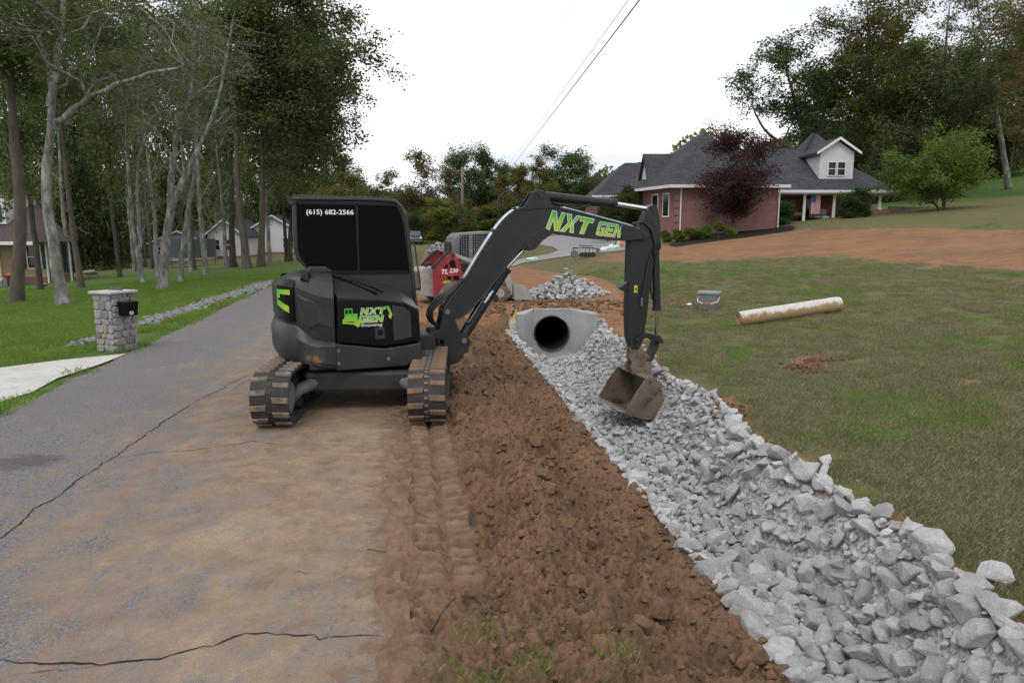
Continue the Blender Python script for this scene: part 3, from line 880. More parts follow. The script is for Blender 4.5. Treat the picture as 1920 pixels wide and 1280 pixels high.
for sx in (-1, 1):
    for sy in (-1, 1):
        b = MB(UT); b.tube([(sx * .35, sy * .35, .40), (sx * .62, sy * .66, .30), (sx * .74, sy * .72, .22)], [.085, .07, .055], 10); b.build('frame_leg', M_GREY, exc, smooth=True)
b = MB(U); b.cyl((0, 0, .44), (0, 0, .56), .46, 36); b.build('slew_ring', M_DARK, exc)

# --- upper structure
b = MB(U); b.box(-.75, .62, -.86, .90, .515, .63); b.build('deck', M_DARK, exc, bevel=.02)
def catmull(P, n):
    out = []
    for i in range(len(P) - 1):
        p0, p1, p2, p3 = (Vector(P[max(i - 1, 0)]), Vector(P[i]), Vector(P[i + 1]), Vector(P[min(i + 2, len(P) - 1)]))
        for k in range(n):
            q = k / n
            out.append(.5 * ((2 * p1) + (p2 - p0) * q + (2 * p0 - 5 * p1 + 4 * p2 - p3) * q * q + (3 * p1 - p0 - 3 * p2 + p3) * q ** 3))
    out.append(Vector(P[-1])); return out
half = catmull([(-.455, -.935), (-.62, -.925), (-.80, -.86), (-.98, -.70), (-1.09, -.48), (-1.15, -.22), (-1.165, 0)], 6)
plan = half + [Vector((p.x, -p.y)) for p in reversed(half[:-1])]
def plan_n(i):
    d = plan[min(i + 1, len(plan) - 1)] - plan[max(i - 1, 0)]; return Vector((-d.y, d.x)).normalized() * (1 if True else 1)
def lerp_tab(tab, x):
    for (a, za), (c, zc2) in zip(tab[:-1], tab[1:]):
        if x <= c: return za + (zc2 - za) * max(0, min(1, (x - a) / (c - a)))
    return tab[-1][1]
def ringz(levels, i0=0, i1=None):
    """levels: list of (inset, z table against a)"""
    i1 = len(plan) if i1 is None else i1; rows = []
    for ins, tab in levels:
        row = []
        for i in range(i0, i1):
            p = plan[i]; nrm = plan_n(i); q = p + nrm * ins if (p + nrm * .01).length < p.length else p - nrm * ins
            row.append((q.x, q.y, lerp_tab(tab, -p.x)))
        rows.append(row)
    return rows
def skin(rows, cap_bottom=True, cap_top=True):
    w = len(rows[0]); vs = [p for r_ in rows for p in r_]; fs = []
    for j in range(len(rows) - 1):
        for i in range(w - 1): fs.append((j * w + i, (j + 1) * w + i, (j + 1) * w + i + 1, j * w + i + 1))
    if cap_bottom: fs.append(tuple(range(w)))
    if cap_top: fs.append(tuple(range((len(rows) - 1) * w, len(rows) * w))[::-1])
    fs.append(tuple(j * w for j in range(len(rows)))[::-1]); fs.append(tuple(j * w + w - 1 for j in range(len(rows))))
    return vs, fs
def fixn(o):
    bmx = bmesh.new(); bmx.from_mesh(o.data); bmesh.ops.recalc_face_normals(bmx, faces=bmx.faces); bmx.to_mesh(o.data); bmx.free(); return o
rows = ringz([(.10, [(.45, .515), (1.2, .60)]), (.03, [(.45, .53), (1.2, .66)]), (.0, [(.45, .58), (1.2, .75)]), (-.005, [(.45, .79), (.7, .80), (.9, .90), (1.2, .96)]),
              (.035, [(.45, .835), (.7, .85), (.92, 1.02), (1.2, 1.06)]), (.09, [(.45, .85), (.7, .90), (.92, 1.08), (1.2, 1.09)])])
b = MB(U); b.add(*skin(rows)); cw = fixn(b.build('counterweight', M_CW, exc, bevel=.006)); smooth_by_angle(cw, 24)
rows = ringz([(.055, [(.45, .83), (.7, .86), (.92, 1.04), (1.2, 1.07)]), (.03, [(.45, .95), (.9, 1.12), (1.2, 1.14)]), (.028, [(.42, 1.325), (.64, 1.37), (.88, 1.47), (1.2, 1.47)]),
              (.20, [(.42, 1.46), (.64, 1.50), (.9, 1.57), (1.2, 1.56)]), (.50, [(.42, 1.60), (.9, 1.615), (1.2, 1.60)])])
b = MB(U); b.add(*skin(rows)); rc = fixn(b.build('engine_cover', M_CHAR, exc, bevel=.006)); smooth_by_angle(rc, 20)
# raised facet on the cover's side
b = MB(U); b.add([(-.86, -.835, 1.40), (-.80, -.872, 1.33), (-.47, -.915, 1.235), (-.47, -.913, 1.01), (-.74, -.882, 1.02), (-.82, -.845, 1.10), (-.66, -.918, 1.30), (-.62, -.925, 1.06)],
                  [(0, 1, 6, 2), (0, 5, 4, 1), (1, 4, 7, 6), (6, 7, 3, 2)]); b.build('cover_facet', M_CHAR, exc)
# rear lamp columns with the green decal
for s2 in (1, -1):
    i0, i1 = 15, 24
    lv = [(.028, [(.9, 1.06), (1.2, 1.085)]), (.012, [(.9, 1.10), (1.2, 1.12)]), (.012, [(.9, 1.46), (1.2, 1.49)]), (.06, [(.9, 1.54), (1.2, 1.545)])]
    rw = ringz(lv, i0, i1)
    if s2 < 0: rw = [[(x, -y, z) for x, y, z in r_] for r_ in rw]
    b = MB(U); b.add(*skin(rw)); tl = fixn(b.build('rear_lamp_column', M_BLACK, exc)); smooth_by_angle(tl, 30)
    def dec(a0, a1, z0, z1, z2, z3):
        rr_ = []
        for k in range(6):
            q = a0 + (a1 - a0) * k / 5; i = min(int(q), len(plan) - 2); fr = q - i
            p = plan[i].lerp(plan[i + 1], fr); nrm = plan_n(i); p2 = p + nrm * .004 if (p + nrm * .01).length < p.length else p - nrm * .004
            e_ = k / 5; rr_.append(((p2.x, s2 * p2.y if s2 < 0 else p2.y, z0 + (z2 - z0) * e_), (p2.x, s2 * p2.y if s2 < 0 else p2.y, z1 + (z3 - z1) * e_)))
        bb = MB(U); bb.add([p for r_ in rr_ for p in r_], [(2 * k, 2 * k + 2, 2 * k + 3, 2 * k + 1) for k in range(5)]); return bb
    dec(16.0, 22.8, 1.375, 1.43, 1.375, 1.43).build('green_stripe', M_GREEN, tl)
    dec(20.8, 22.8, 1.33, 1.378, 1.33, 1.378).build('green_stripe', M_GREEN, tl)
    dec(16.6, 22.8, 1.17, 1.245, 1.25, 1.325).build('green_stripe', M_GREEN, tl)
# exhaust grille
b = MB(U); b.add([(-.80, -.66, 1.44), (-.64, -.70, 1.40), (-.62, -.60, 1.52), (-.77, -.54, 1.57), (-.80, -.70, 1.56), (-.72, -.74, 1.52), (-.70, -.62, 1.63), (-.79, -.58, 1.64)],
                 [(0, 1, 5, 4), (1, 2, 6, 5), (2, 3, 7, 6), (3, 0, 4, 7), (4, 5, 6, 7)]); ex_ = fixn(b.build('exhaust_grille', M_BLACK, exc))
for k in range(5):
    b = MB(U); z = 1.455 + .022 * k; b.box(-.775 + .006 * k, -.70, -.722 + .004 * k, -.712 + .004 * k, z, z + .009); b.build('grille_slat', M_DARK, ex_)
b = MB(U); b.prism([(-.74, 1.58), (-.70, 1.665), (-.50, 1.665), (-.42, 1.60)], -.45, -.14); b.build('filter_box', M_CHAR, exc, bevel=.015)
# hood over the right-hand side
crest = [(-.56, -.14, 1.588), (-.47, -.14, 1.583), (.36, -.14, 1.375), (.54, -.14, 1.235)]
lowe = [(-.405, -.905, 1.335), (-.20, -.915, 1.325), (.33, -.915, 1.275), (.50, -.90, 1.185)]
b = MB(U); b.add(crest + lowe, [(0, 4, 5, 1), (1, 5, 6, 2), (2, 6, 7, 3)])
b.add([(.54, -.14, 1.235), (.50, -.90, 1.185), (.515, -.905, .80), (.56, -.14, .80)], [(0, 1, 2, 3)])
b.add([(-.56, -.14, 1.588), (-.405, -.905, 1.335), (-.43, -.905, .82), (-.56, -.14, .82)], [(0, 3, 2, 1)])
hood = b.build('hood', M_CHAR, exc); smd = hood.modifiers.new('t', 'SOLIDIFY'); smd.thickness = .02; smd.offset = -1
def on_hood(px, py, lift=.006):
    """point on the hood's sloping top under a line of sight"""
    d = Vector(ray(px, py)); o_ = Vector((0, 0, CAM_H)) - EXC
    Ui = U.inverted(); o_ = Ui @ o_; d = Ui.to_3x3() @ d
    for tri in ((crest[0], lowe[0], lowe[1]), (crest[0], lowe[1], crest[1]), (crest[1], lowe[1], lowe[2]), (crest[1], lowe[2], crest[2]), (crest[2], lowe[2], lowe[3]), (crest[2], lowe[3], crest[3])):
        A, B_, C_ = map(Vector, tri); nn = (B_ - A).cross(C_ - A); k = (A - o_).dot(nn) / d.dot(nn); P_ = o_ + d * k
        if all(((q - p).cross(P_ - p)).dot(nn) >= -1e-3 for p, q in ((A, B_), (B_, C_), (C_, A))):
            nn.normalize(); return P_ + nn * (lift if nn.z > 0 else -lift)
    return None
def groove(pts_a, pts_b, name):
    A = [on_hood(*p) for p in pts_a]; B_ = [on_hood(*p) for p in pts_b]
    if any(q is None for q in A + B_): print('groove miss', name, A, B_); return
    n = len(A); bb = MB(U); bb.add(A + B_, [(i, n + i, n + i + 1, i + 1) for i in range(n - 1)]); bb.build(name, M_BLACK, exc)
groove([(602, 516), (618, 534), (634, 553)], [(607, 515), (624, 533), (641, 553)], 'hood_seam')
groove([(616, 517), (650, 529), (680, 541), (704, 553)], [(624, 517), (668, 529), (700, 539), (720, 548)], 'hood_recess')
# door with the company emblem, sill below
door = [(-.415, 1.328), (.05, 1.308), (.34, 1.268), (.495, 1.175), (.512, .815), (.10, .765), (-.435, .84)]
b = MB(U); b.prism(door, -.93, -.70); dr = b.build('side_door', M_BLACK, exc, bevel=.012)
b = MB(U); b.prism([(.19, 1.24), (.33, 1.215), (.40, 1.15), (.41, .86), (.20, .83)], -.936, -.92); b.build('door_vent_panel', M_CHAR, dr, bevel=.004)
b = MB(U); b.prism([(-.455, .825), (.09, .742), (.512, .79), (.525, .60), (.34, .525), (-.455, .515)], -.945, -.70); sk = b.build('side_skirt', M_CHAR, exc, bevel=.014)
for (a, z) in ((-.425, .745), (-.425, .60), (.13, .625)):
    b = MB(U); b.cyl((a, -.95, z), (a, -.94, z), .02, 12); bo = b.build('bolt', M_GREY, sk)
b = MB(U); b.prism([(-.01, .99), (.10, .99), (.10, .855), (-.01, .855)], -.937, -.925); lt = b.build('door_latch', M_DARK, dr, bevel=.012)
b = MB(U); b.prism([(.02, .965), (.07, .965), (.07, .90), (.02, .90)], -.943, -.935); b.build('latch_handle', M_BLACK, lt, bevel=.006)
def side_M(a, z, yb=-.932, sx=1.0):
    """placement of flat lettering on a right-hand face: x along the machine, y up"""
    return U @ Matrix(((sx, 0, 0, a), (0, 0, -1, yb), (0, 1, 0, z), (0, 0, 0, 1)))
pc = glyph_pieces('NXT', .082, .075, .012, .22); Mx = side_M(-.17, 1.145)
letter_mesh('emblem_outline', pc, .006, .0012, M_WHITE, dr, Mx); letter_mesh('emblem_letters', pc, 0, .0022, M_GREEN, dr, Mx)
pc = glyph_pieces('GEN', .082, .075, .010, .22); Mx = side_M(-.19, 1.055)
letter_mesh('emblem_outline', pc, .006, .0012, M_WHITE, dr, Mx); letter_mesh('emblem_letters', pc, 0, .0022, M_GREEN, dr, Mx)
dg_ = [[(-.36, 1.07), (-.20, 1.07), (-.20, 1.16), (-.34, 1.16)], [(-.345, 1.16), (-.335, 1.16), (-.335, 1.215), (-.345, 1.215)], [(-.345, 1.205), (-.255, 1.205), (-.255, 1.22), (-.34, 1.22)],
       [(-.305, 1.16), (-.295, 1.16), (-.295, 1.21), (-.305, 1.21)], [(-.265, 1.16), (-.255, 1.16), (-.255, 1.21), (-.265, 1.21)],
       [(-.37, 1.05), (-.365, 1.10), (-.35, 1.10), (-.35, 1.045)], [(-.36, 1.05), (-.24, 1.035), (-.20, 1.05), (-.35, 1.068)], [(-.25, 1.04), (-.20, 1.0), (-.17, 1.03), (-.19, 1.09), (-.24, 1.08)]]
letter_mesh('emblem_digger', [[(x, z - 1.0) for x, z in q] for q in dg_], 0, .0016, M_GREEN, dr, side_M(0, 1.0))
bk = [[(.125, 1.225), (.155, 1.235), (.19, 1.14), (.165, 1.13)], [(.07, 1.222), (.14, 1.24), (.15, 1.225), (.08, 1.215)], [(.145, 1.135), (.19, 1.14), (.175, 1.085), (.15, 1.10)]]
letter_mesh('emblem_boom', [[(x, z - 1.0) for x, z in q] for q in bk], 0, .0016, M_GREEN, dr, side_M(0, 1.0))
put_mesh('emblem_script', text_mesh('Excavating', .052, .35, 1.1, .0008), M_WHITE, dr, side_M(-.17, 1.008, -.931))

# --- cab
cabp = [(-.85, 2.47), (-.87, 1.88), (-.835, 1.74), (-.72, 1.62), (-.72, .63), (.64, .63), (.61, .94), (.585, 1.36), (.505, 2.23), (.46, 2.36), (.40, 2.43), (.32, 2.462)]
b = MB(U); b.prism(cabp, -.05, .94); cab = b.build('cab', M_CHAR, exc, bevel=.02)
rimp = catmull([(-.845, 2.46), (-.855, 2.10), (-.865, 1.88), (-.825, 1.745), (-.71, 1.63)], 5)
b = MB(U); b.tube([(-.71, -.055, 1.63)] + [(p.x, -.055, p.y) for p in reversed(rimp)] , .022, 8); b.build('cab_rim', M_CHAR, cab, smooth=True)
rimp = catmull([(-.85, 2.462), (-.2, 2.462), (.30, 2.452), (.41, 2.41), (.475, 2.31), (.505, 2.2), (.545, 1.8), (.585, 1.36), (.605, 1.0)], 5)
b = MB(U); b.tube([(p.x, -.055, p.y) for p in rimp], .024, 8); b.build('cab_rim', M_CHAR, cab, smooth=True)
b = MB(U); b.prism([(-.905, 2.475), (-.88, 2.40), (-.84, 2.42), (-.84, 2.505), (.30, 2.492), (.40, 2.46), (.30, 2.455), (-.84, 2.468)][::-1], -.06, .95); b.build('roof_cap', M_CHAR, cab, bevel=.008)
winp = [(-.805, 2.425), (.31, 2.415), (.385, 2.385), (.435, 2.31), (.465, 2.2), (.535, 1.565), (-.60, 1.575), (-.72, 1.655), (-.795, 1.77), (-.815, 1.9)]
b = MB(U); b.prism(winp, -.062, -.04); win = b.build('side_window', M_GLASSB, cab)
b = MB(U); b.prism([(-.115, 2.41), (-.085, 2.41), (-.085, 1.575), (-.115, 1.575)], -.068, -.05); b.build('window_mullion', M_BLACK, win)
b = MB(U); b.prism([(-.60, 1.60), (.52, 1.59), (.53, 1.545), (-.58, 1.555)], -.069, -.05); b.build('window_rail', M_BLACK, win, bevel=.004)
b = MB(U); b.prism([(-.79, 2.43), (.36, 2.42), (.36, 2.39), (-.79, 2.40)], -.068, -.05); b.build('window_rail', M_BLACK, win)
b = MB(U); b.add([(.592, .04, 1.40), (.592, .86, 1.40), (.515, .86, 2.24), (.515, .04, 2.24)], [(0, 1, 2, 3)]); b.build('windscreen', M_GLASSB, cab)
b = MB(U); b.box(-.878, -.868, .06, .84, 1.95, 2.38); b.build('rear_window', M_GLASSB, cab)
b = MB(U); b.prism([(-.60, 2.40), (.32, 2.40), (.50, 1.25), (.50, .75), (-.55, .75), (-.62, 1.7)], .943, .952); b.build('cab_door', M_GLASSB, cab)
put_mesh('phone_lettering', text_mesh('(615) 682-2566', .080, 0, 1.13, .0008, .0014), M_WHITE, win, side_M(-.70, 2.28, -.0635))
b = MB(U); b.tube([(.56, -.07, 1.95), (.60, -.10, 1.90), (.655, -.10, 1.45), (.66, -.09, 1.36), (.61, -.06, 1.34)], .011, 8); b.build('grab_rail', M_DARK, cab, smooth=True)
b = MB(U); b.tube([(.50, .98, 2.30), (.58, 1.02, 2.32), (.62, 1.04, 2.30)], .012, 8); mr = b.build('mirror_arm', M_DARK, cab)
b = MB(U); b.prism([(.55, 2.08), (.60, 2.04), (.68, 2.06), (.70, 2.20), (.68, 2.36), (.60, 2.40), (.55, 2.34)], 1.02, 1.08); b.build('mirror_head', M_DARK, mr, bevel=.02)

# --- swing post
b = MB(U); b.prism([(.50, .78), (.74, .80), (.80, .74), (.80, .46), (.70, .40), (.50, .43)], -.36, .12); b.build('swing_housing', M_DARK, exc, bevel=.02)
b = MB(U); b.cyl((.80, -.12, .36), (.80, -.12, .86), .075, 20); b.build('swing_pin', M_DARK, exc)
brp = [(.74, .80), (.87, .84), (.905, .98), (.925, 1.09), (.96, 1.135), (1.01, 1.13), (1.05, 1.07), (1.09, .92), (1.14, .78), (1.27, .70), (1.27, .62), (1.12, .40), (.98, .36), (.84, .40), (.84, .47), (.92, .50), (.92, .70), (.78, .72)]
for (y0, y1) in ((-.255, -.215), (.015, .055)):
    b = MB(U); b.prism(brp, y0, y1); b.build('swing_bracket', M_BOOM, exc, bevel=.008)
b = MB(U); b.prism([(.84, .40), (1.12, .40), (1.2, .56), (.98, .66), (.92, .60)], -.215, .015); b.build('bracket_core', M_DARK, exc)
for (a, z) in ((.975, 1.065), (1.19, .68)):
    b = MB(U); b.cyl((a, -.265, z), (a, .065, z), .035, 16); b.build('pivot_pin', M_GREY, exc)
# --- boom
top = catmull([(.945, 1.10), (1.06, 1.25), (1.21, 1.44), (1.44, 1.80), (1.68, 2.14), (1.86, 2.31), (2.05, 2.395), (2.25, 2.415), (2.55, 2.365), (2.95, 2.275), (3.45, 2.155), (3.72, 2.08)], 4)
bot = catmull([(3.73, 1.955), (3.45, 1.955), (3.0, 1.985), (2.62, 2.035), (2.36, 2.07), (2.24, 2.05), (2.12, 1.99), (1.98, 1.86), (1.76, 1.60), (1.44, 1.22), (1.18, .985), (1.03, .99), (.95, 1.03)], 4)
b = MB(U); b.prism([(p.x, p.y) for p in top + bot], -.205, .005); boom = b.build('boom', M_BOOM, exc, bevel=.010)
for edge_, nm_ in ((top, 'boom_flange'), (bot, 'boom_flange')):
    for yb in (-.203, .003):
        b = MB(U); b.tube([(p.x, yb, p.y) for p in edge_], .011, 6); b.build(nm_, M_CHAR, boom, smooth=True)
for (y0, y1) in ((-.215, -.18), (-.02, .015)):
    b = MB(U); b.prism([(1.97, 2.34), (2.05, 2.45), (2.13, 2.575), (2.18, 2.60), (2.29, 2.60), (2.34, 2.55), (2.42, 2.37), (2.2, 2.36)], y0, y1); b.build('cylinder_lug', M_BOOM, boom, bevel=.008)
    b = MB(U); b.prism([(1.86, 1.79), (1.98, 1.84), (2.09, 1.825), (2.17, 1.84), (2.27, 1.95), (2.42, 2.055), (2.3, 2.12), (2.05, 2.0)], y0, y1); b.build('cylinder_lug', M_BOOM, boom, bevel=.008)
    b = MB(U); b.prism([(3.40, 2.15), (3.46, 2.16), (3.80, 2.06), (3.83, 2.02), (3.80, 1.97), (3.46, 1.945), (3.40, 1.95)], y0 - .012 * (1 if y0 < -.1 else -1), y1 - .012 * (1 if y0 < -.1 else -1)); b.build('boom_fork', M_BOOM, boom, bevel=.008)
for (a, z) in ((2.235, 2.54), (2.09, 1.885), (3.765, 2.02)):
    b = MB(U); b.cyl((a, -.235, z), (a, .035, z), .032, 14); b.build('pivot_pin', M_DARK, boom)
for k in range(3):                                            # zinc hydraulic lines along the back of the boom
    off = .022; yb = -.185 + .034 * k
    pp = [top[i] for i in range(8, 23)]
    P_ = []
    for i, p in enumerate(pp):
        tq = (pp[min(i + 1, len(pp) - 1)] - pp[max(i - 1, 0)]).normalized(); P_.append((p.x - tq.y * off, yb, p.y + tq.x * off))
    b = MB(U); b.tube(P_, .0135, 8); b.build('hydraulic_line', M_STEELPIPE, boom, smooth=True)
    pp = [top[i] for i in range(32, 43)]
    P_ = [(p.x + .005, yb, p.y + .022) for p in pp]
    b = MB(U); b.tube(P_, .011, 8); b.build('hydraulic_line', M_STEELPIPE, boom, smooth=True)
    h0 = P_[-1]
    b = MB(U); b.tube([h0, (3.62, yb, 2.185), (3.74, yb, 2.20), (3.86, -.20 + .01 * k, 2.10), (3.93, -.205, 1.9), (3.90, -.205, 1.72)], .014, 8); b.build('hydraulic_hose', M_HOSE, boom, smooth=True)
    s0_ = top[8]
    b = MB(U); b.tube(catmull([(s0_.x - .015, yb, s0_.y + .02), (1.07 - .02 * k, yb, 1.32), (.93 - .03 * k, yb - .01, 1.22 + .01 * k), (.80 - .025 * k, yb, 1.08), (.80 - .02 * k, yb, .95), (.88, yb, .86)], 5), .017, 8); b.build('hydraulic_hose', M_HOSE, boom, smooth=True)
for i in (8, 15, 21):
    p = top[i]; tq = (top[i + 1] - top[i - 1]).normalized()
    b = MB(U @ Matrix.Translation((p.x, -.15, p.y)) @ Matrix.Rotation(-math.atan2(tq.y, tq.x), 4, 'Y')); b.box(-.02, .02, -.065, .065, .0, .045); b.build('line_clamp', M_DARK, boom, bevel=.005)
b = MB(U); b.tube(catmull([(2.02, -.10, 2.44), (1.92, -.10, 2.56), (1.80, -.12, 2.58), (1.70, -.14, 2.50), (1.67, -.16, 2.36), (1.71, -.17, 2.24)], 6), .011, 8); b.build('hydraulic_hose', M_HOSE, boom, smooth=True)
b = MB(U); b.tube(catmull([(2.40, -.10, 2.46), (2.55, -.16, 2.42), (2.72, -.17, 2.375), (2.88, -.16, 2.40), (3.0, -.12, 2.44)], 6), .017, 8); b.build('hydraulic_hose', M_HOSE, boom, smooth=True)
for k in range(3):
    b = MB(U); b.cyl((1.47 + .03 * k, -.222, 1.16 + .045 * k), (1.53 + .03 * k, -.222, 1.22 + .045 * k), .014, 10); b.build('hose_fitting', M_STEELPIPE, boom)
# lettering along the boom
ang = math.radians(-6.0)
def boom_M(a, z): return U @ Matrix(((math.cos(ang), -math.sin(ang), 0, a), (0, 0, -1, -.2065), (math.sin(ang), math.cos(ang), 0, z), (0, 0, 0, 1)))
pc = [[(x, y * (1 - .30 * x)) for x, y in q] for q in glyph_pieces('NXT', .180, .255, .030, .26)]
Mx = boom_M(2.315, 2.098)
letter_mesh('lettering_outline', pc, .012, .0012, M_WHITE, boom, Mx); letter_mesh('lettering', pc, 0, .0024, M_GREEN, boom, Mx)
pc = [[(x, y * (1 - .25 * x)) for x, y in q] for q in glyph_pieces('GEN', .105, .185, .020, .18)]
Mx = boom_M(3.03, 2.025)
letter_mesh('lettering_outline', pc, .009, .0012, M_WHITE, boom, Mx); letter_mesh('lettering', pc, 0, .0024, M_GREEN, boom, Mx)
# boom ram
def ram(p0, p1, p2, r0, r1, name, yb=-.10):
    b = MB(U); b.tube([(p0[0], yb, p0[1]), (p1[0], yb, p1[1])], r0, 20); cy_ = b.build(name, M_BOOM, exc); smooth_by_angle(cy_, 40)
    d = (Vector(p1) - Vector(p0)).normalized(); q = Vector(p1) + d * .025
    b = MB(U); b.tube([(p1[0] - d.x * .02, yb, p1[1] - d.y * .02), (q.x, yb, q.y)], r0 * 1.12, 20); b.build('ram_gland', M_DARK, cy_)
    b = MB(U); b.tube([(q.x, yb, q.y), (p2[0], yb, p2[1])], r1, 16); rd = b.build('ram_rod', M_CHROME, cy_); smooth_by_angle(rd, 40)
    b = MB(U); b.cyl((p0[0], yb - .08, p0[1]), (p0[0], yb + .08, p0[1]), r0 * .9, 14); b.build('ram_eye', M_DARK, cy_)
    b = MB(U); b.cyl((p2[0], yb - .06, p2[1]), (p2[0], yb + .06, p2[1]), r1 * 1.7, 14); b.build('ram_eye', M_DARK, cy_)
    return cy_
c1 = ram((1.20, .70), (1.79, 1.58), (2.09, 1.885), .072, .033, 'boom_ram')
b = MB(U); b.tube(catmull([(1.22, -.19, .95), (1.27, -.19, .92), (1.45, -.185, 1.18), (1.63, -.18, 1.45), (1.70, -.18, 1.53)], 4), .012, 8); b.build('ram_pipe', M_GREY, c1, smooth=True)
c2 = ram((2.235, 2.54), (3.34, 2.445), (3.875, 2.375), .062, .030, 'arm_ram')
c3_ = ram((3.985, 1.86), (4.04, .985), (4.055, .56), .056, .027, 'bucket_ram')
b = MB(U); b.tube(catmull([(3.93, -.17, 1.78), (3.90, -.17, 1.5), (3.90, -.17, 1.25), (3.95, -.15, 1.12)], 5), .014, 8); b.build('hydraulic_hose', M_HOSE, c3_, smooth=True)
# arm (dipper)
armp = [(3.555, 1.93), (3.58, 2.03), (3.70, 2.12), (3.79, 2.33), (3.84, 2.415), (3.90, 2.44), (3.96, 2.41), (4.01, 2.2), (4.035, 1.86), (4.01, 1.78), (3.93, 1.74), (3.885, 1.3), (3.855, .92), (3.80, .53), (3.72, .42), (3.63, .43), (3.575, .60), (3.555, .93)]
b = MB(U); b.prism(armp, -.18, -.02); arm = b.build('arm', M_BOOM, exc, bevel=.010)
b = MB(U); b.prism([(3.455, 1.30), (3.50, 1.25), (3.58, 1.24), (3.58, 1.40), (3.55, 1.38), (3.50, 1.345)], -.15, -.05); b.build('thumb_bracket', M_BOOM, arm, bevel=.008)
b = MB(U); b.prism([(3.635, 1.33), (3.685, 1.33), (3.685, 1.23), (3.635, 1.23)], -.184, -.178); wl_ = b.build('warning_sticker', M_YEL, arm)
b = MB(U); b.prism([(3.652, 1.30), (3.668, 1.30), (3.672, 1.26), (3.648, 1.26)], -.1855, -.183); b.build('warning_symbol', M_BLACK, wl_)
b = MB(U); b.tube(catmull([(3.88, -.195, 1.75), (3.84, -.195, 1.62), (3.80, -.195, 1.40), (3.755, -.195, 1.16)], 6), [.018] * 19, 8); b.build('spring_guard', M_HOSE, arm, smooth=True)
b = MB(U); b.cyl((3.755, -.195, 1.18), (3.75, -.195, 1.04), .015, 10); b.build('hose_coupler', M_GREY, arm)
b = MB(U); b.prism([(3.70, 1.115), (3.86, 1.10), (3.86, 1.085), (3.70, 1.10)], -.205, -.178); b.build('hose_bracket', M_DARK, arm)
for (a, z, r_) in ((3.91, 2.39, .04), (3.93, 2.19, .055), (3.72, .50, .045)):
    b = MB(U); b.cyl((a, -.19, z), (a, -.01, z), r_, 18); b.build('pivot_pin', M_DARK, arm)
# linkage
b = MB(U)
lk = catmull([(3.66, .57), (3.76, .645), (3.90, .65), (4.03, .585), (4.10, .54)], 4); lk2 = catmull([(4.09, .49), (3.99, .535), (3.88, .585), (3.77, .575), (3.70, .52)], 4)
for y0 in (-.225, .0):
    b.prism([(p.x, p.y) for p in lk + lk2], y0, y0 + .025)
b.build('link_arm', M_BOOM, exc, bevel=.005)
b = MB(U); b.prism([(4.01, .56), (4.09, .56), (4.06, .43), (3.97, .24), (3.90, .19), (3.85, .25), (3.95, .42)], -.16, -.04); b.build('bucket_link', M_DARK, exc, bevel=.01)
b = MB(U); b.cyl((4.055, -.24, .54), (4.055, .04, .54), .035, 14); b.build('pivot_pin', M_DARK, exc)
# coupler and bucket
b = MB(U); b.prism([(3.62, .46), (3.68, .50), (3.76, .48), (3.93, .30), (3.95, .20), (3.88, .12), (3.68, .16), (3.60, .30)], -.17, -.03); b.build('quick_coupler', M_RUST, exc, bevel=.015)
bk_back = catmull([(3.66, .085), (3.76, .11), (3.84, .055), (3.92, -.13), (3.955, -.31), (3.92, -.42), (3.82, -.485), (3.70, -.50), (3.54, -.455), (3.36, -.375)], 5)
BY0, BY1 = -.55, .35
inner = []
for i, p in enumerate(bk_back):
    tq = (bk_back[min(i + 1, len(bk_back) - 1)] - bk_back[max(i - 1, 0)]).normalized(); inner.append(Vector((p.x + tq.y * .022, p.y - tq.x * .022)))
bucket = thing_part = None
b = MB(U); n = len(bk_back)
vs = [(p.x, yb, p.y) for yb in (BY0, BY1) for p in bk_back] + [(p.x, yb, p.y) for yb in (BY0, BY1) for p in inner]
fs = [(i, i + 1, n + i + 1, n + i) for i in range(n - 1)] + [(2 * n + i, 3 * n + i, 3 * n + i + 1, 2 * n + i + 1) for i in range(n - 1)]
fs += [(0, n, 3 * n, 2 * n), (n - 1, 3 * n - 1, 4 * n - 1, 2 * n - 1)] + [(i, 2 * n + i, 2 * n + i + 1, i + 1) for i in range(n - 1)] + [(n + i, n + i + 1, 3 * n + i + 1, 3 * n + i) for i in range(n - 1)]
b.add(vs, fs); bucket = fixn(b.build('bucket', M_RUST, exc)); smooth_by_angle(bucket, 40)
sidep = [(p.x, p.y) for p in bk_back] + [(3.44, -.24), (3.52, -.11), (3.60, .0)]
for yb in (BY0, BY1):
    b = MB(U); b.prism(sidep, yb - .012, yb + .012); b.build('bucket_side', M_RUST, bucket, bevel=.004)
b = MB(U); b.prism([(3.34, -.385), (3.48, -.445), (3.48, -.415), (3.35, -.36)], BY0, BY1); b.build('cutting_edge', M_WORN, bucket)
for k in range(7):
    y0 = BY0 + .02 + k * (BY1 - BY0 - .11) / 6
    b = MB(U); b.add([(3.25, y0 + .02, -.345), (3.25, y0 + .05, -.345), (3.38, y0, -.40), (3.38, y0 + .07, -.40), (3.38, y0, -.355), (3.38, y0 + .07, -.355)], [(0, 1, 5, 4), (0, 2, 3, 1), (0, 4, 2), (1, 3, 5), (2, 4, 5, 3)])
    b.build('tooth', M_WORN, bucket, bevel=.004)
for yb in (-.20, -.02):
    b = MB(U); b.prism([(3.62, .075), (3.60, .18), (3.63, .24), (3.68, .235), (3.72, .17), (3.80, .16), (3.84, .24), (3.90, .25), (3.93, .18), (3.90, .03), (3.84, .06), (3.75, .11)], yb - .018, yb + .018); b.build('bucket_ear', M_RUST, bucket, bevel=.005)
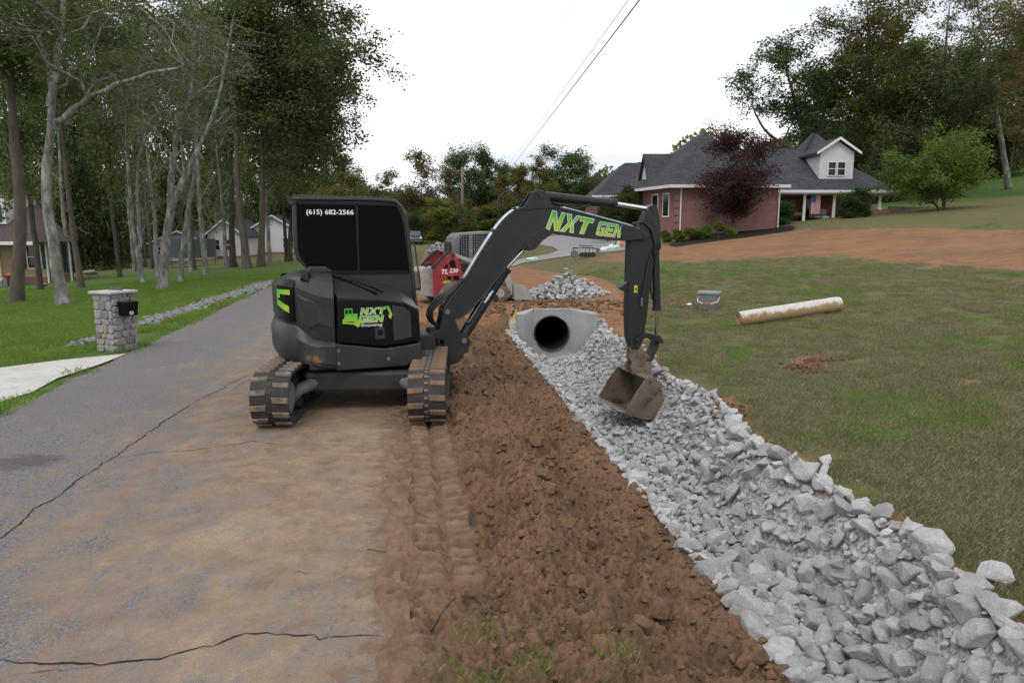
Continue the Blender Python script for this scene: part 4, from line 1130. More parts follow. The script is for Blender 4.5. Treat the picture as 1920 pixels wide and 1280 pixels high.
# ------------------------------------------------------------------ vegetation
def fast_mesh(name, V, Q, m, attrs=None, smooth=False):
    """V (n,3) array, Q (k,4) quad indices"""
    me = bpy.data.meshes.new(name); V = np.asarray(V, np.float32); Q = np.asarray(Q, np.int32)
    me.vertices.add(len(V)); me.vertices.foreach_set('co', V.ravel())
    me.loops.add(Q.size); me.loops.foreach_set('vertex_index', Q.ravel())
    me.polygons.add(len(Q)); me.polygons.foreach_set('loop_start', np.arange(0, Q.size, Q.shape[1], dtype=np.int32))
    me.update(calc_edges=True)
    if smooth: me.polygons.foreach_set('use_smooth', np.ones(len(Q), bool))
    for nm, ar in (attrs or {}).items():
        a = me.attributes.new(nm, 'FLOAT', 'POINT'); a.data.foreach_set('value', np.asarray(ar, np.float32))
    me.materials.append(m); me.validate()
    return me
def leaf_mat(name, cols):
    """leaf colours chosen leaf by leaf, some light passing through"""
    m = bpy.data.materials.new(name); n, l = nodes_of(m)
    for q in list(n): n.remove(q)
    out = n.new('ShaderNodeOutputMaterial'); at_ = n.new('ShaderNodeAttribute'); at_.attribute_name = 'tone'
    rp = n.new('ShaderNodeValToRGB'); rp.color_ramp.interpolation = 'LINEAR'
    el = rp.color_ramp.elements
    while len(el) < len(cols): el.new(.5)
    for i, c in enumerate(cols): el[i].position = i / (len(cols) - 1); el[i].color = (*c, 1)
    l.new(at_.outputs['Fac'], rp.inputs[0])
    oi = n.new('ShaderNodeObjectInfo'); mr = n.new('ShaderNodeMapRange'); mr.inputs[3].default_value = .82; mr.inputs[4].default_value = 1.18
    hs = n.new('ShaderNodeHueSaturation'); l.new(oi.outputs['Random'], mr.inputs[0]); l.new(mr.outputs[0], hs.inputs['Value']); l.new(rp.outputs[0], hs.inputs['Color'])
    d = n.new('ShaderNodeBsdfDiffuse'); tr = n.new('ShaderNodeBsdfTranslucent'); mx = n.new('ShaderNodeMixShader'); mx.inputs[0].default_value = .42
    l.new(hs.outputs[0], d.inputs[0]); l.new(hs.outputs[0], tr.inputs[0]); l.new(d.outputs[0], mx.inputs[1]); l.new(tr.outputs[0], mx.inputs[2]); l.new(mx.outputs[0], out.inputs[0])
    return m
PAL = {
    'oak': leaf_mat('oak_leaves', [(.058, .088, .036), (.10, .14, .052), (.15, .185, .07), (.20, .19, .08)]),
    'dark': leaf_mat('dark_green_leaves', [(.036, .072, .032), (.066, .118, .045), (.10, .155, .056), (.125, .17, .06)]),
    'olive': leaf_mat('olive_leaves', [(.07, .085, .028), (.115, .125, .04), (.16, .155, .05), (.22, .175, .06)]),
    'autumn': leaf_mat('autumn_leaves', [(.095, .105, .042), (.145, .135, .055), (.19, .145, .062), (.21, .125, .065)]),
    'yellow': leaf_mat('yellow_green_leaves', [(.085, .115, .03), (.14, .165, .04), (.20, .195, .05), (.26, .21, .06)]),
    'green': leaf_mat('fresh_green_leaves', [(.055, .11, .024), (.095, .165, .035), (.15, .22, .045), (.22, .22, .06)]),
    'maroon': leaf_mat('maroon_leaves', [(.045, .026, .026), (.080, .042, .040), (.115, .06, .055), (.15, .085, .07)]),
    'conifer': leaf_mat('conifer_needles', [(.030, .056, .022), (.058, .090, .03), (.10, .125, .042), (.14, .145, .05)]),
    'grey': leaf_mat('sparse_grey_leaves', [(.10, .085, .07), (.15, .12, .095), (.19, .14, .11), (.22, .155, .12)]),
}
M_BARK = {
    'pale': mat('pale_bark', (.20, .20, .18), (.085, .08, .068), rough=.95, scale=9, bump=1.6, bscale=16, c3=(.30, .305, .27), s3=4, lo3=.50, hi3=.62, stretch=(1, 1, .35)),
    'dark': mat('dark_bark', (.075, .062, .05), (.045, .037, .03), rough=.95, scale=5, bump=.9, bscale=22, stretch=(1, 1, .35)),
    'brown': mat('brown_bark', (.115, .092, .072), (.065, .052, .042), rough=.95, scale=5, bump=1.0, bscale=20, c3=(.09, .10, .06), s3=2.5, lo3=.58, hi3=.7, stretch=(1, 1, .35)),
}
class Tubes:
    def __init__(self): self.V, self.Q, self.n = [], [], 0
    def add(self, P, Rd, k):
        P = np.asarray(P, float); m_ = len(P)
        T = np.gradient(P, axis=0); T /= np.linalg.norm(T, axis=1)[:, None] + 1e-9
        ref = np.array([0.0, 0, 1]) if abs(T[0][2]) < .9 else np.array([1.0, 0, 0])
        u = np.cross(T, ref); u /= np.linalg.norm(u, axis=1)[:, None] + 1e-9; w = np.cross(T, u)
        a = np.arange(k) * 2 * math.pi / k
        ring = P[:, None, :] + np.asarray(Rd)[:, None, None] * (np.cos(a)[None, :, None] * u[:, None, :] + np.sin(a)[None, :, None] * w[:, None, :])
        self.V.append(ring.reshape(-1, 3))
        i = np.arange(m_ - 1)[:, None] * k + np.arange(k)[None, :]; j = np.arange(m_ - 1)[:, None] * k + (np.arange(k)[None, :] + 1) % k
        q = np.stack([i, j, j + k, i + k], -1).reshape(-1, 4) + self.n
        self.Q.append(q); self.n += m_ * k
def bez(a, b, c, n):
    t_ = np.linspace(0, 1, n)[:, None]
    return (1 - t_) ** 2 * a + 2 * t_ * (1 - t_) * b + t_ ** 2 * c
def polyline(P, n):
    P = np.asarray(P, float)
    Q = [Vector(p) for p in P]; o_ = catmull3(Q, max(2, n // (len(P) - 1)))
    return np.array([tuple(q) for q in o_])
def catmull3(P, n):
    out = []
    for i in range(len(P) - 1):
        p0, p1, p2, p3 = P[max(i - 1, 0)], P[i], P[i + 1], P[min(i + 2, len(P) - 1)]
        for k in range(n):
            q = k / n; out.append(.5 * ((2 * p1) + (p2 - p0) * q + (2 * p0 - 5 * p1 + 4 * p2 - p3) * q * q + (3 * p1 - p0 - 3 * p2 + p3) * q ** 3))
    out.append(P[-1]); return out
def leaves_mesh(pts, size, rg, m, flat=.5, spread_tone=.22):
    n = len(pts)
    d = rg.normal(size=(n, 3)); d[:, 2] *= flat; d /= np.linalg.norm(d, axis=1)[:, None]
    e = rg.normal(size=(n, 3)); e -= (e * d).sum(1)[:, None] * d; e /= np.linalg.norm(e, axis=1)[:, None]
    L = size * rg.uniform(.6, 1.35, n)[:, None]
    V = np.stack([pts - d * L * .5, pts + e * L * .30 + d * L * .05, pts + d * L * .55, pts - e * L * .30 + d * L * .05], 1).reshape(-1, 3)
    Q = np.arange(4 * n).reshape(-1, 4)
    return V, Q
def make_tree(name, trunk, r0, crown, pal, bark, seed, n1=12, n2=6, n3=4, nl=26, clump=.55, leaf=.17, bare=0.0, forks=(), label='', cat='tree', group=None, low=.25, taper=.10, loc=None, dense=1.95):
    """trunk = list of points; crown = (cx, cy, cz, rx, ry, rz) centre and radii; returns the thing"""
    rg = np.random.default_rng(seed); tb = Tubes(); nl = int(nl * dense); leaf *= .92
    if loc is None and not isinstance(trunk[0], tuple) and trunk[0].z > g1(trunk[0].x, trunk[0].y) + .3:
        trunk = [Vector((trunk[0].x, trunk[0].y, g1(trunk[0].x, trunk[0].y) - .1))] + list(trunk)
    base = Vector(trunk[0]) if loc is None else Vector(loc)
    tr = polyline(trunk, 22); off = np.array(base if loc is None else (0, 0, 0))
    tr = tr - off; c = np.array(crown[:3]) - off; rad = np.array(crown[3:])
    tr[1:-1, :2] += rg.normal(0, r0 * .07, (len(tr) - 2, 2))
    k_ = np.linspace(0, 1, len(tr)); Rt = r0 * (1 - (1 - taper) * k_) ; Rt[0] *= 1.38; Rt[1] *= 1.08
    tb.add(tr, Rt, 12)
    stems = [(tr, Rt)]
    for fk, rf in forks:
        P = polyline(fk, 16) - off; P[1:-1] += rg.normal(0, rf * .3, (len(P) - 2, 3)); Rf = rf * (1 - .72 * np.linspace(0, 1, len(P))); tb.add(P, Rf, 8); stems.append((P, Rf))
    pts = []
    for i in range(n1):
        d = rg.normal(size=3); d /= np.linalg.norm(d); q = rg.uniform(.35, 1) ** .6
        tgt = c + rad * d * q * .92
        S, Rs = stems[rg.integers(len(stems))]
        hz = tgt[2] - np.linalg.norm((tgt - S[-1])[:2]) * .7
        cand = np.where(S[:, 2] >= S[0, 2] + (S[-1, 2] - S[0, 2]) * low)[0]
        i0 = cand[np.argmin(np.abs(S[cand, 2] - hz))]; s0 = S[i0]
        mid = (s0 + tgt) / 2 + np.array([0, 0, .22 * np.linalg.norm(tgt - s0)]) * rg.uniform(.1, 1) + rg.normal(0, .06 * np.linalg.norm(tgt - s0), 3)
        P = bez(s0, mid, tgt, 9); P[1:-1] += rg.normal(0, .03 * np.linalg.norm(tgt - s0), (7, 3))
        r1 = min(Rs[i0] * .6, .02 + .016 * np.linalg.norm(tgt - s0)); tb.add(P, np.linspace(r1, max(.012, r1 * .22), 9), 6)
        for j in range(n2):
            a0 = P[rg.integers(3, 9)]; d2 = rg.normal(size=3); d2[2] = d2[2] * .6 + .25; d2 += (a0 - c) / rad * .5; d2 /= np.linalg.norm(d2)
            L2 = rad.mean() * rg.uniform(.22, .5); e2 = a0 + d2 * L2
            P2 = bez(a0, (a0 + e2) / 2 + rg.normal(0, .12 * L2, 3), e2, 5); tb.add(P2, np.linspace(max(.012, r1 * .3), .008, 5), 4)
            for k in range(n3):
                b0 = P2[rg.integers(1, 5)]; d3 = rg.normal(size=3); d3[2] = d3[2] * .7 + .05; d3 /= np.linalg.norm(d3); L3 = L2 * rg.uniform(.3, .65); e3 = b0 + d3 * L3
                tb.add(np.array([b0, (b0 + e3) / 2 + rg.normal(0, .08 * L3, 3), e3]), [.009, .007, .004], 3)
                if rg.random() >= bare:
                    tt_ = rg.uniform(.2, 1.1, nl)[:, None]; pts.append(b0 + (e3 - b0) * tt_ + rg.normal(0, clump * .5, (nl, 3)) * np.array([1, 1, .7]))
    t_ = thing(name, label, cat, base, 0, group)
    me = fast_mesh('trunk', np.concatenate(tb.V), np.concatenate(tb.Q), M_BARK[bark], smooth=True)
    o_ = bpy.data.objects.new('trunk', me); COL.objects.link(o_); o_.parent = t_
    if pts:
        A = np.concatenate(pts); V, Q = leaves_mesh(A, leaf, rg, None)
        # tone follows clumps, not height or depth
        tone = np.clip(.45 + .9 * fbm(A[:, 0] * .55 + seed, A[:, 1] * .55 + A[:, 2] * .5, 2) + rg.normal(0, .2, len(A)), 0, 1)
        me = fast_mesh('crown', V, Q, PAL[pal], {'tone': np.repeat(tone, 4)})
        o_ = bpy.data.objects.new('crown', me); COL.objects.link(o_); o_.parent = t_
    return t_
def trunk_px(pts, dy=0.0):
    b = gp(*pts[0]); return [b] + [at(x, y, b.y + dy * (i + 1)) for i, (x, y) in enumerate(pts[1:])]
def crown_px(x0, x1, y0, y1, Y, depth=None):
    a, b = at(x0, y1, Y), at(x1, y0, Y); rx = abs(b.x - a.x) / 2; rz = abs(b.z - a.z) / 2
    return ((a.x + b.x) / 2, Y, (a.z + b.z) / 2, rx, depth or rx, rz)
GR = 'trees in the grove on the left lawn'
def grove(pts, r0, cr, pal, bark, seed, label, dy=0.0, **kw):
    tk = trunk_px(pts, dy); Yb = tk[0].y
    return make_tree('deciduous_tree', tk, r0, crown_px(*cr, Yb), pal, bark, seed, label=label, group=GR, **kw)
grove([(30, 568), (38, 400), (26, 250), (22, 120), (30, 20), (38, -120)], .215, (-170, 190, -330, 170), 'oak', 'brown', 1, 'thick dark brown trunk at the far left edge in front of the beige house', n1=16, n2=6, n3=4, nl=20, leaf=.15, low=.35)
p2_ = [(120, 572), (98, 450), (86, 345), (95, 244), (97, 170), (87, 105), (66, 60), (50, -20)]
Y2 = gp(120, 572).y
grove(p2_, .185, (-60, 330, -240, 190), 'oak', 'pale', 2, 'pale grey tree with one long limb arching right, near the stone mailbox', n1=12, n2=5, n3=4, nl=14, leaf=.13, bare=.3, low=.5, taper=.10,
      forks=[([at(98, 242, Y2), at(122, 213, Y2), at(183, 175, Y2), at(260, 142, Y2 - .3), at(345, 124, Y2 - .8)], .12), ([at(95, 200, Y2), at(110, 110, Y2), at(120, 20, Y2), at(125, -60, Y2)], .13)])
grove([(153, 542), (138, 440), (126, 340), (118, 240), (122, 120), (130, 0)], .14, (20, 250, -90, 230), 'oak', 'brown', 3, 'slim mottled grey trunk leaning left just right of the pale arching tree', n1=12, nl=20, leaf=.16, low=.4)
p4_ = [(268, 531), (258, 470), (247, 400), (240, 310), (236, 220), (232, 120), (230, 20)]
grove(p4_, .125, (140, 350, -60, 250), 'oak', 'pale', 4, 'pale twin-stemmed tree with its stems close together, left of the forked one', n1=13, nl=12, leaf=.14, bare=.45, low=.4,
      forks=[([at(262, 500, gp(268, 531).y), at(262, 430, gp(268, 531).y), at(258, 330, gp(268, 531).y), at(268, 230, gp(268, 531).y), at(280, 130, gp(268, 531).y)], .12)])
Y5 = gp(306, 543).y
grove([(306, 543), (309, 470), (321, 390), (345, 335), (362, 300), (380, 262), (405, 200), (425, 110), (440, 20)], .185, (210, 520, -40, 270), 'oak', 'pale', 5, 'forked pale grey tree standing nearest the road, right of the stone mailbox', n1=15, n2=6, n3=5, nl=9, leaf=.12, bare=.55, low=.3, taper=.08,
      forks=[([at(321, 392, Y5), at(324, 340, Y5), at(328, 280, Y5), at(334, 228, Y5), at(358, 163, Y5), at(365, 60, Y5)], .15), ([at(345, 335, Y5), at(310, 270, Y5 - .5), at(285, 235, Y5 - 1), at(250, 228, Y5 - 1.2)], .06)])
grove([(338, 529), (342, 470), (352, 400), (362, 340), (368, 260), (372, 150), (376, 40)], .13, (260, 470, -60, 260), 'oak', 'pale', 6, 'slender grey tree just behind the forked pale tree', n1=12, nl=12, leaf=.13, bare=.45, low=.35)
grove([(364, 506), (360, 440), (356, 340), (352, 220), (350, 100)], .17, (250, 460, 0, 280), 'oak', 'brown', 7, 'thin brown trunk behind the slender grey tree, by the trampoline', n1=12, nl=22, leaf=.19, low=.3)
grove([(438, 501), (434, 400), (432, 300), (430, 180), (428, 60)], .24, (320, 540, -70, 260), 'oak', 'dark', 8, 'straight dark trunk before the white cottage gable', n1=14, nl=22, leaf=.2, low=.35)
grove([(464, 503), (456, 440), (446, 360), (444, 260), (446, 140), (450, 40)], .28, (380, 560, -40, 250), 'oak', 'brown', 9, 'leaning grey-brown trunk right of the straight dark one', n1=14, nl=22, leaf=.2, low=.35)
grove([(490, 500), (491, 420), (492, 330), (493, 240), (500, 140), (510, 40)], .25, (430, 735, -70, 305), 'oak', 'brown', 10, 'broad leafy oak whose crown bulges over the excavator cab against the sky', n1=26, n2=7, n3=5, nl=26, leaf=.22, clump=.7, low=.3)
grove([(543, 490), (545, 430), (552, 340), (560, 250), (570, 140)], .22, (450, 690, 20, 300), 'oak', 'dark', 11, 'dark trunk directly left of the excavator cab', n1=18, nl=26, leaf=.22, clump=.7, low=.3)
grove([(197, 504), (190, 420), (184, 330), (182, 220), (180, 100)], .22, (70, 300, -20, 270), 'oak', 'dark', 12, 'dark slim trunk beyond the grey boulder', n1=13, nl=24, leaf=.2, low=.3)
grove([(286, 504), (280, 440), (272, 360), (264, 250), (262, 130)], .17, (170, 380, 20, 260), 'oak', 'dark', 13, 'thin dark trunk between the twin-stemmed and forked pale trees', n1=12, nl=24, leaf=.2, low=.3)

# variants shared by the woods further off
PROTO = {}
def proto(key, h, w, pal, bark, seed, **kw):
    trunk = [(0, 0, 0), (.15, .1, h * .25), (-.1, .1, h * .5), (.1, -.1, h * .72)]
    args = dict(n1=20, n2=7, n3=4, nl=15, leaf=.38, clump=.9, low=.12); args.update(kw)
    t_ = make_tree('woodland_tree', trunk, h * .016, (0, 0, h * .53, w, w, h * .48), pal, bark, seed, label='tree', group='woods', loc=(0, 0, 0), **args)
    PROTO[key] = [t_, h, w, False]
proto('dark', 16, 5.0, 'dark', 'dark', 61)
proto('oak', 17, 5.5, 'oak', 'dark', 62)
proto('olive', 15, 4.8, 'olive', 'brown', 63, nl=20)
proto('autumn', 15, 5.0, 'autumn', 'pale', 64, nl=15, bare=.15)
proto('yellow', 12, 4.2, 'yellow', 'brown', 65)
proto('grey', 13, 4.0, 'grey', 'pale', 66, nl=5, bare=.3, n3=6, leaf=.25)
proto('bush', 6, 4.2, 'conifer', 'brown', 67, leaf=.24)
proto('greenbush', 6, 4.0, 'oak', 'brown', 68, leaf=.24)
proto('slender', 16, 2.6, 'oak', 'pale', 69, n1=16, n2=5, n3=5, nl=4, leaf=.24, bare=.35, low=.35)
PROTO['slender'][0].children[0].scale = (.62, .62, 1)
proto('slender_dark', 16, 2.8, 'oak', 'dark', 70, n1=14, n2=5, n3=4, nl=7, leaf=.26, low=.45)
def wood(key, px0, px1, ytop, Y, label, group, zb=None, rot=None):
    """place a variant so that it fills px0..px1 with its top at ytop, Y metres off"""
    t_, h, w, used = PROTO[key]
    a, b = at(px0, ytop, Y), at(px1, ytop, Y); cx = (a.x + b.x) / 2
    z0 = g1(cx, Y) if zb is None else zb
    sx = (b.x - a.x) / (1.95 * w); sz = (a.z - z0) / (h * .98)
    o_ = t_ if not used else copy_tree(t_); PROTO[key][3] = True
    o_.location = (cx, Y, z0 - .15); o_.scale = (sx, sx, sz); o_.rotation_euler = (0, 0, rnd.uniform(0, 6.28) if rot is None else rot)
    tag(o_, label, 'tree', group)
    return o_
GC = 'woodland trees closing the view beyond the road'
for a in (('olive', 575, 690, 305, 108, 'olive-gold tree rising just right of the big oak, behind the cab'), ('autumn', 680, 760, 322, 118, 'thin grey-brown tree left of the rust-tinged round crown'),
          ('autumn', 735, 842, 285, 116, 'round airy crown with rust-coloured leaves above the pickup truck'), ('dark', 822, 905, 274, 126, 'tall dark green tree just left of the pole top'),
          ('dark', 872, 940, 272, 128, 'tall dark green tree just right of the pole top'), ('dark', 915, 968, 300, 132, 'dark green tree where the cables meet the treetops'),
          ('yellow', 940, 1000, 312, 118, 'yellow-green tree under the end of the cables'), ('olive', 975, 1040, 305, 116, 'olive tree left of the large round dark tree'),
          ('dark', 998, 1112, 274, 122, 'large round dark green tree left of the brick house'), ('oak', 1062, 1128, 300, 128, 'loose dark tree between the round tree and the house roof'),
          ('grey', 1090, 1146, 312, 124, 'nearly bare pinkish tree next to the house roof'),
          ('autumn', 800, 880, 318, 112, 'brownish tree behind the wooden pole'), ('autumn', 900, 985, 330, 110, 'rusty tree in the middle of the woodland edge')):
    wood(a[0], *a[1:5], a[5], GC)
low = [('bush', 640, 735, 385), ('greenbush', 700, 775, 400), ('bush', 735, 815, 392), ('yellow', 790, 862, 372), ('greenbush', 838, 895, 385), ('yellow', 880, 945, 385), ('bush', 925, 1010, 375), ('greenbush', 985, 1060, 378), ('bush', 1040, 1120, 370), ('greenbush', 1090, 1150, 385)]
for i, (k, a, b, yt) in enumerate(low):
    wood(k, a, b, yt, 100 + (i * 7) % 9, ('olive thicket below the gold tree behind the cab roof', 'green thicket left of the pickup truck', 'low thicket right above the pickup truck', 'yellow-green thicket left of the pole', 'green thicket at the pole foot', 'yellow-green thicket right of the pole above the loader', 'olive thicket behind the bend of the boom', 'green thicket under the arm cylinder', 'thicket in front of the large round dark tree', 'thicket ending at the brick garage wing')[i], 'thickets below the distant woods')
GL_ = 'dark woodland trees behind the left-hand grove'
i = 0
for (a, b, yt, Y, k) in ((-60, 80, 60, 74, 'oak'), (30, 170, 20, 82, 'dark'), (120, 250, 60, 78, 'oak'), (200, 310, 20, 112, 'oak'), (280, 400, 70, 116, 'oak'), (350, 480, 40, 118, 'oak'), (440, 560, 60, 120, 'dark'), (520, 640, 110, 118, 'oak'),
                         (-80, 60, 250, 62, 'greenbush'), (60, 190, 270, 70, 'bush'), (150, 265, 290, 74, 'greenbush'), (250, 380, 300, 118, 'greenbush'), (370, 500, 300, 112, 'greenbush'), (470, 600, 310, 112, 'bush'), (560, 680, 330, 114, 'greenbush'),
                         (90, 210, 330, 90, 'greenbush'), (190, 280, 350, 100, 'bush'), (320, 440, 350, 118, 'greenbush'), (-40, 100, 330, 80, 'greenbush'), (420, 530, 370, 122, 'greenbush'), (520, 620, 380, 122, 'bush')):
    wood(k, a, b, yt, Y, 'shaded woodland tree in the dark mass behind the left-hand grove', GL_)
# far woods that read as one mass
def belt(name, x0, x1, y0, y1, h, n, leaf, pal, seed, label):
    rg = np.random.default_rng(seed); x = rg.uniform(x0, x1, n); y = rg.uniform(y0, y1, n)
    top = h * (.75 + .5 * fbm(x * .09 + seed, y * .02, 3)); z = ground(x, y) + top * rg.random(n) ** .8
    A = np.column_stack([x, y, z]); V, Q = leaves_mesh(A, leaf, rg, None)
    tone = np.clip(.4 + .9 * fbm(x * .16, z * .3 + y * .1, 3) + rg.normal(0, .2, n), 0, 1)
    o_ = bpy.data.objects.new(name, fast_mesh(name, V, Q, PAL[pal], {'tone': np.repeat(tone, 4)})); COL.objects.link(o_)
    return tag(o_, label, 'woods', kind='stuff')
belt('far_woods', -130, -20, 128, 150, 13, 42000, .85, 'oak', 1, 'dark mass of woods far behind the grove')
belt('far_woods', -30, 30, 136, 156, 11, 26000, .85, 'olive', 2, 'mixed olive woods closing the end of the road')
belt('far_woods', 26, 110, 100, 124, 11, 30000, .8, 'oak', 3, 'dark woods on the hill behind the brick house')
for i, (px, py, yt, k) in enumerate(((212, 512, 30, 'slender'), (236, 503, 60, 'slender_dark'), (318, 512, -20, 'slender'), (392, 506, 20, 'slender'), (412, 500, 60, 'slender_dark'), (480, 496, 20, 'slender'), (515, 492, 60, 'slender_dark'), (176, 522, -30, 'slender_dark'), (76, 530, -60, 'slender'), (10, 548, -60, 'slender_dark'), (252, 520, -10, 'slender'), (350, 517, -20, 'slender'))):
    c = gp(px, py); w_ = 1300 * 3.4 / c.y
    wood(k, px - w_ / 2, px + w_ / 2, yt, c.y, ('slender pale trunk standing in the open left of the twin-stemmed tree', 'slender dark trunk behind the twin-stemmed pale tree', 'slender pale trunk just behind the fork of the nearest pale tree', 'slender pale trunk in front of the white garage end', 'slender dark trunk at the white cottage wall',
        'slender pale trunk between the oak and the leaning trunk', 'slender dark trunk just left of the excavator cab', 'slender dark trunk near the grey boulder', 'slender pale trunk between the two big trunks at far left', 'slender dark trunk at the picture edge in front of the beige house', 'slender pale trunk touching the twin-stemmed tree', 'slender pale trunk by the trampoline net')[i], 'slender trees in the left-hand grove', zb=c.z)
GRR = 'tall trees behind the brick house'
make_tree('deciduous_tree', [at(1520, 300, 70), at(1500, 230, 70), at(1480, 150, 70), at(1470, 90, 70)], .35, crown_px(1380, 1600, 50, 285, 70), 'dark', 'dark', 71, n1=20, n2=6, n3=4, nl=17, leaf=.26, clump=.7, low=.15,
          forks=[([at(1520, 290, 70), at(1545, 220, 70), at(1550, 140, 70)], .25), ([at(1515, 300, 70), at(1440, 250, 69), at(1410, 200, 69)], .2)], label='airy green tree with slanting stems, leftmost behind the brick house', group=GRR)
make_tree('deciduous_tree', [at(1640, 330, 68), at(1636, 220, 68), at(1630, 100, 68), at(1625, 0, 68)], .40, crown_px(1530, 1775, -40, 270, 68), 'olive', 'brown', 72, n1=34, n2=6, n3=4, nl=18, leaf=.25, clump=.75, low=.2, label='tall olive-brown tree rising behind the white dormer', group=GRR)
make_tree('deciduous_tree', [at(1740, 350, 64), at(1750, 240, 64), at(1770, 120, 64), at(1780, 10, 64)], .36, crown_px(1640, 1890, 40, 330, 64), 'oak', 'dark', 73, n1=34, n2=6, n3=5, nl=17, leaf=.23, clump=.7, bare=.1, low=.2, label='wide dark tree with bare twigs behind the small green tree', group=GRR)
make_tree('deciduous_tree', [at(1890, 345, 66), at(1870, 220, 66), at(1850, 100, 66), at(1830, 0, 66)], .36, crown_px(1740, 1990, -50, 210, 66), 'olive', 'pale', 74, n1=26, n2=6, n3=5, nl=14, leaf=.22, bare=.25, low=.2, label='thin-leaved tree with pale slanting limbs near the right edge', group=GRR)
make_tree('deciduous_tree', [at(1985, 345, 55), at(1980, 200, 55), at(1960, 60, 55)], .34, crown_px(1860, 2080, -70, 320, 55), 'autumn', 'dark', 75, n1=22, n2=6, n3=4, nl=18, leaf=.2, low=.2, label='rust-tinged oak hanging in at the right edge of the picture', group=GRR)
for (k, a, b, yt, Y, lab) in (('olive', 1590, 1740, 60, 82, 'olive tree showing between the two tallest crowns behind the house'), ('oak', 1740, 1900, 70, 88, 'green tree filling the sky gap above the small green tree'), ('dark', 1480, 1600, 120, 84, 'dark green tree behind the slanting stems'), ('oak', 1850, 2000, 30, 80, 'green tree behind the rust-tinged oak'), ('oak', 1555, 1690, 190, 78, 'deep green tree filling the gap right of the dormer'), ('greenbush', 1590, 1720, 255, 66, 'dark shrubby tree beside the porch roof end'), ('oak', 1690, 1830, 170, 84, 'shaded tree high on the bank behind the small green tree'), ('oak', 1800, 1960, 190, 84, 'dark tree on the bank at the far right'),
                              ('greenbush', 1780, 1935, 262, 88, 'dark low tree along the top of the grassy bank'), ('greenbush', 1690, 1800, 275, 92, 'low dark tree behind the fence posts')):
    wood(k, a, b, yt, Y, lab, GRR)
Ym = 44.0
make_tree('maroon_tree', [at(1376, 428, Ym), at(1374, 395, Ym), at(1378, 360, Ym), at(1384, 300, Ym)], .19, crown_px(1300, 1458, 238, 402, Ym), 'maroon', 'brown', 76, n1=24, n2=6, n3=5, nl=24, leaf=.13, clump=.5, low=.3, dense=1.5, label='maroon-leaved ornamental tree in front of the brick wall', cat='tree')
Yg = 47.0
make_tree('dogwood_tree', [at(1768, 398, Yg), at(1772, 372, Yg), at(1780, 340, Yg), at(1770, 300, Yg)], .14, crown_px(1650, 1858, 262, 374, Yg), 'green', 'dark', 77, n1=26, n2=6, n3=5, nl=18, leaf=.15, clump=.5, low=.15, dense=1.5, label='small spreading bright green tree right of the house', cat='tree',
          forks=[([at(1766, 398, Yg), at(1745, 372, Yg), at(1722, 350, Yg), at(1700, 330, Yg)], .09)])
def shrub(name, px0, px1, y0, y1, Y, pal, seed, label, leaf=.11, n=14, nl=26, clump=.3, group=None):
    c = crown_px(px0, px1, y0, y1, Y); b = Vector((c[0], Y, c[2] - c[5] * .98))
    return make_tree(name, [b, b + Vector((.05, 0, c[5] * .5)), b + Vector((0, 0, c[5] * 1.1))], .05, c, pal, 'dark', seed, n1=n, n2=5, n3=4, nl=nl, leaf=leaf, clump=clump, low=.05, label=label, cat='shrub', group=group)
shrub('porch_shrub', 1446, 1490, 372, 426, 48.5, 'dark', 81, 'dark leafy shrub against the white corner post of the porch')
shrub('round_shrub', 1572, 1638, 356, 418, 48.5, 'dark', 82, 'large rounded dark green shrub in front of the porch', n=22)
for i, (a, b, y0, lab) in enumerate(((1122, 1160, 368, 'short clipped evergreen left of the tall evergreen by the house'), (1150, 1202, 346, 'tall evergreen beside the brick wall with two narrow windows'), (1128, 1180, 372, 'evergreen between its two neighbours at the garage wing'))):
    shrub('evergreen_shrub', a, b, y0, 420, 49 + i * 1.5, 'conifer', 83 + i, lab, leaf=.12, n=22, nl=30, group='evergreens beside the house')
for i, (a, b, y0, y1, p_) in enumerate(((1238, 1262, 430, 456, 'yellow'), (1256, 1290, 433, 452, 'green'), (1284, 1318, 428, 450, 'olive'), (1306, 1340, 428, 446, 'green'), (1340, 1356, 418, 432, 'green'), (1362, 1378, 428, 440, 'green'))):
    shrub('border_plant', a, b, y0, y1, 42.5 - .3 * i, p_, 90 + i, ('yellow-green border plant at the brick corner', 'low green border plant beside the yellow one', 'feathery grey-green border plant in the bed', 'fine-leaved border plant at the dark mulch edge', 'small tuft by the brick wall left of the maroon tree', 'little green plant alone in the dark mulch')[i], leaf=.08, n=9, nl=18, clump=.15, group='plants in the house border')
shrub('vine_covered_stump', 838, 895, 382, 470, 104, 'dark', 97, 'column of green vine climbing the foot of the wooden pole', leaf=.25, n=18, clump=.6)

# ------------------------------------------------------------------ grass blades
def blade_patch(name, n, rad, h0, h1, wid, m, seed):
    r = np.random.default_rng(seed); a = r.uniform(0, 6.283, n); q = np.sqrt(r.random(n)) * rad
    bx, by_ = q * np.cos(a), q * np.sin(a); hh = r.uniform(h0, h1, n); az = r.uniform(0, 6.283, n); ln = r.uniform(.2, .9, n) * hh
    dx, dy = np.cos(az), np.sin(az); wx, wy = -dy * wid, dx * wid
    V = np.stack([np.stack([bx - wx, by_ - wy, np.zeros(n)], 1), np.stack([bx + wx, by_ + wy, np.zeros(n)], 1),
                  np.stack([bx + wx * .6 + dx * ln * .45, by_ + wy * .6 + dy * ln * .45, hh * .65], 1), np.stack([bx + dx * ln, by_ + dy * ln, hh], 1)], 1).reshape(-1, 3)
    Q = np.arange(4 * n).reshape(-1, 4)
    return bpy.data.objects.new(name, fast_mesh(name, V, Q, m, {'tone': np.repeat(r.random(n), 4)}))
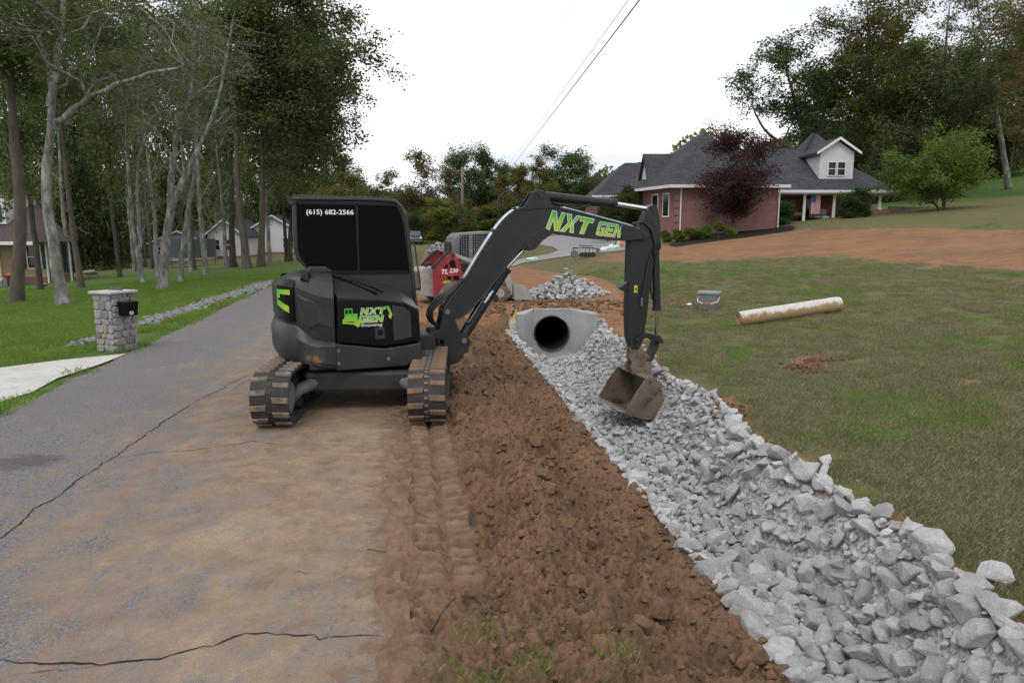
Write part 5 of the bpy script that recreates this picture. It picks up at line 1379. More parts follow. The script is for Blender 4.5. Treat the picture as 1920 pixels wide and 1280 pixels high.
def grass_field(name, P, scl, patch, label, cat='grass'):
    """P (n,3) points: patches of blades instanced over the lawn"""
    me = bpy.data.meshes.new(name); P = np.asarray(P, np.float32); me.vertices.add(len(P)); me.vertices.foreach_set('co', P.ravel())
    a = me.attributes.new('scl', 'FLOAT', 'POINT'); a.data.foreach_set('value', np.asarray(scl, np.float32))
    a = me.attributes.new('rz', 'FLOAT', 'POINT'); a.data.foreach_set('value', rng.uniform(0, 6.28, len(P)).astype(np.float32))
    o_ = bpy.data.objects.new(name, me); COL.objects.link(o_)
    ng = bpy.data.node_groups.new(name, 'GeometryNodeTree')
    ng.interface.new_socket('Geometry', in_out='INPUT', socket_type='NodeSocketGeometry'); ng.interface.new_socket('Geometry', in_out='OUTPUT', socket_type='NodeSocketGeometry')
    n, l = ng.nodes, ng.links
    gi, go = n.new('NodeGroupInput'), n.new('NodeGroupOutput')
    ob = n.new('GeometryNodeObjectInfo'); ob.inputs['Object'].default_value = patch
    ip = n.new('GeometryNodeInstanceOnPoints')
    na = n.new('GeometryNodeInputNamedAttribute'); na.data_type = 'FLOAT'; na.inputs['Name'].default_value = 'scl'
    nr = n.new('GeometryNodeInputNamedAttribute'); nr.data_type = 'FLOAT'; nr.inputs['Name'].default_value = 'rz'
    cx = n.new('ShaderNodeCombineXYZ'); l.new(nr.outputs['Attribute'], cx.inputs['Z'])
    l.new(gi.outputs[0], ip.inputs['Points']); l.new(ob.outputs['Geometry'], ip.inputs['Instance'])
    l.new(cx.outputs[0], ip.inputs['Rotation']); l.new(na.outputs['Attribute'], ip.inputs['Scale']); l.new(ip.outputs[0], go.inputs[0])
    md = o_.modifiers.new('blades', 'NODES'); md.node_group = ng
    return tag(o_, label, cat, kind='stuff')
M_GR = leaf_mat('lawn_blades', [(.10, .21, .035), (.155, .28, .05), (.21, .31, .07), (.29, .29, .11)])
M_GD = leaf_mat('dry_lawn_blades', [(.125, .175, .068), (.195, .21, .10), (.29, .265, .155), (.42, .36, .23)])
pa = blade_patch('grass_patch', 130, .17, .02, .055, .0022, M_GD, 1)
pb = blade_patch('grass_patch_lush', 120, .20, .03, .075, .003, M_GR, 2)
pc_ = blade_patch('grass_tuft', 46, .16, .03, .09, .0022, M_GR, 3)
def scatter(n, y0, y1, xf, soilmax, pw=1.0):
    yy = y0 + (y1 - y0) * rng.random(n) ** pw; lo_, hi_ = xf(yy); xx = lo_ + (hi_ - lo_) * rng.random(n)
    s_ = np.zeros(n)
    for poly, soft, amt in SOIL: s_ = np.maximum(s_, amt * np.clip(.5 + (sd_poly(xx, yy, poly) + .3 * soft * fbm(xx * 1.3, yy * 1.3, 3)) / soft, 0, 1))
    bare_ = fbm(xx * .9, yy * .9, 3)
    k = (s_ < soilmax) & (bare_ < .33)
    return xx[k], yy[k]
xx, yy = scatter(15000, 3.0, 30, lambda y: (rock_right(y) + .08 + .12 * rng.random(len(y)), np.minimum(rock_right(y) + 1.2 + .62 * y, 22)), .4, 1.5)
grass_field('lawn_grass', np.column_stack([xx, yy, ground(xx, yy) - .004]), rng.uniform(.55, 1.15, len(xx)), pa, 'thin dry olive grass on the lawn beside the ditch')
xx, yy = scatter(12000, 6, 34, lambda y: (np.maximum(road_left(y) - 5 - .45 * y, -26), road_left(y) - .06 - .1 * rng.random(len(y))), .6)
ok = sd_poly(xx, yy, [tuple(p[:2]) for p in ap]) < -.05
for a_px, b_px in (((262, 612), (520, 526)), ((118, 653), (196, 635))):        # keep the stone-lined swale clear
    A, B = gp(*a_px), gp(*b_px); ex, ey = B.x - A.x, B.y - A.y
    tq = np.clip(((xx - A.x) * ex + (yy - A.y) * ey) / (ex * ex + ey * ey), 0, 1)
    ok &= np.hypot(xx - A.x - tq * ex, yy - A.y - tq * ey) > .42
xx, yy = xx[ok], yy[ok]
grass_field('roadside_grass', np.column_stack([xx, yy, ground(xx, yy) - .004]), rng.uniform(.7, 1.5, len(xx)), pb, 'lush green grass on the lawn left of the road')
xx, yy = scatter(9000, 4.0, 32, lambda y: (rock_right(y) + .3, np.minimum(rock_right(y) + 1.2 + .62 * y, 22)), .3, 1.3)
ok = fbm(xx * .45 + 5, yy * .45, 3) > .12
xx, yy = xx[ok], yy[ok]
grass_field('green_grass_patches', np.column_stack([xx, yy, ground(xx, yy) - .006]), rng.uniform(.4, .95, len(xx)), pb, 'greener patches of grass in the dry lawn beside the ditch')
# tufts left standing at the foot of the bank
xs_, ys2 = [], []
for (px, py, n_, sp) in ((905, 1195, 4, .12), (960, 1245, 7, .18), (1040, 1268, 8, .16), (1130, 1275, 4, .12), (890, 1260, 4, .12), (1010, 1200, 1, .03), (1390, 1265, 2, .06)):
    c = gp(px, py)
    for _ in range(n_): xs_.append(c.x + rng.normal(0, sp)); ys2.append(c.y + rng.normal(0, sp * .7))
grass_field('bank_tufts', np.array([(a, b, surf(a, b) - .01) for a, b in zip(xs_, ys2)]), rng.uniform(.35, .8, len(xs_)), pc_, 'sparse green grass tufts at the foot of the dirt bank')
# ------------------------------------------------------------------ track loader
LC = Vector((-1.35, 20.6, 0.02)); LU = Matrix.Rotation(R(22), 4, 'Z')
ldr = thing('track_loader', 'dusty red and grey compact track loader parked behind the excavator boom', 'loader', LC)
M_RED = mat('loader_red', (.30, .018, .028), (.23, .016, .022), rough=.5, scale=3, c3=(.26, .16, .11), s3=4, lo3=.56, hi3=.8)
M_LGREY = mat('loader_pale_grey', (.36, .345, .32), (.28, .26, .235), rough=.6, scale=4, c3=(.25, .18, .13), s3=5, lo3=.58, hi3=.75)
M_CABG = mat('loader_cab_grey', (.115, .125, .135), (.15, .15, .15), rough=.55, scale=3, c3=(.26, .22, .18), s3=2.2, lo3=.55, hi3=.8)
M_DUSTY = mat('dusty_rubber_track', (.16, .12, .09), (.10, .08, .065), rough=.95, scale=6)
def LB(): return MB(LU)
bdy = LB().prism([(-1.10, .30), (-1.10, 1.0), (-.55, 1.10), (.30, 1.05), (.85, .60), (.85, .30)], -.50, .50).build('body', M_DARK, ldr, bevel=.02)
eng = LB().prism([(-1.48, .22), (-1.50, .93), (-1.44, 1.0), (-1.05, 1.02), (-1.05, .16)], -.46, .46).build('engine_door', M_LGREY, ldr, bevel=.02)
gr_ = LB().box(-1.512, -1.49, -.34, .30, .36, .86).build('radiator_grille', mat('grille_tan', (.13, .10, .065), rough=.8), eng)
for k in range(14):
    LB().box(-1.525, -1.508, -.335, .295, .38 + .034 * k, .392 + .034 * k).build('grille_slat', M_LUGTAN, gr_)
redp = [(-1.17, .14), (-1.19, 1.0), (-.84, 1.36), (-.70, 1.45), (-.58, 1.45), (-.48, 1.37), (-.32, .80), (-.36, .50), (-.52, .13)]
for s_ in (-1, 1):
    y0 = s_ * .62; rp = LB().prism(redp, y0 - .06, y0 + .06).build('tower', M_RED, ldr, bevel=.015)
    LB().prism([(-1.20, .98), (-.85, 1.34), (-.70, 1.43), (-.66, 1.47), (-.74, 1.475), (-.90, 1.38), (-1.24, 1.02)], y0 - .075, y0 + .075).build('tower_edge', M_DARK, rp)
    LB().cyl((-.60, y0 - .08, 1.36), (-.60, y0 + .08, 1.36), .05, 14).build('pivot_pin', M_DARK, rp)
    if s_ < 0:
        for pl in ([(-.74, 1.14), (-.66, 1.25), (-.58, 1.22), (-.52, 1.02), (-.70, 1.02)], [(-.87, 1.06), (-.79, 1.12), (-.75, 1.02), (-.88, 1.0)], [(-.82, .77), (-.69, .77), (-.66, .68), (-.76, .66)], [(-.65, .77), (-.46, .79), (-.43, .64), (-.60, .66)]):
            LB().prism(pl, y0 - .064, y0 - .058).build('tower_opening', M_BLACK, rp)
        def lm(a, z): return LU @ Matrix(((1, 0, 0, a), (0, 0, -1, y0 - .0615), (0, 1, 0, z), (0, 0, 0, 1)))
        put_mesh('model_lettering', text_mesh('TL', .17, .25, 1.15, .001, .004), M_WHITE, rp, lm(-.99, .84)); put_mesh('model_lettering', text_mesh('230', .15, .25, 1.15, .001, .003), M_WHITE, rp, lm(-.74, .87))
        LB().prism([(-.93, .60), (-.90, .64), (-.72, .65), (-.68, .62), (-.70, .57), (-.88, .56)], y0 - .064, y0 - .058).build('green_badge', M_GREEN, rp)
    # lift arm
    LB().prism([(-.60, 1.42), (-.55, 1.30), (.05, 1.07), (.72, .93), (.90, .74), (1.02, .42), (1.02, .16), (1.18, .16), (1.20, .50), (1.05, .94), (.92, 1.06), (.10, 1.19)], y0 - .05 + s_ * .02, y0 + .05 + s_ * .02).build('lift_arm', M_LGREY, ldr, bevel=.012)
    # track
    N_ = 26; prof_ = [(-1.0, .0), (.85, .0), (1.06, .10), (1.10, .28), (.98, .42), (.70, .48), (-.35, .50), (-.60, .62), (-.92, .50), (-1.12, .22)]
    LB().prism(prof_, s_ * .68 - .16, s_ * .68 + .16).build('track', M_DUSTY, ldr, bevel=.05, seg=3)
    LB().prism([(a * .82, .08 + z * .7) for a, z in prof_], s_ * .68 - .17, s_ * .68 + .17).build('track_frame', M_LGREY, ldr, bevel=.02)
    for rx in (-.6, -.2, .2, .6):
        LB().cyl((rx, s_ * .68 - .18, .13), (rx, s_ * .68 + .18, .13), .09, 14).build('track_roller', M_DARK, ldr)
    LB().tube([(-.45, s_ * .56, .62), (.35, s_ * .56, .98)], .045, 10).build('lift_ram', M_DARK, ldr)
put_mesh('maker_lettering', text_mesh('TAKEUCHI', .125, .1, 1.15, .001, .003), M_RED, ldr, LU @ Matrix.Translation((.14, -.695, .98)) @ Matrix.Rotation(R(9), 4, 'Y') @ Matrix(((1, 0, 0, 0), (0, 0, -1, 0), (0, 1, 0, 0), (0, 0, 0, 1))))
cabL = LB().prism([(-.52, 1.05), (-.55, 1.65), (-.48, 1.86), (-.32, 1.97), (.60, 2.03), (.68, 1.98), (.74, 1.05)], -.44, .44).build('cab', M_CABG, ldr, bevel=.05, seg=3)
LB().prism([(-.34, 1.78), (-.28, 1.90), (.60, 1.95), (.66, 1.20), (-.36, 1.20)], -.446, -.436).build('cab_side_screen', M_BLACK, cabL)
for a0, a1, c0_, c1_ in ((-.30, -.06, 2, 9), (.04, .62, 9, 9)):
    for k in range(c0_ + 2):
        a = a0 + (a1 - a0) * k / (c0_ + 1); LB().box(a - .008, a + .008, -.458, -.446, 1.2, 1.93 - .02).build('screen_bar', M_CABG, cabL)
    for k in range(10):
        z = 1.24 + .068 * k; LB().box(a0, a1, -.4575, -.4465, z, z + .012).build('screen_bar', M_CABG, cabL)
LB().box(-.06, .04, -.456, -.444, 1.18, 1.93).build('screen_post', M_CABG, cabL)
LB().prism([(-.30, 1.72), (.30, 1.72), (.30, 1.25), (-.30, 1.25)], -.585, -.565, 'x').build('rear_window', M_DARK, cabL)
LB().tube([(-.10, .30, 1.98), (-.14, .32, 2.45)], .006, 5).build('aerial', M_DARK, cabL)
bk2 = LB().prism([(1.20, .04), (1.78, .02), (1.80, .06), (1.36, .10), (1.30, .50), (1.22, .52)], -.86, .86).build('bucket', M_LGREY, ldr, bevel=.01)
for s_ in (-1, 1): LB().prism([(1.20, .04), (1.78, .03), (1.50, .48), (1.24, .52)], s_ * .86 - .012, s_ * .86 + .012).build('bucket_side', M_LGREY, bk2)
LB().tube([(-1.25, -.1, 1.0), (-1.25, -.1, 1.10), (-1.15, -.1, 1.12)], .05, 10).build('exhaust_stub', M_DARK, ldr)

# ------------------------------------------------------------------ stone mailbox pillar
mp = gp(222, 655); MR = Matrix.Rotation(R(-22), 4, 'Z')
pil = thing('mailbox_pillar', 'square grey fieldstone mailbox pillar beside the road', 'pillar', mp)
M_MORT = mat('mortar', (.36, .355, .345), (.28, .275, .27), rough=.95, scale=8, bump=.4, bscale=40)
STN = [mat('fieldstone_grey', (.23, .225, .225), (.31, .30, .295), rough=.9, scale=5, bump=.6, bscale=18), mat('fieldstone_dark', (.15, .145, .15), (.21, .20, .20), rough=.9, scale=5, bump=.6, bscale=18),
       mat('fieldstone_tan', (.36, .29, .20), (.29, .24, .18), rough=.9, scale=5, bump=.6, bscale=18), mat('fieldstone_brown', (.22, .19, .15), (.27, .24, .19), rough=.9, scale=5, bump=.6, bscale=18)]
W_ = .225
MB(MR).box(-W_ + .012, W_ - .012, -W_ + .012, W_ - .012, -.15, 1.0).build('mortar_core', M_MORT, pil)
r = random.Random(5)
for face in range(4):
    FM = MR @ Matrix.Rotation(face * math.pi / 2, 4, 'Z')
    z = -.02
    while z < .97:
        hh = min(r.uniform(.09, .16), 1.0 - z); x = -W_
        if 1.0 - z - hh < .05: hh = 1.0 - z
        while x < W_ - .02:
            ww = r.uniform(.10, .22); x1 = min(W_, x + ww)
            if W_ - x1 < .07: x1 = W_
            j = lambda: r.uniform(-.008, .008); g_ = .009; pr = r.uniform(.008, .03)
            cs = min(.03, (x1 - x) * .2, hh * .25)
            q = [(x + g_ + cs + j(), z + g_), (x1 - g_ - cs + j(), z + g_ + j() * .5), (x1 - g_, z + g_ + cs), (x1 - g_ + j() * .5, z + hh - g_ - cs), (x1 - g_ - cs, z + hh - g_ + j() * .5), (x + g_ + cs, z + hh - g_), (x + g_, z + hh - g_ - cs), (x + g_ + j() * .5, z + g_ + cs)]
            MB(FM).prism(q, -W_ - pr, -W_ + .03).build('stone', STN[r.choice((0, 0, 0, 0, 0, 1, 1, 1, 2, 3))], pil, bevel=.012)
            x = x1
        z += hh
cp = [(.40 * math.cos(k * math.pi / 10 + .1) * (1.12 + .05 * math.sin(k * 3)), .40 * math.sin(k * math.pi / 10 + .1) * (1.1 + .05 * math.cos(k * 2.3))) for k in range(20)]
cp = [(max(-.275, min(.275, x)), max(-.275, min(.275, y))) for x, y in cp]
MB(MR).prism(cp, 1.0, 1.045, 'z').build('cap_stone', mat('cap_stone_pale', (.47, .46, .44), (.36, .35, .34), rough=.9, scale=5, bump=.4), pil, bevel=.012)
MB(MR).box(-.17, .15, .05, .075, 1.045, 1.095).build('name_plaque', mat('dark_bronze', (.05, .055, .055), (.10, .10, .10), rough=.5, scale=30), pil, bevel=.004)
FM = MR @ Matrix.Rotation(R(90), 4, 'Z')
bx_ = MB(FM).add([(-.11, -.44, .62), (.09, -.44, .62), (.13, -.44, .87), (-.15, -.44, .87), (-.11, -.20, .62), (.09, -.20, .62), (.13, -.20, .87), (-.15, -.20, .87)],
           [(0, 1, 2, 3), (7, 6, 5, 4), (0, 4, 5, 1), (1, 5, 6, 2), (2, 6, 7, 3), (3, 7, 4, 0)]).build('mailbox', M_BLACK, pil, bevel=.008)
put_mesh('house_number', text_mesh('03', .085, 0, 1.0, .001, .002), M_WHITE, bx_, FM @ Matrix(((1, 0, 0, -.07), (0, 0, -1, -.4415), (0, 1, 0, .645), (0, 0, 0, 1))))

# ------------------------------------------------------------------ things on the right lawn
M_COOL = mat('cooler_grey', (.17, .175, .18), (.14, .145, .15), rough=.55, scale=6)
cl = gp(1329, 581); co = thing('cooler_box', 'grey lidded cooler bucket with a white rope handle on the lawn', 'cooler', cl, R(-28))
MB().add([(-.20, -.15, 0), (.20, -.15, 0), (.20, .15, 0), (-.20, .15, 0), (-.235, -.18, .36), (.235, -.18, .36), (.235, .18, .36), (-.235, .18, .36)], [(0, 3, 2, 1), (4, 5, 6, 7), (0, 1, 5, 4), (1, 2, 6, 5), (2, 3, 7, 6), (3, 0, 4, 7)]).build('tub', M_COOL, co, bevel=.02)
MB().box(-.255, .255, -.20, .20, .365, .44).build('lid', mat('cooler_lid', (.24, .245, .25), (.21, .21, .22), rough=.5, scale=6), co, bevel=.025, seg=3)
hd = MB().tube([(-.25, -.06, .32), (-.235, -.20, .22), (-.12, -.235, .17), (.12, -.235, .17), (.235, -.20, .22), (.25, -.06, .32)], .009, 8).build('rope_handle', M_WHITE, co, smooth=True)
MB().tube([(-.09, -.237, .169), (.09, -.237, .169)], .014, 8).build('handle_grip', mat('orange_grip', (.5, .16, .05), rough=.6), hd)
bp_ = gp(1290, 574); bo = thing('drink_bottle', 'small white and orange bottle lying left of the cooler', 'bottle', bp_ + Vector((0, 0, .035)), R(12))
MB().tube([(-.03, 0, 0), (.0, 0, 0), (.08, 0, 0), (.10, 0, 0)], [.025, .035, .035, .02], 12).build('bottle_body', M_WHITE, bo, smooth=True)
MB().tube([(-.10, 0, 0), (-.03, 0, 0)], [.022, .026], 12).build('bottle_cap', mat('orange_cap', (.62, .13, .05), rough=.5), bo)
sh = gp(1300, 573); MB().tube([(0, 0, .02), (.28, .10, .03)], .022, 8).build('hand_tool', M_DARK, loc=sh); tag(bpy.data.objects['hand_tool'], 'short black tool handle lying against the cooler', 'tool')
# straw blanket roll
ra, rb = gp(1385, 612), gp(1573, 583)
rl = thing('straw_roll', 'long straw erosion blanket roll wrapped in pale netting on the lawn', 'straw roll', ra)
t = NT('straw_netting')
fz = t.noise(16, 8, .75, t.mapping((3, 3, 3)))
cS = t.mix(t.rng(fz, .35, .65), (.44, .32, .17), (.25, .17, .085))
wr = t.math('ADD', t.attr('wrap'), t.rng(t.noise(5, 9, .75), .3, .7, -.38, .38))
cS = t.mix(t.rng(wr, .42, .60), cS, t.mix(t.rng(t.noise(22, 5), .4, .65), (.66, .64, .61), (.48, .45, .41)))
cS = t.mix(t.rng(t.noise(2.2, 3), .66, .70, 0, .8), cS, (.22, .21, .21))
M_STRAW = t.done(cS, .9, t.noise(70, 6, .7), .02, .8, .2)
d_ = (rb - ra); Lr = d_.length; ax = d_.normalized(); sd_ = Vector((-ax.y, ax.x, 0)).normalized(); up_ = ax.cross(sd_); up_ = up_ if up_.z > 0 else -up_
vs, fs, wrp = [], [], []
NS, NR = 60, 28; rad = .155
for i in range(NS + 1):
    for k in range(NR):
        a = 2 * math.pi * k / NR; rr_ = rad * (1 + .05 * float(pnoise(i * .21, k * .5)) + .025 * float(pnoise(i * .9, k * 1.3))) * (1 if 0 < i < NS else .93)
        p = ax * (Lr * i / NS + (.012 * float(pnoise(k * .8, 3)) if i in (0, NS) else 0)) + (sd_ * math.cos(a) + up_ * math.sin(a)) * rr_ + Vector((0, 0, rad * .93)); vs.append(tuple(p)); wrp.append(.58 + .6 * math.sin(a + .5))
for i in range(NS):
    for k in range(NR): fs.append((i * NR + k, (i + 1) * NR + k, (i + 1) * NR + (k + 1) % NR, i * NR + (k + 1) % NR))
ro = mk('roll_body', vs, fs, M_STRAW, rl, smooth=True); fixn(ro); add_attr(ro, 'wrap', wrp)
for e_, nm in ((0, 'roll_end'), (Lr, 'roll_end')):
    vs, fs = [], []
    for q in range(7):
        for k in range(NR):
            a = 2 * math.pi * k / NR; rr_ = rad * .95 * (1 - q / 6.5); p = ax * (e_ + (.02 if q % 2 else 0) * (1 if e_ == 0 else -1)) + (sd_ * math.cos(a) + up_ * math.sin(a)) * rr_ + Vector((0, 0, rad * .93)); vs.append(tuple(p))
    for q in range(6):
        for k in range(NR): fs.append((q * NR + k, q * NR + (k + 1) % NR, (q + 1) * NR + (k + 1) % NR, (q + 1) * NR + k))
    o_ = mk(nm, vs, fs, mat('loose_straw', (.46, .33, .17), (.22, .15, .075), rough=.95, scale=30, bump=.6), rl); add_attr(o_, 'wrap', [0] * len(vs))
# loose straw wisps
V, Q = [], []
for (px, py, n_, sx_, sy_) in ((1360, 590, 60, .45, .3), (1300, 610, 40, .3, .1), (1590, 586, 30, .12, .1), (1375, 612, 30, .15, .08)):
    c = gp(px, py)
    for _ in range(n_):
        x, y = c.x + rng.normal(0, sx_), c.y + rng.normal(0, sy_); z = g1(x, y) + .035 + rng.uniform(0, .02); a = rng.uniform(0, 6.28); L_ = rng.uniform(.03, .09)
        dx, dy = math.cos(a) * L_, math.sin(a) * L_; k = len(V); V += [(x - dx, y - dy, z), (x - dx - dy * .08, y - dy + dx * .08, z), (x + dx, y + dy, z + .01), (x + dx + dy * .08, y + dy - dx * .08, z + .01)]; Q.append((k, k + 1, k + 2, k + 3))
o_ = bpy.data.objects.new('straw_wisps', fast_mesh('straw_wisps', V, Q, MATS['loose_straw'])); COL.objects.link(o_); tag(o_, 'loose straw wisps scattered on the lawn around the roll', 'straw', kind='stuff')

# ------------------------------------------------------------------ seeding implement, bags, blower by the driveway
ip_ = gp(1098, 483); im = thing('tow_implement', 'black towed ground implement with pale spoked wheel by the driveway', 'implement', ip_, R(8))
M_WHEEL = mat('cream_wheel', (.45, .40, .30), (.36, .31, .23), rough=.6, scale=10)
def IM(): return MB()
wl1 = IM().cyl((-.62, -.10, .20), (-.62, -.02, .20), .20, 22).build('wheel', M_RUBBER, im, bevel=.02)
IM().tube([(-.62 + .14 * math.cos(a), -.105, .20 + .14 * math.sin(a)) for a in [k * 2 * math.pi / 20 for k in range(21)]], .018, 6).build('wheel_rim', M_WHEEL, wl1, smooth=True)
for k in range(6): IM().cyl((-.62, -.10, .20), (-.62 + .14 * math.cos(k * 1.047), -.10, .20 + .14 * math.sin(k * 1.047)), .008, 6).build('spoke', M_WHEEL, wl1)
IM().tube([(-.70, -.05, .50), (.10, -.05, .52), (.45, -.05, .50)], .03, 8).build('frame_beam', M_DARK, im)
IM().tube([(-.70, -.05, .52), (-.66, -.06, .34), (-.62, -.06, .20)], .025, 8).build('wheel_fork', M_DARK, im)
IM().tube([(-.40, -.05, .62), (.38, -.05, .60)], .022, 8).build('frame_beam', M_DARK, im)
for k in range(4):
    a = -.22 + .2 * k; IM().cyl((a, -.12, .16), (a, .10, .16), .13, 16).build('disc', M_DARK, im)
    IM().tube([(a, 0, .16), (a + .03, -.02, .50)], .018, 6).build('disc_arm', M_DARK, im)
IM().prism([(-.42, .50), (-.36, .20), (-.20, .16), (-.18, .50)], -.09, -.05).build('side_plate', M_WHEEL, im, bevel=.01)
IM().prism([(.48, .06), (.66, .50), (.74, .48), (.58, .04)], -.22, .20).build('drag_board', mat('weathered_board', (.20, .17, .14), (.13, .11, .09), rough=.9, scale=8), im, bevel=.008)
IM().tube([(.40, -.05, .50), (.62, -.02, .44)], .02, 6).build('drag_link', M_DARK, im)
M_BAG = mat('seed_bag', (.62, .66, .64), (.50, .60, .56), rough=.5, scale=5, c3=(.10, .36, .30), s3=3.0, lo3=.55, hi3=.62)
def bag(px, py, L_, w, h, rz, label):
    p = gp(px, py); vs, fs = [], []; A_, B_ = 14, 9
    for i in range(A_):
        for j in range(B_):
            u_, v_ = i / (A_ - 1) * 2 - 1, j / (B_ - 1) * 2 - 1; e_ = (1 - abs(u_) ** 3.2) * (1 - abs(v_) ** 2.6)
            vs.append((u_ * L_ * (1 - .08 * v_ * v_), v_ * w * (1 - .1 * u_ * u_), h * e_ * (1 + .35 * float(pnoise(u_ * 2.2 + px, v_ * 2.2))) + .004))
    for i in range(A_ - 1):
        for j in range(B_ - 1): fs.append((i * B_ + j, (i + 1) * B_ + j, (i + 1) * B_ + j + 1, i * B_ + j + 1))
    o_ = mk('seed_bag', vs, fs, M_BAG, smooth=True); o_.location = p + Vector((0, 0, .03)); o_.rotation_euler = (0, 0, rz); sm_ = o_.modifiers.new('t', 'SOLIDIFY'); sm_.thickness = .02
    tag(o_, label, 'bag', 'bags lying by the driveway')
bag(1135, 470, .36, .24, .18, R(15), 'white and green seed bag nearest the towed implement'); bag(1146, 467, .26, .22, .26, R(70), 'plump white bag between its two neighbours'); bag(1155, 466, .30, .2, .16, R(-10), 'white and green seed bag nearest the orange blower')
bag(1000, 487, .45, .3, .10, R(10), 'flat white bag at the driveway edge below the boom')
bl_ = gp(1163, 464); bw = thing('leaf_blower', 'orange and white backpack blower standing by the bags', 'blower', bl_, R(20))
MB().tube([(0, 0, .02), (0, 0, .12), (.0, 0, .26), (.0, 0, .36)], [.16, .20, .17, .08], 14).build('motor_housing', mat('blower_orange', (.60, .14, .04), (.5, .12, .04), rough=.5, scale=6), bw, smooth=True)
MB().box(-.24, -.15, -.14, .14, .02, .42).build('back_frame', mat('blower_white', (.6, .6, .58), rough=.5), bw, bevel=.02)
MB().tube([(-.12, 0, .38), (-.22, .02, .48), (-.30, .02, .30), (-.34, .02, .06)], .03, 8).build('blower_tube', M_DARK, bw, smooth=True)

# ------------------------------------------------------------------ pickup on the road
tp = Vector((float(at(779, 460, 96).x), 96, 0.01)); tk = thing('pickup_truck', 'black pickup truck driving towards the camera far down the road', 'truck', tp, R(8))
M_TPAINT = mat('black_car_paint', (.008, .009, .012), rough=.18, spec=.5, coat=.5)
M_TGLASS = mat('windscreen_glass', (.05, .07, .09), rough=.05, spec=.6)
MB().box(-.98, .98, .4, 5.4, .55, 1.15).build('body', M_TPAINT, tk, bevel=.08, seg=3)
MB().box(-.93, .93, .05, 1.3, .60, 1.22).build('hood', M_TPAINT, tk, bevel=.10, seg=3)
cbt = MB().add([(-.90, 1.3, 1.15), (.90, 1.3, 1.15), (.90, 3.9, 1.15), (-.90, 3.9, 1.15), (-.70, 1.95, 1.88), (.70, 1.95, 1.88), (.70, 3.6, 1.88), (-.70, 3.6, 1.88)], [(0, 3, 2, 1), (4, 5, 6, 7), (0, 1, 5, 4), (1, 2, 6, 5), (2, 3, 7, 6), (3, 0, 4, 7)]).build('cab', M_TPAINT, tk, bevel=.06)
MB().add([(-.80, 1.345, 1.20), (.80, 1.345, 1.20), (.66, 1.885, 1.81), (-.66, 1.885, 1.81)], [(0, 1, 2, 3)]).build('windscreen', M_TGLASS, cbt)
MB().box(-.62, .62, -.01, .06, .72, 1.08).build('grille', M_DARK, tk, bevel=.02)
for k in range(3): MB().box(-.60, .60, -.025, .0, .78 + .1 * k, .82 + .1 * k).build('grille_bar', M_CHROME, tk)
MB().box(-.95, .95, -.08, .10, .42, .64).build('bumper', M_GREY, tk, bevel=.04)
for s_ in (-1, 1):
    MB().box(s_ * .76 - .15, s_ * .76 + .15, -.02, .12, .82, 1.06).build('headlight', mat('headlight', (.85, .87, .9), rough=.15), tk, bevel=.03)
    mi = MB().box(s_ * 1.14 - .12, s_ * 1.14 + .12, 1.5, 1.62, 1.18, 1.48).build('mirror', M_TPAINT, tk, bevel=.03)
    for yy_ in (.95, 4.4):
        wh = MB().cyl((s_ * .98, yy_, .40), (s_ * .72, yy_, .40), .40, 20).build('wheel', M_RUBBER, tk, bevel=.03); MB().cyl((s_ * .99, yy_, .40), (s_ * .95, yy_, .40), .24, 14).build('rim', M_GREY, wh)

# ------------------------------------------------------------------ pole and cables
M_POLE = mat('weathered_pole', (.20, .16, .13), (.14, .11, .09), rough=.95, scale=4, stretch=(1, 1, .1))
pb_ = at(868, 470, 106); zt_ = at(868, 313, 106).z
po = thing('utility_pole', 'weathered wooden utility pole standing in front of the distant woods', 'pole', (pb_.x, 106, g1(pb_.x, 106)))
MB().tube([(0, 0, -.3), (0, 0, (zt_ - po.location.z) * .5), (0, 0, zt_ - po.location.z)], [.24, .20, .16], 12).build('post', M_POLE, po, smooth=True)
MB().cyl((.22, 0, zt_ - po.location.z - .9), (.22, 0, zt_ - po.location.z - .3), .10, 10).build('insulator', M_GREY, po)
M_CABLE = mat('black_cable', (.02, .02, .022), rough=.6)
def cable(a, b, Ya, Yb, r_, label, sag=0.0):
    A, B_ = at(*a, Ya), at(*b, Yb); d = (B_ - A); C_ = B_ + d * ((Yb + 6) / (Ya - Yb)); pts_ = []
    for k in range(41):
        q = k / 40; p = A.lerp(C_, q); p.z -= sag * 4 * q * (1 - q); pts_.append(p - A)
    o_ = MB().tube(pts_, r_, 6).build('overhead_cable', M_CABLE, smooth=True, loc=A); tag(o_, label, 'cable', 'overhead cables')
cable((962, 310), (1201, -2), 106, 20, .020, 'thickest black overhead cable, rightmost of the four'); cable((958, 304), (1180, -2), 106, 21, .010, 'second overhead cable, close left of the thickest one')
cable((905, 262), (1082, -4), 120, 24, .0055, 'faint thin overhead wire, third from the right'); cable((895, 262), (1044, -4), 120, 26, .005, 'faintest overhead wire, leftmost of the four')

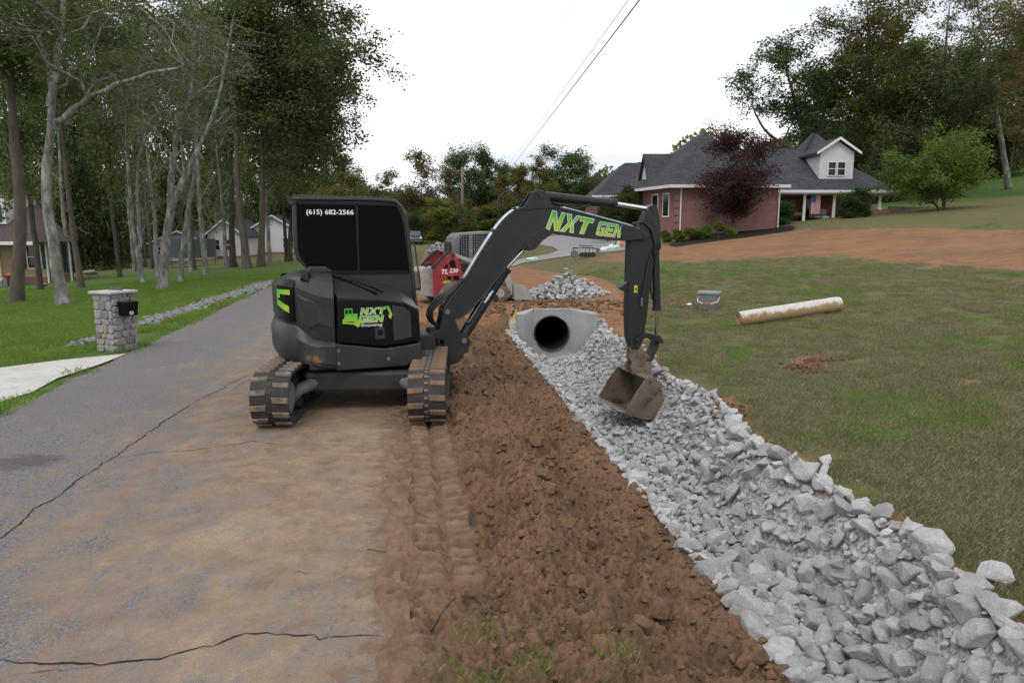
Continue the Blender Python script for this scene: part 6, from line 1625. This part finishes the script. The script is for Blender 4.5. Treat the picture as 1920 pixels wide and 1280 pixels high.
# ------------------------------------------------------------------ brick house
def brick_mat(name, c1, c2, mortar, sc_):
    t = NT(name); sx = t.n.new('ShaderNodeSeparateXYZ'); t.l.new(t.tc.outputs['Object'], sx.inputs[0])
    cb = t.n.new('ShaderNodeCombineXYZ'); t.l.new(t.math('ADD', sx.outputs[0], sx.outputs[1]), cb.inputs[0]); t.l.new(sx.outputs[2], cb.inputs[1])
    bt = t.n.new('ShaderNodeTexBrick'); bt.inputs['Scale'].default_value = sc_; bt.inputs['Color1'].default_value = (*c1, 1); bt.inputs['Color2'].default_value = (*c2, 1); bt.inputs['Mortar'].default_value = (*mortar, 1)
    bt.inputs['Mortar Size'].default_value = .014; bt.inputs['Brick Width'].default_value = .22; bt.inputs['Row Height'].default_value = .078; t.l.new(cb.outputs[0], bt.inputs['Vector'])
    return t.done(t.mix(t.rng(t.noise(1.5), .35, .65, 0, .35), bt.outputs[0], (c1[0] * .7, c1[1] * .7, c1[2] * .75)), .9, spec=.2)
M_BRICK = brick_mat('pink_brick', (.27, .105, .09), (.21, .078, .068), (.29, .22, .19), 1.0)
def shingle_mat(name, c1, c2):
    t = NT(name); sx = t.n.new('ShaderNodeSeparateXYZ'); t.l.new(t.tc.outputs['Object'], sx.inputs[0])
    cb = t.n.new('ShaderNodeCombineXYZ'); t.l.new(t.math('ADD', sx.outputs[0], sx.outputs[1]), cb.inputs[0]); t.l.new(sx.outputs[2], cb.inputs[1])
    bt = t.n.new('ShaderNodeTexBrick'); bt.inputs['Scale'].default_value = 1.0; bt.inputs['Color1'].default_value = (*c1, 1); bt.inputs['Color2'].default_value = (*c2, 1); bt.inputs['Mortar'].default_value = (c1[0] * .5, c1[1] * .5, c1[2] * .5, 1)
    bt.inputs['Mortar Size'].default_value = .012; bt.inputs['Brick Width'].default_value = .32; bt.inputs['Row Height'].default_value = .12; t.l.new(cb.outputs[0], bt.inputs['Vector'])
    return t.done(t.mix(t.rng(t.noise(.8, 6), .4, .7, 0, .5), bt.outputs[0], c2), .9, t.noise(20, 4), .01, .4, .2)
M_ROOF = shingle_mat('dark_shingles', (.040, .043, .049), (.066, .070, .078))
M_SIDING = mat('white_siding', (.62, .61, .62), (.56, .55, .57), rough=.7, scale=3)
M_TRIM = mat('white_trim', (.66, .65, .62), rough=.6)
M_WGLASS = mat('window_glass', (.02, .024, .028), rough=.06, spec=.5)
HB = Vector((14, 47, g1(14, 47)))
hs_ = thing('brick_house', 'pink brick house with steep dark hipped roofs and a white dormer', 'house', HB)
def HM(): return MB(Matrix.Translation(-HB))
ZE = 4.9
def solid(name, verts, faces, m, par=None, bevel=0):
    o_ = HM().add(verts, faces).build(name, m, par or hs_, bevel=bevel); return fixn(o_)
wing = HM().prism([(10.75, 46), (17.3, 46), (17.3, 56), (8.6, 56), (9.3, 50.2)], .6, ZE, 'z').build('wing_wall', M_BRICK, hs_); fixn(wing)
solid('wing_roof', [(10.2, 45.5, ZE), (17.8, 45.5, ZE), (17.8, 57, ZE), (8.0, 57, ZE), (8.75, 50.2, ZE), (13.6, 51, 8.95), (14.4, 53.5, 8.95)], [(0, 1, 5), (1, 2, 6, 5), (2, 3, 6), (3, 4, 5, 6), (4, 0, 5), (0, 4, 3, 2, 1)], M_ROOF)
solid('roof_fascia', [(10.15, 45.42, ZE - .16), (17.88, 45.42, ZE - .16), (17.88, 45.42, ZE + .03), (10.15, 45.42, ZE + .03), (10.15, 45.55, ZE - .16), (17.88, 45.55, ZE - .16), (17.88, 45.55, ZE + .03), (10.15, 45.55, ZE + .03)], [(0, 1, 2, 3), (4, 7, 6, 5), (0, 4, 5, 1), (3, 2, 6, 7), (0, 3, 7, 4), (1, 5, 6, 2)], M_TRIM)
solid('roof_fascia', [(8.68, 50.2, ZE - .16), (10.13, 45.42, ZE - .16), (10.13, 45.42, ZE + .03), (8.68, 50.2, ZE + .03), (8.80, 50.25, ZE - .16), (10.25, 45.5, ZE - .16), (10.25, 45.5, ZE + .03), (8.8, 50.25, ZE + .03)], [(0, 1, 2, 3), (4, 7, 6, 5), (0, 4, 5, 1), (3, 2, 6, 7), (0, 3, 7, 4), (1, 5, 6, 2)], M_TRIM)
for q in (.30, .62):
    x_, y_ = 10.75 + (9.3 - 10.75) * q, 46 + 4.2 * q; u_ = Vector((-1.45, 4.2, 0)).normalized(); n_ = Vector((-u_.y, u_.x, 0)) * -1
    n_ = Vector((-.945, -.326, 0)); c_ = Vector((x_, y_, 0))
    def quad(h0, h1, w0, off): return [tuple(c_ + u_ * s_ * w0 + n_ * off + Vector((0, 0, z))) for s_, z in ((-1, h0), (1, h0), (1, h1), (-1, h1))]
    wf = HM().add(quad(2.9, 4.5, .42, .03) + quad(2.9, 4.5, .42, -.05), [(0, 1, 2, 3), (0, 4, 5, 1), (1, 5, 6, 2), (2, 6, 7, 3), (3, 7, 4, 0)]).build('window', M_TRIM, hs_); fixn(wf)
    HM().add(quad(3.0, 4.4, .32, .045), [(0, 1, 2, 3)]).build('pane', M_WGLASS, wf)
for k in range(7):
    z0 = 1.6 + k * .47; HM().box(10.60, 10.95, 45.96, 46.2, z0, z0 + .36).build('quoin', M_BRICK, hs_, bevel=.02)
HM().tube([(10.98, 45.9, ZE - .1), (10.98, 45.9, 1.3)], .05, 8).build('downspout', M_TRIM, hs_); HM().tube([(17.35, 45.9, ZE - .1), (17.35, 45.9, 2.2)], .05, 8).build('downspout', M_TRIM, hs_)
HM().box(11.2, 11.7, 45.97, 46.02, 1.75, 2.0).build('foundation_vent', M_DARK, hs_)
solid('main_roof', [(16.5, 50.6, 4.85), (27.6, 50.6, 4.85), (27.6, 62, 4.85), (16.5, 62, 4.85), (16.5, 56.3, 8.35), (24.0, 56.3, 8.35)], [(0, 1, 5, 4), (1, 2, 5), (2, 3, 4, 5), (3, 0, 4), (0, 3, 2, 1)], M_ROOF)
solid('tower_roof', [(22.2, 54.6, 7.4), (26.0, 54.6, 7.4), (26.0, 59, 7.4), (22.2, 59, 7.4), (23.7, 56.6, 9.6), (24.3, 57.2, 9.6)], [(0, 1, 5, 4), (1, 2, 5), (2, 3, 4, 5), (3, 0, 4), (0, 3, 2, 1)], M_ROOF)
HM().box(17.0, 27.7, 50.5, 50.62, 4.68, 4.87).build('roof_fascia', M_TRIM, hs_)
HM().box(17.0, 27.5, 50.64, 53.6, 4.60, 4.68).build('porch_ceiling', M_TRIM, hs_)
HM().box(17.3, 27.3, 53.6, 61, 1.5, 4.85).build('main_wall', M_BRICK, hs_)
HM().box(17.3, 27.2, 50.9, 53.6, 1.5, 2.60).build('porch_floor', M_CONC, hs_)
HM().box(25.9, 27.3, 50.95, 51.25, 2.4, 3.55).build('porch_parapet', M_BRICK, hs_); HM().box(27.0, 27.3, 51.25, 53.6, 2.4, 3.55).build('porch_parapet', M_BRICK, hs_)
for x_ in (19.25, 21.15, 23.3, 26.6):
    z0 = 3.5 if x_ > 26 else 2.60
    cm = HM().tube([(x_, 51.1, z0), (x_, 51.1, z0 + .1), (x_, 51.1, z0 + .1), (x_, 51.1, 4.5), (x_, 51.1, 4.5), (x_, 51.1, 4.6)], [.19, .19, .115, .10, .15, .15], 14).build('porch_column', M_TRIM, hs_)
HM().box(22.0, 23.1, 53.56, 53.6, 2.6, 4.4).build('porch_window', M_WGLASS, hs_); HM().box(19.6, 20.6, 53.55, 53.6, 2.6, 4.4).build('front_door', M_DARK, hs_)
# dormer
dm = HM().add([(22.5, 52.1, 5.7), (24.95, 52.1, 5.7), (24.95, 52.1, 7.65), (23.72, 52.1, 8.45), (22.5, 52.1, 7.65), (22.5, 56.3, 5.7), (24.95, 56.3, 5.7), (24.95, 56.3, 7.65), (23.72, 56.3, 8.45), (22.5, 56.3, 7.65)],
              [(0, 1, 2, 3, 4), (9, 8, 7, 6, 5), (1, 6, 7, 2), (0, 4, 9, 5)]).build('dormer', M_SIDING, hs_); fixn(dm)
for k in range(17):
    z0 = 5.75 + .115 * k; HM().box(22.49, 24.96, 52.075, 52.10, z0, z0 + .10).build('siding_board', M_SIDING, dm)
for s_ in (-1, 1):
    x0, x1 = 23.72, 23.72 + s_ * 1.62
    solid('dormer_roof', [(x0, 51.75, 8.55), (x1, 51.75, 7.50), (x1, 56.4, 7.50), (x0, 56.4, 8.55), (x0, 51.75, 8.68), (x1, 51.75, 7.62), (x1, 56.4, 7.62), (x0, 56.4, 8.68)], [(0, 1, 2, 3), (4, 7, 6, 5), (0, 4, 5, 1), (1, 5, 6, 2), (2, 6, 7, 3), (3, 7, 4, 0)], M_ROOF, dm)
    solid('barge_board', [(x0, 51.70, 8.50), (x1, 51.70, 7.45), (x1, 51.70, 7.63), (x0, 51.70, 8.70), (x0, 51.75, 8.50), (x1, 51.75, 7.45), (x1, 51.75, 7.63), (x0, 51.75, 8.70)], [(0, 1, 2, 3), (4, 7, 6, 5), (0, 4, 5, 1), (3, 2, 6, 7), (1, 5, 6, 2)], M_TRIM, dm)
    xa = 23.72 + s_ * .34
    wf = HM().box(xa - .32, xa + .32, 52.0, 52.09, 5.95, 7.0).build('window', M_TRIM, dm)
    for zz in (6.02, 6.50): HM().box(xa - .25, xa + .25, 51.99, 52.02, zz, zz + .42).build('pane', M_WGLASS, wf)
# small gable and the garage wing
ga = HM().prism([(49.3, 5.2), (52.8, 5.2), (51.05, 7.25)], 9.55, 12.5, 'x').build('side_gable', M_SIDING, hs_); fixn(ga)
for s_ in (-1, 1):
    solid('gable_roof', [(9.35, 51.05, 7.30), (9.35, 51.05 + s_ * 2.1, 5.0), (13.6, 51.05 + s_ * 2.1, 5.0), (13.6, 51.05, 7.30), (9.35, 51.05, 7.42), (9.35, 51.05 + s_ * 2.15, 5.1), (13.6, 51.05 + s_ * 2.15, 5.1), (13.6, 51.05, 7.42)], [(0, 1, 2, 3), (4, 7, 6, 5), (0, 4, 5, 1), (1, 5, 6, 2), (2, 6, 7, 3), (3, 7, 4, 0)], M_ROOF, ga)
HM().box(7.3, 12, 60, 70, .8, ZE).build('garage_wall', M_BRICK, hs_)
solid('garage_roof', [(6.8, 59.5, ZE), (13, 59.5, ZE), (13, 70.5, ZE), (6.8, 70.5, ZE), (10.0, 63, 7.9), (13, 63, 7.9), (13, 67, 7.9), (10.0, 67, 7.9)], [(0, 1, 5, 4), (3, 0, 4, 7), (2, 3, 7, 6), (4, 5, 6, 7), (1, 2, 6, 5), (0, 3, 2, 1)], M_ROOF)
HM().box(6.7, 13, 59.4, 59.52, ZE - .16, ZE + .02).build('roof_fascia', M_TRIM, hs_)
HM().tube([(7.6, 59.9, ZE), (7.6, 59.9, .8)], .05, 8).build('downspout', M_TRIM, hs_)
# flag, seats and pots on the porch
fx, fy = 21.9, 50.95
fl = thing('hanging_flag', 'striped red and white flag with blue canton hanging under the porch roof', 'flag', (fx, fy, 3.2))
M_FR, M_FW, M_FB = mat('flag_red', (.32, .05, .06), rough=.85), mat('flag_white', (.52, .47, .47), rough=.85), mat('flag_blue', (.06, .075, .16), rough=.85)
def wav(x, z): return .05 * math.sin(x * 9 + z * 1.3) * (1 - (z - 0) / 1.6)
def cloth(x0, x1, z0, z1, m, nm, off=0.0):
    vs, fs = [], []
    for i in range(4):
        for j in range(9):
            x = x0 + (x1 - x0) * i / 3; z = z0 + (z1 - z0) * j / 8; vs.append((x, wav(x, z) + off, z))
    for i in range(3):
        for j in range(8): fs.append((i * 9 + j, (i + 1) * 9 + j, (i + 1) * 9 + j + 1, i * 9 + j + 1))
    mk(nm, vs, fs, m, fl, smooth=True)
for k in range(13):
    w0 = .72 / 13; x0 = -.36 + w0 * k; cloth(x0, x0 + w0, 0, .78 if k < 7 else 1.38, M_FR if k % 2 == 0 else M_FW, 'stripe')
cloth(-.36, -.36 + .72 / 13 * 7, .78, 1.38, M_FB, 'canton')
star = [(.022 * (1 if q % 2 == 0 else .42) * math.sin(q * math.pi / 5), .022 * (1 if q % 2 == 0 else .42) * math.cos(q * math.pi / 5)) for q in range(10)]
for i in range(5):
    for j in range(5):
        cx_, cz_ = -.32 + .075 * i, .86 + .11 * j; MB().add([(cx_ + a, wav(cx_, cz_) - .006, cz_ + b_) for a, b_ in star] + [(cx_, wav(cx_, cz_) - .007, cz_)], [(q, (q + 1) % 10, 10) for q in range(10)]).build('star', M_FW, fl)
MB().cyl((-.45, 0, 1.40), (.45, 0, 1.40), .015, 8).build('flag_rod', M_TRIM, fl)
M_SEAT = mat('cushion_beige', (.42, .39, .34), (.34, .31, .27), rough=.9, scale=6)
def seat(x, label, m):
    c = thing('porch_chair', label, 'chair', (x, 51.9, 2.60), R(rnd.uniform(-15, 15)), 'chairs on the porch')
    MB().box(-.32, .32, -.30, .30, .32, .46).build('seat', m, c, bevel=.05); MB().box(-.32, .32, .22, .36, .42, .98).build('backrest', m, c, bevel=.05)
    for a in (-.3, .3):
        MB().tube([(a, -.3, 0), (a, -.3, .55), (a, .3, .60), (a, .32, 0)], .025, 6).build('arm_frame', M_DARK, c)
seat(22.35, 'cushioned porch chair left of the white post with the flag', M_SEAT); seat(23.0, 'cushioned porch chair partly behind the white post', M_SEAT)
bn = thing('porch_bench', 'dark porch bench with a rust-orange cushion', 'bench', (20.6, 52.0, 2.60))
MB().box(-.8, .8, -.3, .3, .38, .46).build('seat', M_DARK, bn); MB().box(-.8, .8, .26, .34, .46, .95).build('backrest', M_DARK, bn)
for a in (-.72, .72): MB().box(a - .04, a + .04, -.28, .28, 0, .38).build('leg', M_DARK, bn)
MB().box(.15, .75, -.2, .2, .47, .75).build('cushion', mat('rust_cushion', (.34, .13, .05), rough=.9), bn, bevel=.08, seg=3)
pt = thing('planter_pot', 'pale green pot standing before the porch chairs', 'pot', (22.65, 50.93, 2.60))
MB().tube([(0, 0, 0), (0, 0, .05), (0, 0, .36), (0, 0, .40)], [.19, .21, .27, .27], 16).build('pot_body', mat('mint_glaze', (.26, .36, .27), rough=.4), pt, smooth=True); MB().cyl((0, 0, .34), (0, 0, .405), .24, 16).build('pot_soil', M_CLOD, pt)
# retaining wall, fence posts
rw = MB(); a_, b_ = at(1660, 411, 51), at(1816, 395, 51)
rw.prism([(27.45, g1(27.5, 51) - .4), (27.45, 3.75), (33.6, 3.62), (33.6, g1(33.6, 51) - .4)], 51.2, 51.5); o_ = rw.build('retaining_wall', mat('weathered_concrete', (.17, .165, .16), (.11, .105, .10), rough=.95, scale=1.5, c3=(.07, .07, .06), s3=2.5), bevel=.02); tag(o_, 'grey weathered concrete retaining wall running right from the house', 'wall')
for i, (px, py) in enumerate(((1712, 372), (1731, 371), (1818, 350), (1884, 340), (1750, 366))):
    P_ = at(px, py, 74); z0 = g1(P_.x, 74); o_ = MB().tube([(0, 0, -.2), (0, 0, 1.5 if i else 2.1)], .11 if i else .2, 8).build('fence_post', M_POLE, loc=(P_.x, 74, z0))
    tag(o_, ('thick dark fence post behind the small green tree, leftmost of the row', 'second fence post from the left on the grassy bank', 'fence post right of the small green tree', 'rightmost fence post on the grassy bank', 'third fence post from the left, half hidden by leaves')[i], 'post', 'fence posts on the bank')

# ------------------------------------------------------------------ beige house at the left edge
YB = 42.0; zb = g1(-28, YB); BH = Vector((-30, YB, zb)); bh = thing('beige_house', 'beige clapboard house with brown roof and dark green shutters at the left edge', 'house', BH)
def BM(): return MB(Matrix.Translation(-BH))
M_BEIGE = mat('beige_clapboard', (.40, .31, .19), (.35, .27, .165), rough=.8, scale=3); M_BROOF = shingle_mat('brown_shingles', (.075, .058, .055), (.10, .078, .07)); M_SHUT = mat('green_shutter', (.012, .045, .035), rough=.6)
ze = at(60, 453, YB).z
fixn(BM().prism([(-38, YB), (-27.9, YB), (-28.8, YB + 1.3), (-33, YB + 8), (-38, YB + 8)], zb - .5, ze, 'z').build('wall', M_BEIGE, bh))
fixn(BM().prism([(-28.8, YB + 1.2), (-27.35, YB + 1.2), (-31.8, YB + 8), (-33, YB + 8)], zb - .5, ze, 'z').build('wall', M_BEIGE, bh))
for k in range(14):
    z0 = zb + .75 + .155 * k
    if z0 + .14 < ze: BM().box(-30.0, -27.88, YB - .03, YB + .01, z0, z0 + .135).build('clapboard', M_BEIGE, bh)
    if z0 + .14 < ze: BM().box(-28.4, -27.34, YB + 1.17, YB + 1.21, z0, z0 + .135).build('clapboard', M_BEIGE, bh)
BM().box(-38, -27.85, YB - .06, YB + .05, zb - .5, zb + .38).build('foundation', M_BRICK, bh); BM().box(-28.5, -27.33, YB + 1.14, YB + 1.25, zb - .5, zb + .45).build('foundation', M_BRICK, bh)
fixn(BM().add([(-39, YB - 1.5, ze), (-27.6, YB - 1.5, ze), (-27.0, YB + .9, ze), (-31.6, YB + 8.5, ze), (-39, YB + 8.5, ze), (-39, YB + 3.8, ze + 3.0), (-31.4, YB + 3.8, ze + 3.0)], [(0, 1, 6, 5), (1, 2, 6), (2, 3, 6), (3, 4, 5, 6), (4, 0, 5), (0, 4, 3, 2, 1)]).build('roof', M_BROOF, bh))
BM().box(-39, -27.55, YB - 1.6, YB - 1.48, ze - .16, ze + .03).build('gutter', M_TRIM, bh)
for x_ in (-31.6, -29.95): BM().box(x_ - .10, x_ + .10, YB - 1.35, YB - 1.15, zb + .4, ze - .05).build('porch_post', M_BEIGE, bh)
BM().box(-38, -29.7, YB - 1.4, YB, zb - .3, zb + .45).build('porch_floor', M_BRICK, bh)
wx = -28.72
wf = BM().box(wx - .46, wx + .46, YB - .08, YB - .01, zb + .85, zb + 2.30).build('window', M_TRIM, bh)
for zz in (.93, 1.60): BM().box(wx - .37, wx + .37, YB - .10, YB - .075, zb + zz, zb + zz + .62).build('pane', M_WGLASS, wf)
for s_ in (-1, 1): BM().box(wx + s_ * .62 - .15, wx + s_ * .62 + .15, YB - .08, YB - .02, zb + .85, zb + 2.30).build('shutter', M_SHUT, bh)
BM().box(-27.75, -27.5, YB + 1.10, YB + 1.16, zb + .6, zb + 2.3).build('shutter', M_SHUT, bh)
for x_, y_ in ((-27.95, YB - .1), (-27.32, YB + 1.1)): BM().tube([(x_, y_, ze), (x_, y_, zb)], .05, 8).build('downspout', M_TRIM, bh)
for k in range(3): BM().box(-30.55, -29.55, YB - 1.45 - .3 * (k + 1), YB - 1.4 - .3 * k, zb - .3, zb + .42 - .14 * k).build('step', M_CONC, bh)
dmz = at(5, 420, YB + .2).z
dw = BM().box(-31.9, -30.35, YB + .2, YB + 3, dmz, dmz + 1.5).build('dormer', M_SIDING, bh); BM().box(-31.7, -30.55, YB + .15, YB + .22, dmz + .2, dmz + 1.15).build('dormer_window', M_WGLASS, dw)
def pumpkin(x, y, z, r_, label):
    vs, fs = [], []
    for i in range(9):
        for k in range(24):
            th_, ph_ = math.pi * i / 8, 2 * math.pi * k / 24; q = r_ * (1 - .09 * abs(math.sin(ph_ * 5))); vs.append((q * math.sin(th_) * math.cos(ph_), q * math.sin(th_) * math.sin(ph_), r_ * .8 + r_ * .8 * math.cos(th_)))
    for i in range(8):
        for k in range(24): fs.append((i * 24 + k, (i + 1) * 24 + k, (i + 1) * 24 + (k + 1) % 24, i * 24 + (k + 1) % 24))
    p_ = thing('pumpkin', label, 'pumpkin', (x, y, z), 0, 'pumpkins on the porch'); mk('pumpkin_flesh', vs, fs, mat('pumpkin_orange', (.42, .13, .03), rough=.6), p_, smooth=True); MB().tube([(0, 0, r_ * 1.5), (.02, 0, r_ * 1.9)], .02, 6).build('stem', M_CLOD, p_)
pumpkin(-29.45, YB - 1.2, zb + .45, .17, 'orange pumpkin under the green-shuttered window'); pumpkin(-31.5, YB - 1.25, zb + .45, .12, 'small orange pumpkin by the door at the far left edge')
bo_ = gp(172, 516); o_ = bpy.data.objects.new('boulder', ROCKS[3].copy()); o_.data.materials.clear(); o_.data.materials.append(MATS['weathered_stone']); COL.objects.link(o_); o_.location = bo_ + Vector((0, 0, .2)); o_.scale = (.75, .6, .5); tag(o_, 'grey boulder on the lawn beside the beige house', 'boulder')
o_ = bpy.data.objects.new('boulder', ROCKS[5]); COL.objects.link(o_); q = gp(80, 537); o_.location = q + Vector((0, 0, .08)); o_.scale = (.35, .25, .2); tag(o_, 'small pale stone at the foot of the concrete steps', 'stone')

# ------------------------------------------------------------------ white garage and cottage beyond the grove
def cottage(base, name, label, w, d, h, rise, axis, parts):
    t_ = thing(name, label, 'house', base)
    MB().box(-w / 2, w / 2, 0, d, -.5, h).build('wall', M_SIDING, t_); MB().box(-w / 2 - .02, w / 2 + .02, -.03, d + .03, -.6, .35).build('foundation', M_BRICK, t_)
    if axis == 'y':
        fixn(MB().prism([(-w / 2, h), (w / 2, h), (0, h + rise)], 0.01, d).build('gable_wall', M_SIDING, t_))
        for s_ in (-1, 1):
            e = Vector((s_ * (w / 2 + .5), h - .5 * rise / (w / 2))); fixn(MB().prism([(0, h + rise + .02), (e.x, e.y + .02), (e.x, e.y + .2), (0, h + rise + .2)], -.5, d + .4).build('roof', M_ROOF, t_)); fixn(MB().prism([(0, h + rise - .02), (e.x, e.y - .04), (e.x, e.y + .19), (0, h + rise + .21)], -.58, -.5).build('barge_board', M_TRIM, t_))
    for (x, z, ww, hh, kind) in parts:
        wf = MB().box(x - ww / 2, x + ww / 2, -.08, -.01, z, z + hh).build(kind, M_TRIM, t_)
        if kind == 'window':
            for q in (0, 1): MB().box(x - ww / 2 + .1, x + ww / 2 - .1, -.10, -.07, z + .1 + q * hh / 2, z + hh / 2 - .05 + q * hh / 2).build('pane', M_WGLASS, wf)
    return t_
yb_ = 95.0; x0_ = at(338, 480, yb_).x; cottage((x0_, yb_, g1(x0_, yb_)), 'white_garage', 'low white gabled garage seen between the pale trunks', 7.4, 8, 2.5, 1.5, 'y', [(-.2, .1, 2.8, 2.1, 'garage_door'), (-2.9, .9, .8, 1.1, 'window')])
yb_ = 98.0; x0_ = at(425, 480, yb_).x; cottage((x0_, yb_, g1(x0_, yb_)), 'white_cottage', 'white cottage with a steep gable behind the dark trunks', 5.0, 9, 3.3, 2.0, 'y', [(-1.3, 1.1, 1.0, 1.5, 'window'), (.4, 1.1, 1.0, 1.5, 'window')])
yb_ = 104.0; x0_ = at(515, 480, yb_).x; cottage((x0_, yb_, g1(x0_, yb_)), 'white_farmhouse', 'white house half hidden by the trunks next to the excavator cab', 9.0, 8, 3.0, 2.6, 'y', [(-2.5, 1.0, 1.0, 1.4, 'window'), (1.8, 1.0, 1.0, 1.4, 'window'), (2.9, 1.0, 1.0, 1.4, 'window')])
tc = gp(385, 503); tc = Vector((at(362, 480, 64).x, 64, g1(at(362, 480, 64).x, 64)))
tm = thing('trampoline', 'round trampoline with dark safety net behind the slim trunks', 'trampoline', tc)
M_NET = mat('dark_net', (.06, .075, .078), rough=.8)
MB().tube([(2.0 * math.cos(k * .2618), 2.0 * math.sin(k * .2618), .85) for k in range(25)], .04, 6).build('frame_ring', M_GREY, tm, smooth=True)
MB().prism([(1.9 * math.cos(k * .2618), 1.9 * math.sin(k * .2618)) for k in range(24)], .83, .85, 'z').build('mat', M_DARK, tm)
for k in range(8):
    a = k * math.pi / 4; MB().tube([(2 * math.cos(a), 2 * math.sin(a), -.1), (2 * math.cos(a), 2 * math.sin(a), 2.6)], .03, 6).build('net_pole', M_GREY, tm)
netv = [(2.0 * math.cos(k * .2618), 2.0 * math.sin(k * .2618), z) for z in (.9, 2.5) for k in range(24)]
mk('safety_net', netv, [(k, (k + 1) % 24, 24 + (k + 1) % 24, 24 + k) for k in range(24)], M_NET, tm)
# twigs and roots on the bank
def twig(pts, r_, label):
    P_ = [gp(*p) for p in pts]; P_ = [Vector((p.x, p.y, surf(p.x, p.y) + r_ * 1.6)) for p in P_]; o_ = P_[0]
    ob_ = MB().tube([tuple(q - o_) for q in catmull3(P_, 5)], [r_ * (1 - .6 * i / (5 * (len(P_) - 1))) for i in range(5 * (len(P_) - 1) + 1)], 6).build('twig', M_BARK['brown'], loc=o_, smooth=True); tag(ob_, label, 'twig', 'twigs on the bank')
twig([(690, 1034), (740, 1044), (800, 1042), (868, 1046)], .006, 'long thin twig lying across the track print by the asphalt')
twig([(890, 1110), (920, 1140), (938, 1180), (950, 1215)], .008, 'reddish root curving down in front of the dirt bank'); twig([(806, 1160), (850, 1130), (890, 1108)], .007, 'short root joining the curved one on the bank'); twig([(935, 1165), (940, 1200), (932, 1235)], .005, 'thin rootlet beside the curved root')

# dry grass and root fibres torn up with the soil
V, Q = [], []
for _ in range(620):
    y = 2.6 + 11 * rng.random() ** 1.4; a, b = float(road_right(y)), float(rock_left(y)); x = a + (b - a) * rng.uniform(.22, .97)
    z = surf(x, y) + .018; an = rng.uniform(0, 6.28); L_ = rng.uniform(.02, .085); dx, dy = math.cos(an) * L_, math.sin(an) * L_; w_ = .022; lift = rng.uniform(0, .03)
    k = len(V); V += [(x - dx, y - dy, z), (x - dx - dy * w_, y - dy + dx * w_, z + .002), (x + dx + dy * w_, y + dy - dx * w_, z + lift), (x + dx, y + dy, z + lift)]; Q.append((k, k + 1, k + 2, k + 3))
o_ = bpy.data.objects.new('root_fibres', fast_mesh('root_fibres', V, Q, mat('dry_fibre', (.33, .24, .14), (.20, .13, .075), rough=.95, scale=20))); COL.objects.link(o_)
tag(o_, 'dry grass and root fibres strewn over the dug soil', 'roots', kind='stuff')
